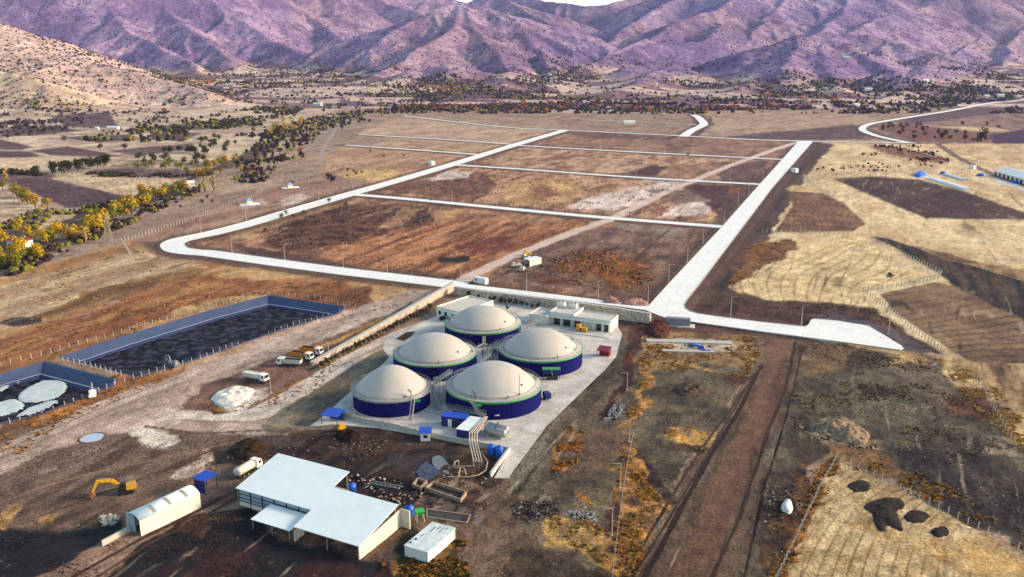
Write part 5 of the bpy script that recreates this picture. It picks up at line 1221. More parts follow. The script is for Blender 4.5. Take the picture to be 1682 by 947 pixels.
# two small slurry machines on the reservoir bank
for (px_, py_, rz_, m_, lb) in ((287,606,2.4,mGrey,'grey slurry separator standing on the bank of the big black reservoir'), (153,655,2.0,mWhite,'white slurry pump trailer on the bank of the small reservoir')):
    q = G(px_, py_); t = empty('slurry_pump', (q[0], q[1], max(q[2],0)), rz_, lb, 'pump')
    mb = MB(); mb.box(-2.6,2.4,-1.1,1.1,.7,1.6); mb.hexa([(-2.4,-.8,1.6),(-.2,-.8,1.6),(-.2,.8,1.6),(-2.4,.8,1.6),(-2,-.5,2.8),(-.6,-.5,2.8),(-.6,.5,2.8),(-2,.5,2.8)]); mb.build('body', m_, t)
    for y in (-1.0,1.0): wheel(t, -.8, y, .5); wheel(t, .5, y, .5)
    mb = MB(); mb.path([(2.2,0,1.4),(3.4,0,3.4),(5.2,.2,3.2),(6.4,.2,1.2)], .16); mb.path([(2.2,.5,1.3),(3.6,.7,2.6),(5.4,.9,.6)], .12); mb.build('hose_arm', mSteel, t)

# ================================================================ reservoirs
def sheet(mb, poly, z, mi=0): mb.add([(x, y, z) for x, y in poly], [tuple(range(len(poly)))], mi)
def loft(mb, A_, za, B_, zb, mi=0):
    n = len(A_); mb.add([(*p, za) for p in A_]+[(*p, zb) for p in B_], [(i, (i+1) % n, n+(i+1) % n, n+i) for i in range(n)], mi)
def densify(poly, step=6.):
    out = []
    for i in range(len(poly)):
        a = poly[i]; b = poly[(i+1) % len(poly)]; n = max(1, int(math.dist(a, b)/step))
        out += [(a[0]+(b[0]-a[0])*k/n, a[1]+(b[1]-a[1])*k/n) for k in range(n)]
    return out
def bumpy_sheet(name, poly, z, amp, m, parent=None, step=2.0, sc=6., seed=9, thick=0.):
    xs = [p[0] for p in poly]; ys = [p[1] for p in poly]
    nx = max(2, int((max(xs)-min(xs))/step)); ny = max(2, int((max(ys)-min(ys))/step))
    X, Y = np.meshgrid(np.linspace(min(xs), max(xs), nx), np.linspace(min(ys), max(ys), ny))
    sd = poly_sd(X.ravel(), Y.ravel(), poly).reshape(X.shape)
    Z = z + (fbm(X, Y, sc, 4, seed)-.5)*2*amp + thick*np.clip(sd/1.2, 0, 1)**.6
    mb = MB(); mb.v = [(X[i,j], Y[i,j], Z[i,j]) for i in range(ny) for j in range(nx)]
    for i in range(ny-1):
        for j in range(nx-1):
            if min(sd[i,j], sd[i+1,j], sd[i,j+1], sd[i+1,j+1]) > -.01: mb.f.append((i*nx+j, i*nx+j+1, (i+1)*nx+j+1, (i+1)*nx+j)); mb.m.append(0); mb.sm.append(True)
    return mb.build(name, m, parent)
for k, q in enumerate(PONDW):
    t = empty('lined_reservoir', (0, 0, 0), 0, ('big black slurry reservoir with blue-grey liner and straight far bank','small reservoir full of pale floating sheets at the left edge')[k], 'reservoir')
    q0 = inset(q, -1.0); q1 = inset(q, .9); q2 = inset(q, 3.7); q3 = inset(q, 7.6)
    mb = MB(); loft(mb, q0, .75, q, .95); loft(mb, q, .95, q1, .3); loft(mb, q1, .3, q2, -1.7); mb.build('upper_liner', mLiner, t)
    mb = MB(); loft(mb, q2, -1.7, inset(q, 4.2), -1.78); mb.build('bench', mat('liner_bench', (170,180,190), .6, 0, .1), t)
    mb = MB(); loft(mb, inset(q, 4.2), -1.78, q3, -4.6); mb.build('lower_liner', mLinerD, t)
    q4 = inset(q, 5.1)
    mb = MB(); sheet(mb, inset(q, 5.6), -2.9); mb.build('slurry_bed', mSludge, t)
    bumpy_sheet('slurry_surface', q4, -2.4, .35 if k == 0 else .15, mSludge, t, 1.6, 9)
for k, (poly, lb) in enumerate([([(69,624),(102,624),(112,636),(97,652),(51,662),(28,656),(36,641)], 'large pale rounded floating sheet in the middle of the small reservoir'),
        ([(-20,662),(0,659),(23,654),(42,664),(31,675),(0,685),(-20,690)], 'pale floating sheet cut by the left picture edge in the small reservoir'),
        ([(43,670),(82,657),(97,659),(64,677),(26,684)], 'narrow bluish floating sheet nearest the small reservoir bank'),
        ([(0,630),(15,626),(14,638),(-6,645),(-20,640)], 'little pale floating piece by the far left bank of the small reservoir'),
        ([(24,622),(40,617),(52,616),(40,624),(28,630)], 'whitish foam strip near the far corner of the small reservoir')]):
    w_ = [tuple(P(px_, py_, -2.2))[:2] for px_, py_ in poly]; w_ = catmull(w_ + [w_[0]], 4)[:-1]
    tag(bumpy_sheet('floating_cover', w_, -2.35, .14, mIce, None, .6, 3, 40+k, .32), lb, 'floating sheet')
# round pool
q = G(152,719); t = empty('round_pool', (q[0], q[1], max(q[2], 0)), 0, 'round pool of pale blue water in the bare dirt', 'pool')
mb = MB(); mb.lathe([(3.3,-.6),(3.3,.12),(3.6,.16),(4.4,-.25)], 40); mb.build('rim', mat('muddy_rim', (130,98,70), .95, 0, .15), t)
mb = MB(); sheet(mb, [dirv(2*math.pi*i/40, 3.32) for i in range(40)], .05); mb.build('water', mWater, t)
# murky sump and wet patches
for poly, z, m, nm, lb in (([(710,752),(716,749),(722,748),(728,752),(733,758),(739,766),(744,775),(744,781),(736,780),(728,776),(716,770),(710,762)], .16, mMurk, 'murky_pool', 'murky grey green pool beside the low pipe frame'),
                    ([(712,766),(720,770),(724,778),(700,790),(690,786),(684,776),(690,765),(700,758)], .10, mat('black_puddle', (58,52,62), .12, 0, .05, spec=.7), 'black_puddle', 'dark shiny puddle left of the murky pool')):
    o = MB(); sheet(o, [W(*p) for p in poly], z); o = o.build(nm, m); o['kind'] = 'structure'

# heaps
def heap(name, outline, h, m, label, cat, step=.5, sc=1.6, amp=.25, z=0, seed=3, pw=.55):
    w_ = [W(*p) for p in outline]; w_ = catmull(w_+[w_[0]], 5)[:-1]
    xs = [p[0] for p in w_]; ys = [p[1] for p in w_]; nx = int((max(xs)-min(xs)+1)/step)+2; ny = int((max(ys)-min(ys)+1)/step)+2
    X, Y = np.meshgrid(np.linspace(min(xs)-.5, max(xs)+.5, nx), np.linspace(min(ys)-.5, max(ys)+.5, ny))
    sd = poly_sd(X.ravel(), Y.ravel(), w_).reshape(X.shape); mx = sd.max(); h = h * (.75 if 'manure' in name or name == 'lime_heap' else 1)
    Z = np.where(sd > 0, h*np.clip(sd/mx, 0, 1)**pw*(1+amp*2*(fbm(X, Y, sc, 4, seed)-.5)) , -.5)+z + hts(X.ravel(), Y.ravel()).reshape(X.shape)*1.0
    mb = MB(); mb.v = [(X[i,j], Y[i,j], Z[i,j]) for i in range(ny) for j in range(nx)]
    for i in range(ny-1):
        for j in range(nx-1):
            if max(sd[i,j], sd[i+1,j], sd[i,j+1], sd[i+1,j+1]) > 0: mb.f.append((i*nx+j, i*nx+j+1, (i+1)*nx+j+1, (i+1)*nx+j)); mb.m.append(0); mb.sm.append(True)
    return tag(mb.build(name, m), label, cat)
def ell(cx_, cy_, rx, ry, n=10, rot=0, jit=.12, seed=1):
    r = random.Random(seed); return [(cx_+rx*math.cos(a+rot)*(1+r.uniform(-jit,jit)), cy_+ry*math.sin(a+rot)*(1+r.uniform(-jit,jit))) for a in [2*math.pi*i/n for i in range(n)]]
heap('manure_heap', ell(1412,799,20,10,seed=1), .55, mManure, 'flat black round heap, farthest one in the corner straw field', 'heap', sc=1.0)
heap('manure_heap', ell(1506,849,22,11,seed=2), .55, mManure, 'flat black round heap right of the ragged black spread', 'heap', sc=1.0)
heap('manure_heap', ell(1545,874,16,9,seed=3), .9, mManure, 'smallest flat black heap, nearest to the right picture edge', 'heap', sc=1.0)
heap('manure_spread', [(1418,833),(1424,826),(1440,820),(1458,817),(1478,819),(1487,826),(1484,836),(1474,839),(1478,852),(1484,868),(1481,873),(1468,868),(1458,864),(1454,873),(1443,872),(1436,860),(1432,845),(1422,838)], .9, mManure, 'ragged black manure spread with drag marks in the corner field', 'heap', sc=.8, amp=.9)
heap('lime_heap', [(345,656),(352,648),(364,641),(378,636),(392,634),(404,636),(418,640),(414,650),(402,658),(388,667),(372,668),(356,664)], 2.2, mLime, 'bright white rubble heap beside the first white truck', 'heap', sc=2, amp=.8)
heap('white_boulder', ell(1293,834,9,11,seed=5), 1.3, mLime, 'single white boulder at the foot of the corner field', 'boulder', sc=1.5, amp=.3, step=.3, pw=.3)
heap('earth_heap', ell(712,826-2,1,1) if False else [(1352,690),(1372,684),(1400,694),(1428,712),(1420,730),(1390,728),(1350,716),(1330,704)], 2.0, mat('pale_spoil', (176,152,126), .95, 0, 0, .8, bump=.4, rgb2=(104,84,72)), 'pale spoil heap right of the brown haul road', 'heap', sc=3, amp=1.2)
heap('earth_heap', [(1106,640),(1120,628),(1140,626),(1158,632),(1166,642),(1150,650),(1122,650)], 1.3, mat('brown_spoil', (110,90,78), .95, 0, 0, 1, bump=.3, rgb2=(70,54,46)), 'small brown spoil heap in the bare yard left of the haul road', 'heap', sc=2, amp=1)
heap('earth_heap', [(1062,540),(1068,530),(1082,526),(1098,532),(1100,548),(1088,556),(1068,554)], 2.2, mat('red_brown_spoil', (104,62,54), .95, 0, 0, .8, bump=.3, rgb2=(70,40,34)), 'dark red-brown earth bank left of the grey kiosk', 'heap', sc=2, amp=.6)
for outline, lb in (([(988,497),(996,491),(1006,488),(1014,494),(1018,499),(1004,499)], 'pink rubble heap left of the other one behind the road'), ([(1018,500),(1030,492),(1048,490),(1062,494),(1066,502),(1048,503)], 'longer pink rubble heap beside the road junction')):
    heap('rubble_heap', outline, 2.0, mat('pink_rubble', (206,160,146), .95, 0, 0, 1, bump=.4, rgb2=(150,104,94)), lb, 'heap', sc=2, amp=.8)
heap('compost_heap', [(375,742),(392,726),(415,722),(438,728),(440,740),(424,752),(400,756)], 2.2, mat('dark_compost', (78,58,40), .95, 0, 0, .8, bump=.3, rgb2=(40,30,22)), 'dark compost heap behind the cream tanker truck', 'heap', sc=2, amp=.8)
heap('compost_heap', [(548,718),(556,710),(570,707),(588,709),(592,716),(580,724),(560,726)], 1.8, mat('black_compost', (48,34,28), .95, 0, 0, .8, bump=.3, rgb2=(24,16,14)), 'round black compost heap just outside the low front wall', 'heap', sc=2, amp=.8)

# sunken concrete basins in front of the pit
def basin(pts, h, label, th=.35):
    w_ = [W(*p) for p in pts]; c = (sum(p[0] for p in w_)/4, sum(p[1] for p in w_)/4)
    t = empty('concrete_basin', (*c, 0), 0, label, 'basin'); w_ = [(x-c[0], y-c[1]) for x, y in w_]; i_ = inset(w_, th)
    n = len(w_); mb = MB(); mb.add([(*p, -.4) for p in w_]+[(*p, h) for p in w_]+[(*p, h) for p in i_]+[(*p, .02) for p in i_],
        [(i,(i+1)%n,n+(i+1)%n,n+i) for i in range(n)]+[(n+i,n+(i+1)%n,2*n+(i+1)%n,2*n+i) for i in range(n)]+[(2*n+i,2*n+(i+1)%n,3*n+(i+1)%n,3*n+i) for i in range(n)])
    mb.build('rim', mat('stained_concrete', (186,160,138), .9, 0, .2), t)
    mb = MB(); sheet(mb, inset(w_, th*.9), .12); mb.build('sludge', mat('basin_sludge', (70,60,46), .5, 0, .2), t); return t
basin([(712,795),(767,812),(757,826),(697,805)], 1.0, 'long open concrete basin with dark sludge near the big shed')
basin([(686,789),(702,794),(692,806),(677,800)], 1.0, 'small square concrete basin left of the long one')
basin([(700,836),(774,846),(768,860),(700,850)], .25, 'flat grey concrete slab basin behind the white container')

# bits and pieces by the big shed
for px_, py_, lb, m_ in ((576,812,'blue plastic tank behind the big shed roof',mBlueP),(671,850,'blue plastic tank at the right end of the big shed',mBlueP)):
    q = G(px_, py_); t = empty('water_barrel', (q[0], q[1]+1.5, q[2]), 0, lb, 'water tank')
    mb = MB(); mb.lathe([(.02,0),(1.1,0),(1.2,.2),(1.1,1.2),(1.2,1.4),(1.1,2.2),(.5,2.6),(.02,2.6)], 20); mb.build('shell', m_, t); mb = MB(); mb.lathe([(.4,2.6),(.4,2.75),(.02,2.78)], 14); mb.build('lid', mNavy2, t)
q = G(690,855); t = empty('green_feeder', (q[0], q[1], q[2]), .3, 'green hopper feeder on white legs between shed and slab', 'hopper')
mb = MB(); mb.hexa([(-.5,-.5,1.6),(.5,-.5,1.6),(.5,.5,1.6),(-.5,.5,1.6),(-1.1,-1,2.8),(1.1,-1,2.8),(1.1,1,2.8),(-1.1,1,2.8)]); mb.build('hopper', mGreenB, t)
for x in (-.9,.9):
    for y in (-.8,.8): mb = MB(); mb.tube((x,y,0),(x*.9,y*.9,2.4),.07,n=4); mb.build('leg', mWhite, t)
q = G(600,815); t = empty('screw_conveyor', (q[0]-1, q[1]+2, q[2]), head((600,815),(655,833))[0], 'steel screw conveyor frame behind the big shed roof', 'conveyor')
mb = MB(); mb.path([(0,0,1.0),(3,0,3.4),(12,0,4.4)], .16); mb.path([(0,1.2,1.0),(3,1.2,3.4),(12,1.2,4.4)], .16)
for k in range(8): mb.tube((1+k*1.5,0,1.6+k*.4 if k < 2 else 3.4+(k-2)*.17),(1+k*1.5,1.2,1.6+k*.4 if k < 2 else 3.4+(k-2)*.17),.08,n=4)
mb.build('frame', mSteel, t)
for x in (3,7.5,12):
    mb = MB(); mb.tube((x,.6,0),(x,.6,3.8),.1,n=4); mb.build('leg', mDSteel, t)
# concrete slabs and blue pipes in the grassy corner
for a, b, wd_, lb in (((1062,562),(1203,566),3.5,'long pale precast slab, the farther one in the grassy corner'),((1088,578),(1173,580),2.2,'short pale precast slab, the nearer one in the grassy corner')):
    rz, L = head(a, b); q = G(*a); tag(MB().box(0,L,0,wd_,-.3,.35).build('precast_slab', mRing, None, (q[0],q[1],q[2])), lb, 'slab').rotation_euler = (0,0,rz)
for k, (px_, py_, lb) in enumerate(((1139,568,'blue pipe bundle, left one on the pale gravel'),(1151,572,'blue crate between the two blue pipe bundles'),(1160,577,'blue pipe bundle, right one on the pale gravel'))):
    q = G(px_, py_); mb = MB(); mb.box(-1.6 if k != 1 else -1,1.6 if k != 1 else 1,-.7,.7,0,.5 if k != 1 else 1.1); mb.box(-1.3,-.6,-.5,.5,.5,1.0); tag(mb.build('pipe_bundle' if k != 1 else 'crate', mBlue, None, (q[0],q[1],q[2]+.1)), lb, 'pipes' if k != 1 else 'crate')

# cement plant hut, small container, excavated machinery in the plots
rz, L = head((868,435),(884,428)); q = G(861,434); t = empty('open_garage', (q[0],q[1],q[2]), head((858,432),(868,435))[0], 'white garage shed with dark open front beside the dirt track', 'shed')
mb = MB(); mb.prism([(0,0),(.2,0),(.2,8),(0,8)],-.2,3.4); mb.box(4.4,4.6,0,8,-.2,3.4); mb.box(.2,4.4,7.8,8,-.2,3.4); mb.box(.2,4.4,0,.2,2.9,3.4); mb.build('wall', mWall, t)
mb = MB(); mb.hexa([(-.2,-.2,3.4),(4.8,-.2,3.4),(4.8,8.2,3.4),(-.2,8.2,3.4),(-.2,-.2,3.6),(4.8,-.2,3.6),(4.8,8.2,3.6),(-.2,8.2,3.6)]); mb.build('roof', mRoofW, t)
mb = MB(); mb.box(.4,4.2,3.8,3.9,0,2.8); mb.build('inner_door', mGlass, t)
for k, (px_, py_, dx, lb) in enumerate(((848,438,0,'grey mixer trailer, left of the open garage'),(858,445,0,'grey machine platform in front of the open garage'),(864,424,0,'pale flatbed trailer behind the open garage'))):
    q = G(px_, py_); t = empty('site_machine', (q[0],q[1],q[2]), .35+k, lb, 'machine')
    mb = MB(); mb.box(-3,3,-1.1,1.1,.8,1.3); mb.box(-2.4,-.4,-.9,.9,1.3,2.6 if k < 2 else 1.6); mb.hexa([(.2,-.8,1.3),(2.6,-.8,1.3),(2.6,.8,1.3),(.2,.8,1.3),(.7,-.5,2.2),(2,-.5,2.2),(2,.5,2.2),(.7,.5,2.2)]); mb.build('body', mat('pale_machine', (206,202,192), .6, .1, .15, 1.5), t)
    for x in (-1.8,1.8):
        for y in (-1,1): wheel(t, x, y, .45)
q = G(859,421); t = empty('yellow_loader', (q[0]+2,q[1]+3,q[2]), .5, 'yellow loader behind the white open garage', 'loader')
mb = MB(); mb.box(-2,1.6,-.9,.9,.8,1.8); mb.box(-1,.4,-.7,.7,1.8,2.9); mb.build('body', mYellow, t); mb = MB(); mb.box(1.6,2.8,-1.2,1.2,.4,1.2); mb.build('bucket', mYellow, t)
for x in (-1.3,1.0):
    for y in (-.9,.9): wheel(t, x, y, .6)
plain_building('site_cabin', (778,463), (797,466.5), 2.6, 2.6, 'little white cabin between the long road and the dirt track', 'cabin', mWhite, mRoofW, 0, [(1,2,1,2)])

# far buildings
def house(px, py, L, Dp, h, rz, label, roofm=None, wallm=None, cat='house', name='farm_house', nw=2, ridge=1.6):
    q = G(px, py); t = empty(name, q, math.radians(rz), label, cat)
    mb = MB(); mb.box(-L/2,L/2,-Dp/2,Dp/2,-2,h); mb.build('wall', wallm or mWall, t)
    mb = MB(); e = .35; z0 = h+.004
    mb.add([(-L/2-e,-Dp/2-e,z0),(L/2+e,-Dp/2-e,z0),(L/2+e,Dp/2+e,z0),(-L/2-e,Dp/2+e,z0),(-L/2-e,0,h+ridge),(L/2+e,0,h+ridge)],[(0,1,5,4),(2,3,4,5),(0,4,3),(1,2,5),(0,3,2,1)]); mb.build('roof', roofm or mRoofW, t)
    for k in range(nw):
        x = -L/2+L*(k+.5)/nw; mb = MB(); mb.box(x-.6,x+.6,-Dp/2-.06,-Dp/2+.02,1,2.2); f_ = mb.build('window', mWhite, t); mb = MB(); mb.box(x-.5,x+.5,-Dp/2-.09,-Dp/2-.03,1.1,2.1); mb.build('pane', mGlass, f_)
    mb = MB(); mb.box(-L/2-.06,-L/2+.02,-.5,.5,0,2.1); mb.build('door', mWood, t); return t
t = house(34,406,11,7.5,4.2,-14,'white farmhouse with dark red roof among the yellow trees',mRedRoof,nw=3,ridge=2.0)
mb = MB(); mb.box(-3.4,-1.6,-5.4,-3.8,0,3.0); mb.build('porch', mRedRoof, t); mb = MB(); mb.box(2.5,3.1,.6,1.2,4.5,6.6); mb.build('chimney', mWall, t)
HS = [(186,212,16,6,3.2,'long white barn left of the brown field, upper left','barn'),(160,213,4,4,3,'little white hut left of the long barn','hut'),(312,305,7,5,3,'pale shed at the tip of the yellow tree belt','shed'),
 (350,103,26,12,4,'long pale building under the big left mountain','building'),(372,152,12,8,4,'whitish hut at the edge of the left hillside scrub','hut'),(318,145,12,6,3,'small pale roof on the left hillside','hut'),
 (522,173,18,8,4.5,'white roofed farm among dark bushes left of the orange poplar','farm'),(941,131,16,10,6,'pale house on the rise in the centre valley','house'),(904,143,10,8,4,'greyish hut low in the centre valley','hut'),
 (1186,133,22,12,8,'biggest white house of the right hillside hamlet','house'),(1160,141,22,9,5,'pale long house left below the biggest hillside house','house'),(1128,142,16,8,4,'small pale house at the left end of the hillside hamlet','house'),
 (1385,145,20,10,5,'pale farm below the rounded tan hill','farm'),(1304,126,14,8,5,'small house on the dark wooded slope','house'),(1425,158,18,8,4.5,'white roofed farm beside the reddish plots','farm'),
 (1507,131,16,9,7,'house under the small conical hill','house'),(1517,154,22,10,6,'white farm buildings in the right valley','farm'),(1406,174,14,8,4,'low white sheds beyond the bend of the upper right road','shed'),
 (1620,161,12,8,4.5,'small white building left at the end of the upper right road','building'),(1643,161,16,9,6,'white and blue building at the end of the upper right road','building')]
for (px_, py_, L, Dp, h, lb, ct) in HS: house(px_, py_, L, Dp, h, rnd.uniform(-25,25), lb, mRoofW, mWall, ct, 'distant_' + ct, 2)
house(958,174,14,8,3.5,10,'far shed with bright blue roof at the edge of the plots',mBlueP,mWall,'shed','distant_shed')
house(1033,203,18,7,3.6,12,'white site hut row inside the farthest plot',mRoofW,mWall,'hut','distant_hut',3)
house(1005,183.5,9,4,2.6,5,'tiny white hut on the north plot road',mRoofW,mWall,'hut','distant_hut')
for px_, py_, lb in ((410,335,'little blue and white pump house by the left fence, nearer one'),(477,308,'little blue and white pump house by the left fence, farther one')):
    q = G(px_, py_); t = empty('pump_house', (q[0],q[1],max(0,q[2])), .4, lb, 'pump house')
    mb = MB(); mb.box(-7,7,-4,4,-.3,.25); mb.build('slab', mConc, t); mb = MB(); mb.box(-2,2,-1.6,1.6,.25,2.6); mb.build('wall', mWall, t)
    mb = MB(); mb.hexa([(-2.2,-1.8,2.6),(2.2,-1.8,2.6),(2.2,1.8,2.6),(-2.2,1.8,2.6),(-1,-.8,4.2),(1,-.8,4.2),(1,.8,4.2),(-1,.8,4.2)]); mb.build('roof', mat('sky_blue_roof', (150,200,240), .5, 0, .05), t)
plain_building('site_cabin', (703,270), (709,271), 4, 3.6, 'white cabin at the corner of the long road and the second plot road', 'cabin', mWhite, mRoofW, 0)
plain_building('site_cabin', (1299,282), (1307,283), 4, 3.4, 'white cabin on a slab right of the main road', 'cabin', mWhite, mRoofW, 0)
plain_building('site_cabin', (1591,277), (1599,278), 4, 3.4, 'small white cabin beside the curving farm lane', 'cabin', mWhite, mRoofW, 0)
# greenhouse yard far right
a = W(1632,287); b = W(1760,325); rz = math.atan2(b[1]-a[1], b[0]-a[0]); L = math.dist(a, b)
t = empty('greenhouse', (*a, 0), rz, 'very long white roofed barn at the right picture edge', 'barn')
mb = MB(); mb.box(0,L,0,24,-.3,4.0); mb.build('wall', mCream, t)
mb = MB(); mb.add([(-.5,-.6,4.01),(L+.5,-.6,4.01),(L+.5,24.6,4.01),(-.5,24.6,4.01),(-.5,12,7.0),(L+.5,12,7.0)],[(0,1,5,4),(2,3,4,5),(0,4,3),(1,2,5),(0,3,2,1)]); mb.build('roof', mWhite, t)
for k in range(9): mb = MB(); mb.box(2+k*8,6+k*8,-.06,.02,0,3.0); mb.build('opening', mGlass, t)
MB().prism([W(*p) for p in ((1628,290),(1690,308),(1720,330),(1670,308),(1640,302))], -.5, .12).build('yard_paving', mPad)['kind'] = 'structure'
for px_, py_, lb, s_ in ((1611,289,'blue covered stack left of the long white barn',4.0),(1667,300,'blue container in front of the long white barn',3.2),(1549,286,'blue tarpaulin bundle at the head of the pale strip',3.2)):
    q = G(px_, py_); mb = MB(); n = 12; mb.lathe([(s_*1.0,0),(s_*.95,1.4),(s_*.6,2.4),(.05,2.7)], 10); 
    for i, v in enumerate(mb.v): mb.v[i] = (v[0]*(1+.15*math.sin(i*2.1)), v[1]*.6, v[2])
    tag(mb.build('tarpaulin_stack', mBlueP, None, q), lb, 'tarpaulin')
heap('tarpaulin_stack', [(1500,289),(1504,284),(1512,283),(1520,284),(1522,289),(1510,291)], 3.2, mBlueP, 'wide bright blue tarpaulin heap at the edge of the dark ploughed field', 'tarpaulin', step=.8, amp=.2)
def long_tunnel(p0, p1, wd_, h, m, label):
    a = W(*p0); b = W(*p1); rz = math.atan2(b[1]-a[1], b[0]-a[0]); L = math.dist(a, b); t = empty('plastic_tunnel', (*a, max(0, ht(*a))), rz, label, 'tunnel')
    mb = MB(); n = 9; vs = [(x, wd_/2*math.cos(math.pi*i/(n-1)), h*math.sin(math.pi*i/(n-1))) for x in (0, L) for i in range(n)]
    mb.add(vs, [(i,i+1,n+i+1,n+i) for i in range(n-1)]+[tuple(range(n))[::-1], tuple(range(n,2*n))], 0, False); mb.build('cover', m, t)
    mb = MB(); mb.box(-.3,L+.3,-wd_/2-.25,wd_/2+.25,-.4,.15); mb.build('base', mRing, t); return t
long_tunnel((1530,293.5),(1590,311.5),9,1.6,mWhite,'long low white plastic tunnel beside the dark ploughed field')
long_tunnel((1553,286),(1584,296),8,1.4,mat('grey_sheet', (226,222,220), .6, 0, .1, .3),'shorter pale covered heap behind the long plastic tunnel')

# lattice pylon
q = G(179,399); t = empty('lattice_pylon', (q[0],q[1],q[2]), .2, 'grey lattice power pylon in front of the yellow tree belt', 'pylon')
mb = MB(); Hh = 17.5
def leg(z): return 1.9*(1-z/Hh)+.22
lv = [0,3,5.6,8,10,12,13.8,15.4,Hh]
for z0, z1 in zip(lv[:-1], lv[1:]):
    r0, r1 = leg(z0), leg(z1); c0 = [(-r0,-r0),(r0,-r0),(r0,r0),(-r0,r0)]; c1_ = [(-r1,-r1),(r1,-r1),(r1,r1),(-r1,r1)]
    for i in range(4):
        j = (i+1) % 4; mb.tube((*c0[i],z0),(*c1_[i],z1),.12,n=4); mb.tube((*c0[i],z0),(*c1_[j],z1),.07,n=4); mb.tube((*c0[j],z0),(*c1_[i],z1),.07,n=4); mb.tube((*c1_[i],z1),(*c1_[j],z1),.07,n=4)
mb.build('tower', mat('pylon_steel', (190,176,170), .6, .3, .1), t)
for z in (14.0, 16.4): mb = MB(); mb.tube((-3.0,0,z),(3.0,0,z),.13,n=4); mb.tube((-3,0,z),(0,0,z+1),.07,n=4); mb.tube((3,0,z),(0,0,z+1),.07,n=4); mb.build('cross_arm', mSteel, t)

# ================================================================ street lamps
mPole = mat('pale_pole', (206,196,190), .55, .3, .05)
def make_lamp(h, name, label, grp, double=False):
    t = empty(name, (0,0,0), 0, label, 'street lamp', grp)
    MB().tube((0,0,0),(0,0,h),.15,.08,n=8).build('pole', mPole, t)
    MB().box(-.35,.35,-.35,.35,-.5,.12).build('footing', mRing, t)
    for sg in ((1,-1) if double else (1,)):
        MB().path([(0,0,h-.3),(sg*.6,0,h),(sg*1.7,0,h+.12)], .05, 5).build('arm', mPole, t)
        MB().box(min(sg*1.6,sg*2.4),max(sg*1.6,sg*2.4),-.16,.16,h+.05,h+.2).build('lamp_head', mSteel, t)
    return t
LAMPS = {
 'lamps along the main road': ('tall pale street lamp on the left verge of the wide main road', 9.2, [(1064,500),(1098,464),(1129,431),(1154.6,399),(1189,370),(1212,336),(1230,319),(1253,292),(1266,280),(1277,266),(1288,254),(1298,243)]),
 'lamps along the plant road': ('tall pale street lamp on the far verge of the road behind the plant', 9.2, [(757,461),(865,478),(982.5,493)]),
 'lamps along the lower right road': ('tall pale street lamp above the lower right road and its lay-by', 9.2, [(1200,521),(1316,536),(1459,548)]),
 'lamps along the long road near bend': ('pale street lamp beside the near stretch of the left road', 8.6, [(310,402),(381,413),(467.8,426),(563.7,438),(636.6,448)]),
 'lamps along the long left road': ('pale street lamp on the verge of the long diagonal left road', 8.6, [(330,380),(404,360),(467,343),(524,330),(579,309),(623,296),(668,283),(720,268),(790,250),(840,234)]),
 'lamps along the first plot road': ('pale street lamp on the cross road nearest the plant', 8.0, [(603,318),(675,325),(743,331),(816,339),(891,343),(969,351),(1055,359),(1163,368)]),
 'lamps along the second plot road': ('pale street lamp on the second cross road from the plant', 8.0, [(780,269),(846,273),(918,278),(980,283),(1044.6,288),(1118,293),(1199,298)]),
 'lamps along the third plot road': ('pale street lamp on the third cross road from the plant', 8.0, [(624,239),(670,241.5),(713.6,245),(764,249),(885,238),(936,241),(985.8,244),(1038,247),(1092,250),(1138,253),(1190,256)]),
 'lamps along the farthest roads': ('thin distant street lamp on the farthest plot roads', 8.0, [(611.7,220),(646.8,221),(691,226),(735.8,230),(823.5,235),(691.6,191.8),(724,193),(767.8,199),(878,209),(966.6,214),(1007.5,216),(1094.5,220.5),(1186.6,225),(1236.5,227.6),(1054.8,184),(1020,183),(1087.6,185)]),
 'lamps along the upper right road': ('thin distant street lamp by the winding upper right road', 8.0, [(1402,228),(1438.7,217.4),(1468,224),(1503.9,190),(1606,172)]),
}
for grp, (lb, h, pts) in LAMPS.items():
    first = make_lamp(h, 'street_lamp', lb, grp)
    for i, p in enumerate(pts):
        q = G(*p); a = math.radians(-25 if 'plot' not in grp else -70)
        if i == 0: first.location = (q[0], q[1], max(q[2], 0)); first.rotation_euler = (0, 0, a)
        else: copy_tree(first, (q[0], q[1], max(q[2], 0)), a)
for (px_, py_, h, lb) in ((445,645,5.2,'pale lamp post in front of the white truck near the rubble heap'),(540,583,5.5,'pale lamp post behind the stone wall end beside the trucks'),
      (1034,726,6.6,'white pole with short arm, farthest of the three in the foreground yard'),(1018.6,799,7.0,'white pole with short arm, middle one of the three in the foreground yard'),(1005,878,7.2,'white pole with short arm, nearest one in the foreground yard'),
      (1030,640,6.0,'white pole beside the steel scrap at the right of the tank yard')):
    t = make_lamp(h, 'street_lamp', lb, None); q = G(px_, py_); t.location = (q[0], q[1], q[2]); t.rotation_euler = (0, 0, math.radians(200))

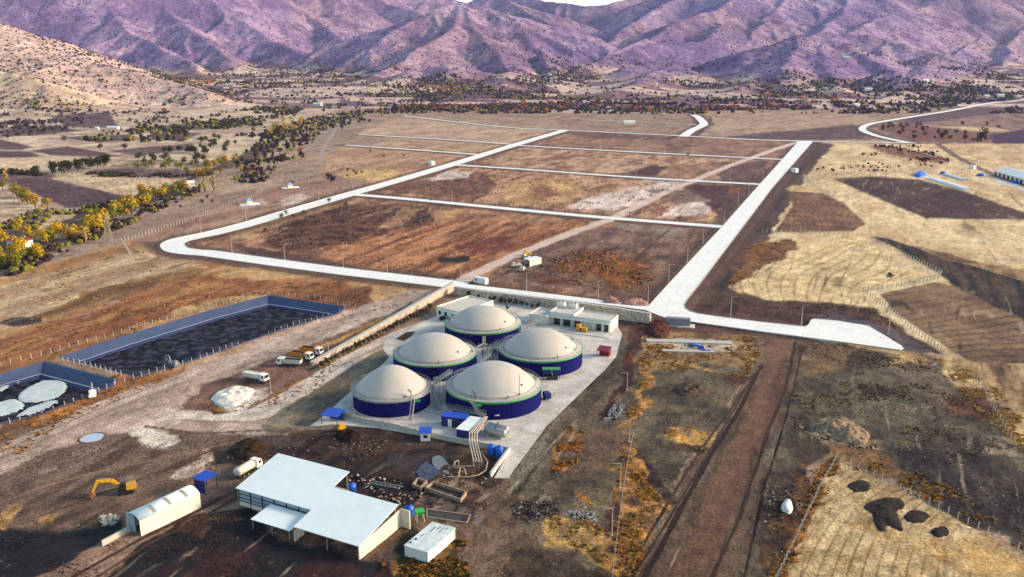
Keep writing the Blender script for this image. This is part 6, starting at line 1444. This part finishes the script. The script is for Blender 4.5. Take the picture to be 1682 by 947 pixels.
# ================================================================ fences
mPost = mat('pale_fence_post', (222,212,204), .8, 0, .06)
mWire = mat('fence_wire', (150,140,134), .6, .3, .05)
def fence(pts, step, h, label, r=.11, wires=3, lean=.0, name='wire_fence', rail=.013):
    w_ = [W(*p) for p in pts]; o = w_[0]; t = empty(name, (*o, 0), 0, label, 'fence'); proto = None; P_ = []
    for a, b in zip(w_[:-1], w_[1:]):
        L = math.dist(a, b); n = max(1, round(L/step))
        P_ += [(a[0]+(b[0]-a[0])*k/n, a[1]+(b[1]-a[1])*k/n) for k in range(n)]
    P_.append(w_[-1])
    if len(P_) > 100: P_ = [P_[int(i*(len(P_)-1)/99)] for i in range(100)]
    hz = hts(np.array([p[0] for p in P_]), np.array([p[1] for p in P_]))
    for (x, y), z in zip(P_, hz):
        if proto is None:
            m = MB(); m.box(-r,r,-r,r,-.4,h); m.hexa([(-r,-r,h),(r,-r,h),(r,r,h),(-r,r,h),(-r,-r-.35,h+.45),(r,-r-.35,h+.45),(r,r-.35,h+.45),(-r,r-.35,h+.45)]); proto = m.build('post', mPost, t); c = proto
        else: c = proto.copy(); COL.objects.link(c); c.parent = t
        c.location = (x-o[0], y-o[1], z)
    m = MB()
    for k in range(wires):
        zz = h*(k+.6)/wires
        for (p, z0), (q_, z1) in zip(list(zip(P_, hz))[:-1], list(zip(P_, hz))[1:]):
            m.tube((p[0]-o[0],p[1]-o[1],z0+zz),(q_[0]-o[0],q_[1]-o[1],z1+zz),rail,n=3,cap=False)
    m.build('wires', mWire, t); return t
fence([(213.5,418),(199.5,398),(300,367),(430,317.5)], 3.2, 2.2, 'pale concrete post fence running from the pylon up beside the long road', .16, 3)
fence([(461,298),(584,298)], 3.5, 2.0, 'post fence crossing the slope above the farther pump house', .14)
fence([(530,268),(706,269.6)], 4, 2.0, 'post fence below the tan meadow by the long road', .14)
fence([(0,600),(68,584),(200,547),(332,508),(432,482),(517,490),(584,505)], 3.5, 1.5, 'low white post fence along the far bank of the big reservoir', .09)
fence([(567,511),(540,521),(420,557),(330,594),(271,611),(220,626),(190,634)], 3.2, 1.5, 'low white post fence along the near bank of the big reservoir', .09)
fence([(189,638),(150,653),(107,669),(50,688),(0,704)], 3.2, 1.5, 'low white post fence along the small reservoir bank', .09)
fence([(104,596),(150,606),(200,622)], 3.2, 1.4, 'short post fence on the bank between the two reservoirs', .09)
fence([(1252,382),(1330,384),(1416,387)], 2.9, 2.2, 'concrete post fence between the two right fields, edge of the brown plot', .16)
fence([(1416,387),(1480,419),(1546,450),(1540,458),(1480,470),(1418,479)], 2.9, 2.2, 'concrete post fence wrapping the round right end of the straw field', .17)
fence([(1418,479),(1462,512),(1505,547),(1550,583)], 2.9, 2.2, 'concrete post fence behind the lay-by of the lower right road', .17)
fence([(1600,622),(1613,637),(1638,684),(1660,720)], 3.2, 1.8, 'thin pale post fence in the yellow strip at the right edge', .1)
fence([(1355,287.5),(1446,283),(1508,286)], 4, 2.0, 'post fence at the head of the dark ploughed field', .14)
fence([(1374.6,752),(1434.6,783),(1526,828),(1606.6,868),(1690,914)], 2.6, 1.7, 'white post fence along the upper edge of the corner field', .085)
fence([(1374.6,752),(1346,804),(1278,947),(1262,980)], 2.6, 1.5, 'timber post fence along the left edge of the corner field', .1)
fence([(1040,718),(1028,780),(1018,850),(1006,947)], 2.6, 1.7, 'white post fence in the orange weeds of the foreground', .075)
def slat(a, b): pass

# ================================================================ vegetation
def leafmat(name, rgb, rgb2, sc=.9):
    m = mat(name, rgb, .9, 0, 0, sc, rgb2=rgb2, spec=.1); return m
LM = {'yellow': leafmat('yellow_leaves', (236,194,40), (160,124,24)), 'gold': leafmat('golden_leaves', (214,160,56), (140,104,36)), 'olive': leafmat('olive_leaves', (156,150,48), (88,86,30)),
      'green': leafmat('dark_green_leaves', (72,76,34), (36,42,22)), 'dark': leafmat('dark_scrub_leaves', (76,58,56), (40,30,36)), 'mauve': leafmat('mauve_twigs', (124,98,104), (78,58,70)), 'rust': leafmat('rust_leaves', (196,112,60), (120,60,34)),
      'pale': leafmat('pale_dry_leaves', (206,176,110), (150,120,76))}
def crown_mesh(seed, h, r, n, leaf, poplar=False):
    rg = random.Random(seed); mb = MB(); lobes = []
    for k in range(9 if not poplar else 7):
        a = rg.uniform(0, 6.283); rr_ = r*rg.uniform(.15,.62)*(0.5 if poplar else 1); z = h*(rg.uniform(.32,.85) if not poplar else .2+.7*k/7)
        lobes.append((rr_*math.cos(a), rr_*math.sin(a), z, r*rg.uniform(.38,.62)*(.75 if poplar else 1)))
    for i in range(n):
        cx_, cy_, cz, lr = lobes[i % len(lobes)]; d = Vector((rg.gauss(0,1), rg.gauss(0,1), rg.gauss(0,1))).normalized(); q = Vector((cx_,cy_,cz))+Vector((d.x,d.y,d.z*.85))*lr*rg.uniform(.72,1.05)
        nrm = (d+Vector((rg.uniform(-.6,.6),rg.uniform(-.6,.6),rg.uniform(-.3,.8)))).normalized(); u = nrm.orthogonal().normalized(); v = nrm.cross(u); s_ = leaf*rg.uniform(.6,1.3); a = rg.uniform(0,6.28)
        u2 = u*math.cos(a)+v*math.sin(a); v2 = v*math.cos(a)-u*math.sin(a)
        mb.add([q-u2*s_, q-v2*s_*.7, q+u2*s_, q+v2*s_*.7], [(0,1,2,3)])
    return mb, lobes
def make_tree(seed, kind, h, r, name, label, cat, grp, poplar=False):
    t = empty(name, (0,0,0), 0, label, cat, grp); mb, lobes = crown_mesh(seed, h, r, 260, h*.062, poplar); mb.build('crown', LM[kind], t)
    tr = MB(); tr.tube((0,0,-.3),(0,0,h*.35),h*.035,h*.022,n=6)
    for l in lobes[:5]: tr.tube((0,0,h*.3),(l[0],l[1],l[2]),h*.016,h*.005,n=4)
    tr.build('trunk', mBark, t); return t
tr_r = random.Random(77)
def plant(group, label, kind, spots, h=(8,12), name='broadleaf_tree', cat='tree', rad=.42, poplar=False):
    hx, hy = W(34,406); spots = [p for p in spots if not (abs(p[0]-hx) < 10 and hy-26 < p[1] < hy+7)]
    if not spots: return
    protos = [make_tree(100+k+hash_(group), kind, 10, 10*rad, name, label, cat, group, poplar) for k in range(min(3, len(spots)))]
    for i, (x, y) in enumerate(spots):
        s_ = tr_r.uniform(*h)/10.8; z = ht(x, y)
        if i < len(protos): o = protos[i]; o.location = (x, y, z); o.scale = (s_*tr_r.uniform(.85,1.15),)*2+(s_,); o.rotation_euler = (0,0,tr_r.uniform(0,6))
        else: copy_tree(protos[i % 3], (x, y, z), tr_r.uniform(0,6), scale=(s_*tr_r.uniform(.85,1.15),)*2+(s_,))
def hash_(s): return sum(ord(c)*(i+1) for i, c in enumerate(s)) % 1000
def along(pts, n, jit):
    w_ = [W(*p) for p in pts]; Ls = [math.dist(a,b) for a,b in zip(w_[:-1],w_[1:])]; T_ = sum(Ls); out = []
    for k in range(n):
        d = T_*(k+tr_r.uniform(.1,.9))/n
        for (a, b), L in zip(zip(w_[:-1],w_[1:]), Ls):
            if d <= L: f = d/L; out.append((a[0]+(b[0]-a[0])*f+tr_r.uniform(-jit,jit), a[1]+(b[1]-a[1])*f+tr_r.uniform(-jit,jit))); break
            d -= L
    return out
def inpoly(poly, n, mind=3.):
    w_ = [W(*p) for p in poly]; xs = [p[0] for p in w_]; ys = [p[1] for p in w_]; out = []; c = 0
    while len(out) < n and c < n*60:
        c += 1; x = tr_r.uniform(min(xs), max(xs)); y = tr_r.uniform(min(ys), max(ys))
        if poly_sd(np.array([x]), np.array([y]), w_)[0] > 0 and all((x-a)**2+(y-b)**2 > mind**2 for a, b in out): out.append((x, y))
    return out
BELT = [(66,402),(100,398),(135,388),(165,372),(190,356),(220,340),(245,328),(272,322),(300,312)]
plant('yellow trees in the left belt', 'bright yellow autumn tree in the belt between ploughed field and river bed', 'yellow', along(BELT[:7], 17, 9)+along([(0,432),(12,424),(60,416)],4,5), (9,13))
plant('golden trees in the left belt', 'golden brown autumn tree in the belt between ploughed field and river bed', 'gold', along(BELT, 12, 9)+along([(25,318),(48,336),(75,350)],5,6), (9,13))
plant('olive trees in the left belt', 'olive green tree among the yellow ones of the left belt', 'olive', along(BELT, 22, 10)+along([(0,445),(20,434),(70,425)],6,7)+along([(4,308),(30,322),(60,340)],5,5), (8,12))
plant('dark trees in the left belt', 'dark leafless tree at the lower edge of the left belt', 'dark', along([(100,404),(170,384),(230,352),(280,328),(330,312)], 12, 8), (4,7))
plant('pale poplars in the left belt', 'pale dry poplar standing in the left belt', 'pale', [W(139,396),(W(112,391)),W(217,345),W(336,315),W(351,312),W(10,296)], (11,14), poplar=True, rad=.26)
plant('trees behind the farmhouse', 'yellow tree close around the red roofed farmhouse', 'yellow', [W(18,418),W(30,426),W(52,398),W(62,428),W(8,402),W(45,390),W(28,384)], (8,11))
plant('dark green tree row', 'dark green tree in the dense row between two ploughed fields', 'green', along([(68,287),(100,284),(140,278),(180,270)], 22, 5), (10,14))
plant('orchard trees', 'round dark orchard tree on the pale meadow', 'green', along([(268,250),(300,250),(345,254)], 14, 7)+inpoly([(225,258),(345,256),(345,270),(225,270)], 14, 12)+inpoly([(317,237),(400,236),(380,252),(330,256)], 8, 14), (7,10), rad=.5)
plant('olive trees beside the orchard', 'olive yellow tree in the hedge right of the cream field', 'olive', along([(225,276),(280,278),(345,274),(380,266)], 16, 6)+along([(300,285),(340,292),(360,285)],5,6), (7,10))
plant('orange trees by the gully', 'orange autumn tree at the head of the left gully', 'gold', [W(345,277),W(352,275),W(366,270),W(372,270),W(385,268),W(325,291),W(334,292),W(338,287)], (8,11))
plant('gully trees', 'dark mauve bushy tree in the left gully', 'dark', inpoly([(385,268),(420,240),(470,205),(505,205),(520,225),(480,260),(430,290),(395,300)], 60, 8), (6,10))
plant('yellow trees in the gully', 'small yellow tree in the upper left gully', 'yellow', inpoly([(430,220),(470,195),(505,195),(500,212),(450,228)], 14, 10)+[W(400,283),W(497,199),W(494,206)], (8,12))
plant('field trees upper left', 'lone dark tree on the pale slopes at the upper left', 'green', [W(x,y) for x,y in ((211,188),(221,190),(232,181),(261,195),(225,204),(204,246),(165,246),(107,232),(30,225),(50,222),(75,216),(86,217),(246,207),(296,213),(337,233),(330,232),(375,240),(352,236),(368,245),(110,214),(12,228))]+inpoly([(200,200),(420,195),(430,230),(330,235),(240,215)], 30, 20), (7,11), rad=.5)
plant('orange poplar', 'tall orange poplar at the far end of the river track', 'gold', [W(627,191)], (22,22), poplar=True, rad=.2)
plant('dark trees by the river track', 'dark tree beside the far river track', 'dark', [W(x,y) for x,y in ((560,202),(566,205),(574,205),(540,200),(545,213),(562,212),(607,202),(495,262),(543,300))], (7,11))
plant('red bush', 'small red autumn bush on the slope by the gully', 'rust', [W(494,252)], (11,11), name='red_bush', cat='bush', rad=.6)
plant('bushes right of the far roads', 'dark bush near the winding upper right road', 'dark', [W(x,y) for x,y in ((1505,206),(1515,213),(1500,220),(1535,228),(1545,228),(1560,229),(1585,231),(1598,232),(1606,234),(1500,228),(1618,230),(1460,206),(1580,206),(1620,206),(1640,211))]+inpoly([(1430,208),(1520,206),(1600,222),(1500,230)], 22, 14), (5,9), name='dark_bush', cat='bush', rad=.6)
plant('big dark tree right', 'tallest dark tree above the right meadow', 'green', [W(1612,233)], (20,20), rad=.45)
plant('lone field bush', 'single round bush in the straw field beside the fence', 'green', [W(1462,459)], (4.5,4.5), name='round_bush', cat='bush', rad=.5)
plant('meadow bushes', 'small dark bush on the tan plots left of the long road', 'dark', [W(x,y) for x,y in ((571,281),(580,283),(585,287),(570,291),(594,285),(480,302),(608,250),(630,258),(663,256),(540,332),(568,337),(470,352),(482,357),(498,351),(462,358),(436,382),(1075,195),(1130,255),(340,327),(331,335),(349,333),(296,342))], (3,4.5), name='small_bush', cat='bush', rad=.6)
# shrubs planted along the inside of the two stone walls
plant('shrubs along the left stone wall', 'small conical shrub in the row inside the left stone wall', 'green', [(x+1.6,y-.6) for x,y in [tuple(Vector(W(522,603)).lerp(Vector(W(700,509)), k/29)) for k in range(30)]], (2.4,3.6), name='wall_shrub', cat='shrub', rad=.34)
plant('pale shrubs along the left stone wall', 'dry brown shrub between the green ones inside the left stone wall', 'pale', [(x+1.9,y-.4) for x,y in [tuple(Vector(W(518,606)).lerp(Vector(W(620,551)), k/14)) for k in range(15)]], (1.6,2.4), name='dry_shrub', cat='shrub', rad=.5)
plant('shrubs along the back wall', 'dark little tree planted at the foot of the back stone wall', 'dark', [W(x,y) for x,y in ((770,487),(785,490),(805,496),(812,496),(822,498),(830,499),(838,500),(846,501),(858,503),(866,504),(874,506),(884,507),(833,510))], (2.4,4.2), name='wall_shrub', cat='shrub', rad=.4)

# ---------------------------------------------------------------- uncountable growth and rubble, each one object
rg = np.random.default_rng(4)
ICO_V = np.array([(0,0,1)]+[(.894*math.cos(a),.894*math.sin(a),.447) for a in np.arange(5)*2*math.pi/5]+[(.894*math.cos(a),.894*math.sin(a),-.447) for a in (np.arange(5)+.5)*2*math.pi/5]+[(0,0,-1)])
ICO_F = [(0,1,2),(0,2,3),(0,3,4),(0,4,5),(0,5,1),(1,6,2),(2,7,3),(3,8,4),(4,9,5),(5,10,1),(6,7,2),(7,8,3),(8,9,4),(9,10,5),(10,6,1),(6,11,7),(7,11,8),(8,11,9),(9,11,10),(10,11,6)]
ICO_F = np.array(ICO_F)
def bulk(name, V, F_, mats, mi=None, smooth=False, kind='stuff'):
    """V (N,k,3) vertices of N little pieces, F_ (m,3|4) faces of one"""
    N, k, _ = V.shape; m, s_ = F_.shape; me = bpy.data.meshes.new(name)
    me.vertices.add(N*k); me.vertices.foreach_set('co', V.reshape(-1).astype(np.float32))
    q = (F_[None]+(np.arange(N)*k)[:, None, None]).reshape(-1).astype(np.int32)
    me.loops.add(q.size); me.loops.foreach_set('vertex_index', q); me.polygons.add(N*m); me.polygons.foreach_set('loop_start', np.arange(0, q.size, s_, dtype=np.int32)); me.update(calc_edges=True)
    for x in mats: me.materials.append(x)
    if mi is not None: me.polygons.foreach_set('material_index', np.repeat(mi, m).astype(np.int32))
    me.polygons.foreach_set('use_smooth', np.full(N*m, smooth))
    o = bpy.data.objects.new(name, me); COL.objects.link(o); o['kind'] = kind; return o
def scatter(poly_px, dens_fn, n):
    """n tries, uniform in the survey outline's map area"""
    w_ = [W(*p) for p in poly_px]; xs = [p[0] for p in w_]; ys = [p[1] for p in w_]
    x = rg.uniform(min(xs), max(xs), n); y = rg.uniform(min(ys), max(ys), n); k = poly_sd(x, y, w_) > 0; x = x[k]; y = y[k]
    k = rg.random(x.size) < dens_fn(x, y); return x[k], y[k]
def blobs(name, x, y, r, mats, mi, flat=.75, sink=.25):
    k = np.ones(x.size, bool)
    for nm in ('upper_right_road', 'far_road', 'curved_road', 'north_road', 'long_road', 'main_road'):
        pts, wd = ROADW[nm]; k &= line_d(x, y, pts) > wd / 2 + (9 if nm == 'upper_right_road' else 1.5)
        if nm == 'upper_right_road':      # the near verge stays clear so the road shows
            k &= ~((line_d(x, y + 45, pts) < 45) & (y > 1500))
    x = x[k]; y = y[k]; r = r[k]; mi = np.asarray(mi)[k]
    N = x.size; z = hts(x, y)
    V = np.repeat(ICO_V[None], N, 0)*(1+.34*(rg.random((N,12,1))-.5)*2); th = rg.uniform(0,6.28,N); c, s_ = np.cos(th)[:,None], np.sin(th)[:,None]
    vx = V[...,0]*c-V[...,1]*s_; vy = V[...,0]*s_+V[...,1]*c; vz = V[...,2]*flat*(rg.uniform(.8,1.3,N)[:,None])
    V = np.stack([vx,vy,vz],-1)*r[:,None,None]; V[...,0] += x[:,None]; V[...,1] += y[:,None]; V[...,2] += (z+r*(flat-sink))[:,None]
    return bulk(name, V, ICO_F, mats, mi)
SM = [LM['dark'], LM['mauve'], LM['green'], LM['rust'], LM['olive'], LM['gold']]
# scrub on the mountain sides
N = 66000
yy_ = 1/rg.uniform(1/6400., 1/1620., N); xx_ = yy_*1.035*rg.uniform(-.72, .72, N)
zz = hts(xx_, yy_); vv = valley(xx_, yy_); up_ = np.clip((zz-vv)/120, 0, 1); d1_ = fbm(xx_, yy_, 170, 4, 701); d2_ = fbm(xx_, yy_, 420, 3, 711)
pr = np.where(up_ > .06, sstep(.42, .62, d1_)*.75*(1-.5*up_)+.12, 0)
k = rg.random(N) < pr*.9; x = xx_[k]; y = yy_[k]; mi = rg.choice([0,1,0,0,4,2], x.size)
blobs('hillside_scrub', x, y, rg.uniform(1.2, 3.0, x.size)*(.6+y/5200), SM, mi)
# woods and hedges on the valley floor
hed = np.minimum(np.abs(np.mod(yy_+.15*xx_+60*(fbm(xx_, yy_, 300, 3, 640)-.5), 95)-6), 40)
pr = np.where(up_ <= .1, sstep(.50, .62, d1_)*.6 + .5*(hed < 5)*(d2_ > .40)+.03, 0)*(yy_ < 4600)*(.22+.78*sstep(1800, 2500, yy_+250*(d2_-.5))) + np.where((up_ > .1) & (up_ < .45), sstep(.55, .62, d1_)*.6, 0)*(yy_ < 4600)
k = rg.random(N) < pr; x = xx_[k]; y = yy_[k]; mi = rg.choice([0,0,1,2,0,2,4,1], x.size)
gc = fbm(x, y, 130, 2, 721); mi = np.where(gc > .72, rg.choice([3,5,4,0], x.size), mi)
x2 = np.concatenate([x, x+rg.normal(0,6,x.size)]); y2 = np.concatenate([y, y+rg.normal(0,4,x.size)]); mi2 = np.tile(mi, 2)
blobs('valley_woodland', x2, y2, rg.uniform(1.6, 4.0, x2.size), SM, mi2, .85)
# scrub near the gully, hillside foot and dark growth on the plots
def dn(scale, lo, hi, seed, top=1.): return lambda x, y: sstep(lo, hi, fbm(x, y, scale, 4, seed))*top
parts = []
for poly, n, fn, rr_, cs in (
    ([(-250,182),(330,182),(200,222),(-250,226)], 5000, dn(60,.45,.64,732,.35), (1.0,2.4), [0,1,0]),
    ([(385,300),(400,262),(440,215),(520,190),(600,182),(600,200),(530,215),(500,250),(430,300)], 5000, dn(40,.4,.6,731,.5), (1.2,3.2), [0,1,0,4]),
    ([(120,230),(430,175),(500,178),(430,235),(330,236)], 5000, dn(60,.5,.66,733,.5), (1.5,3.6), [0,2,0,4]),
    ([(-50,225),(140,205),(140,186),(-50,186)], 2500, dn(60,.48,.62,735,.5), (1.5,3.6), [0,1,0]),
    ([(650,182),(900,182),(900,172),(640,174)], 2500, dn(70,.42,.6,737,.8), (2,4.5), [0,2,3,0]),
    ([(900,180),(1200,182),(1420,178),(1420,168),(900,170)], 5000, dn(70,.45,.62,739,.8), (2,4.5), [0,1,3,0]),
    ([(0,425),(110,398),(230,345),(330,305),(330,315),(120,410),(0,465)], 2500, dn(14,.35,.6,741,.6), (.8,2.0), [0,0,4]),
    ([(60,345),(112,345),(170,335),(215,322),(215,330),(140,352),(90,352)], 900, dn(14,.3,.6,743,.8), (.8,1.8), [0,0,4]),
    ([(0,376),(60,376),(90,350),(60,346),(0,372)], 900, dn(14,.3,.6,743,.6), (.8,2.2), [0,1,4]),
    ([(143,290),(290,292),(345,288),(345,284),(143,284)], 900, dn(20,.35,.55,745,.8), (.8,1.8), [0,0,2]),
    ([(0,284),(70,290),(60,282),(0,280)], 500, dn(20,.3,.55,745,.8), (1,2.4), [0,0,2]),
    ([(430,400),(470,365),(560,336),(700,338),(720,370),(640,398),(540,405)], 3000, dn(10,.5,.62,747,.5), (.2,.6), [0,0,1]),
    ([(880,430),(985,405),(1080,415),(1110,440),(1050,480),(960,478),(890,450)], 1500, dn(22,.5,.64,749,.6), (.25,.7), [0,5,0,3]),
    ([(575,318),(745,272),(1120,302),(1183,370),(900,346)], 4200, dn(14,.55,.68,751,.5), (.25,.7), [0,0,1]),
    ([(1430,240),(1500,240),(1570,266),(1540,270)], 900, dn(20,.45,.6,753,.8), (.8,2.2), [0,3,0]),
    ([(1334,236),(1500,236),(1600,270),(1400,285),(1340,280)], 1500, dn(30,.55,.65,755,.6), (.6,1.6), [0,3,0])):
    x, y = scatter(poly, fn, n); parts.append((x, y, rg.uniform(rr_[0], rr_[1], x.size), rg.choice(cs, x.size)))
x = np.concatenate([p[0] for p in parts]); y = np.concatenate([p[1] for p in parts]); r = np.concatenate([p[2] for p in parts]); mi = np.concatenate([p[3] for p in parts])
blobs('low_scrub', x, y, r, SM, mi, .8)
# dry weeds and grass: crossed blades
TM = [leafmat('orange_weeds', (236,172,78), (176,118,50), .5), leafmat('straw_grass', (226,192,124), (176,138,82), .5), leafmat('brown_weeds', (120,84,54), (70,48,34), .5), leafmat('green_weeds', (92,92,48), (50,54,28), .5)]
px_ = []
for poly, n, fn, sz, cs in (
    ([(1052,588),(1072,592),(1058,660),(1030,700),(1010,700),(1045,640)], 2600, dn(7,.42,.62,801), .55, [0,0,1,2]),
    ([(1035,712),(1052,730),(1062,790),(1095,830),(1075,850),(1040,950),(1008,960),(1005,860),(1020,760)], 6500, dn(7,.42,.62,803), .5, [0,0,1,2]),
    ([(905,845),(945,852),(1000,870),(1010,935),(985,925),(960,900),(910,890)], 3500, dn(7,.42,.62,805), .5, [0,1,1,2]),
    ([(930,700),(965,705),(950,760),(905,778),(915,740)], 1600, dn(7,.42,.6,807), .5, [0,0,2]),
    ([(1372,752),(1385,756),(1340,860),(1300,947),(1230,1000),(1260,947),(1310,860),(1340,780)], 3500, dn(7,.42,.62,809), .55, [0,0,2,1]),
    ([(1370,735),(1450,745),(1490,765),(1560,800),(1682,880),(1682,905),(1540,832),(1440,788),(1375,760)], 4200, dn(7,.42,.62,811), .5, [0,2,1]),
    ([(1090,700),(1130,698),(1175,712),(1170,738),(1130,738),(1100,722)], 1500, dn(7,.42,.62,813), .5, [0,1,1]),
    ([(1535,588),(1575,594),(1640,640),(1682,690),(1720,760),(1682,745),(1610,680),(1570,630)], 3800, dn(9,.42,.62,815), .6, [1,1,0]),
    ([(620,925),(660,900),(700,870),(770,890),(770,980),(640,980)], 4200, dn(7,.42,.6,817), .5, [3,0,3,2]),
    ([(430,655),(500,612),(560,590),(520,640),(440,670),(330,690),(330,660)], 1500, dn(5,.45,.55,819), .4, [0,2]),
    ([(490,585),(560,555),(640,515),(640,520),(560,562),(500,590)], 900, dn(7,.42,.62,821), .45, [0,1]),
    ([(0,600),(100,586),(440,484),(600,496),(560,465),(330,455),(0,545)], 5000, dn(9,.46,.62,823), .45, [2,2,1,0]),
    ([(0,545),(330,436),(240,405),(0,470)], 4000, dn(11,.5,.62,825), .5, [2,1,1]),
    ([(-20,790),(0,690),(150,650),(300,612),(200,655),(100,695)], 3000, dn(6,.4,.5,827), .45, [0,2]),
    ([(1062,552),(1245,552),(1250,580),(1228,620),(1060,606)], 3500, dn(7,.42,.58,829), .45, [1,2,0]),
    ([(1310,555),(1490,580),(1600,640),(1640,760),(1400,730),(1300,700),(1290,620)], 7000, dn(12,.52,.64,831), .4, [2,1,2]),
    ([(1195,470),(1225,404),(1300,392),(1290,420)], 1800, dn(8,.4,.55,833), .5, [2,0]),
    ([(520,405),(760,360),(960,366),(860,405),(740,455),(600,440)], 5000, dn(9,.45,.6,835), .4, [2,2,2,0]),
    ([(880,430),(985,405),(1080,415),(1110,440),(1050,480),(960,478),(890,450)], 2600, dn(20,.48,.64,837), .5, [0,2,2])):
    x, y = scatter(poly, fn, n*3); k = rg.random(x.size) < .25+.75*sstep(.4,.62,fbm(x,y,2.6,3,888)); x = x[k][:int(n*.8)]; y = y[k][:int(n*.8)]; px_.append((x, y, np.full(x.size, sz*.62)*rg.uniform(.4,1.4,x.size), rg.choice(cs, x.size)))
x = np.concatenate([p[0] for p in px_]); y = np.concatenate([p[1] for p in px_]); s_ = np.concatenate([p[2] for p in px_]); mi = np.concatenate([p[3] for p in px_])
B = []
for a in (0, 1.05, 2.1):
    c, q = math.cos(a), math.sin(a); B += [(-c*.8,-q*.8,.0),(c*.8,q*.8,0),(c*1.0,q*1.0,.8),(-c*1.1,-q*1.1,.75)]
B = np.array(B); th = rg.uniform(0,6.28,x.size); c_, q_ = np.cos(th)[:,None], np.sin(th)[:,None]
V = np.repeat(B[None], x.size, 0)*(1+.4*(rg.random((x.size,12,1))-.5)); V = np.stack([V[...,0]*c_-V[...,1]*q_, V[...,0]*q_+V[...,1]*c_, V[...,2]],-1)*s_[:,None,None]
z = hts(x, y); V[...,0] += x[:,None]; V[...,1] += y[:,None]; V[...,2] += (z-.05)[:,None]
bulk('dry_weeds', V, np.array([(0,1,2,3),(4,5,6,7),(8,9,10,11)]), TM, mi)
# stones, clods and scrap
CM = [mat('pale_stones', (206,190,174), .95, 0, .15, 2), mat('brown_clods', (96,72,62), .95, 0, .2, 2), mat('grey_stones', (170,168,168), .9, 0, .2, 2), mat('dark_clods', (48,36,34), .95, 0, .2, 2)]
px_ = []
for poly, n, fn, sz, cs in (
    ([(840,700),(1010,560),(1240,600),(1040,947),(740,947),(830,790)], 5200, dn(14,.45,.62,851), .22, [0,1,1,3]),
    ([(935,838),(975,842),(980,858),(940,852)], 200, lambda x, y: np.ones(x.size), .26, [2,0,2,3]),
    ([(845,826),(900,822),(925,842),(880,860),(840,850)], 260, lambda x, y: np.ones(x.size), .24, [3,3,3,2]),
    ([(990,690),(1010,664),(1025,666),(1015,688)], 350, lambda x, y: np.ones(x.size), .4, [2,2,3]),
    ([(0,745),(500,700),(640,830),(560,830),(380,770),(0,880)], 5000, dn(16,.48,.62,853), .22, [0,1,1,3]),
    ([(160,850),(178,845),(196,850),(190,862),(168,864)], 130, lambda x, y: np.ones(x.size)*.8, .5, [2,0]),
    ([(560,780),(650,785),(700,800),(690,840),(640,835)], 700, dn(5,.4,.6,855), .35, [3,0,1,3]),
    ([(690,770),(830,780),(800,840),(690,830)], 900, dn(5,.4,.6,857), .35, [0,1,3]),
    ([(1300,700),(1330,676),(1400,690),(1440,720),(1440,745),(1330,722)], 900, dn(6,.4,.6,859), .4, [0,1,3]),
    ([(1310,560),(1560,600),(1682,720),(1682,880),(1400,745)], 6000, dn(15,.5,.64,861), .25, [0,1,1,3]),
    ([(0,880),(230,870),(390,830),(640,920),(640,947),(0,947)], 4200, dn(12,.42,.6,863), .28, [1,3,3]),
    ([(520,780),(700,720),(430,715),(380,760)], 3000, dn(10,.42,.6,865), .25, [1,3,3,0]),
    ([(1250,800),(1360,760),(1300,940),(1258,947)], 1800, dn(8,.42,.6,867), .3, [3,1,0]),
    ([(820,440),(1060,500),(1140,400),(900,400)], 3500, dn(12,.45,.6,869), .35, [0,1,1]),
    ([(1100,520),(1200,380),(1330,240),(1370,240),(1250,400),(1160,500)], 3500, dn(14,.42,.6,871), .35, [1,3,0]),
    ([(1128,500),(1260,492),(1440,507),(1560,585),(1334,526)], 2400, dn(12,.42,.6,873), .35, [1,3]),
    ([(420,420),(750,460),(740,440),(430,395)], 2400, dn(12,.42,.6,875), .35, [1,3,0]),
    ([(640,500),(730,478),(700,490),(580,530),(560,520)], 800, dn(10,.4,.6,877), .4, [0,1])):
    big = n < 800; x, y = scatter(poly, fn, n*2); q = n if big else int(n*.3); x = x[:q]; y = y[:q]; px_.append((x, y, np.full(x.size, sz*(.75 if big else .55))*rg.uniform(.4,1.5,x.size)**1.3, rg.choice(cs+([1,3] if not big else []), x.size)))
x = np.concatenate([p[0] for p in px_]); y = np.concatenate([p[1] for p in px_]); r = np.concatenate([p[2] for p in px_]); mi = np.concatenate([p[3] for p in px_])
blobs('stones_and_clods', x, y, r, CM, mi, .6, .25)
# haze
hz = MB(); hz.box(-9000, 9000, -300, 9500, -30, 900); hb = hz.build('haze', bpy.data.materials.new('haze')); hb['kind'] = 'stuff'
m = hb.data.materials[0]; m.use_nodes = True; N_ = m.node_tree.nodes; N_.clear(); out = N_.new('ShaderNodeOutputMaterial'); vol = N_.new('ShaderNodeVolumePrincipled')
vol.inputs['Color'].default_value = (.55, .62, 1.0, 1); vol.inputs['Density'].default_value = HAZE; vol.inputs['Anisotropy'].default_value = .0
m.node_tree.links.new(vol.outputs[0], out.inputs['Volume'])
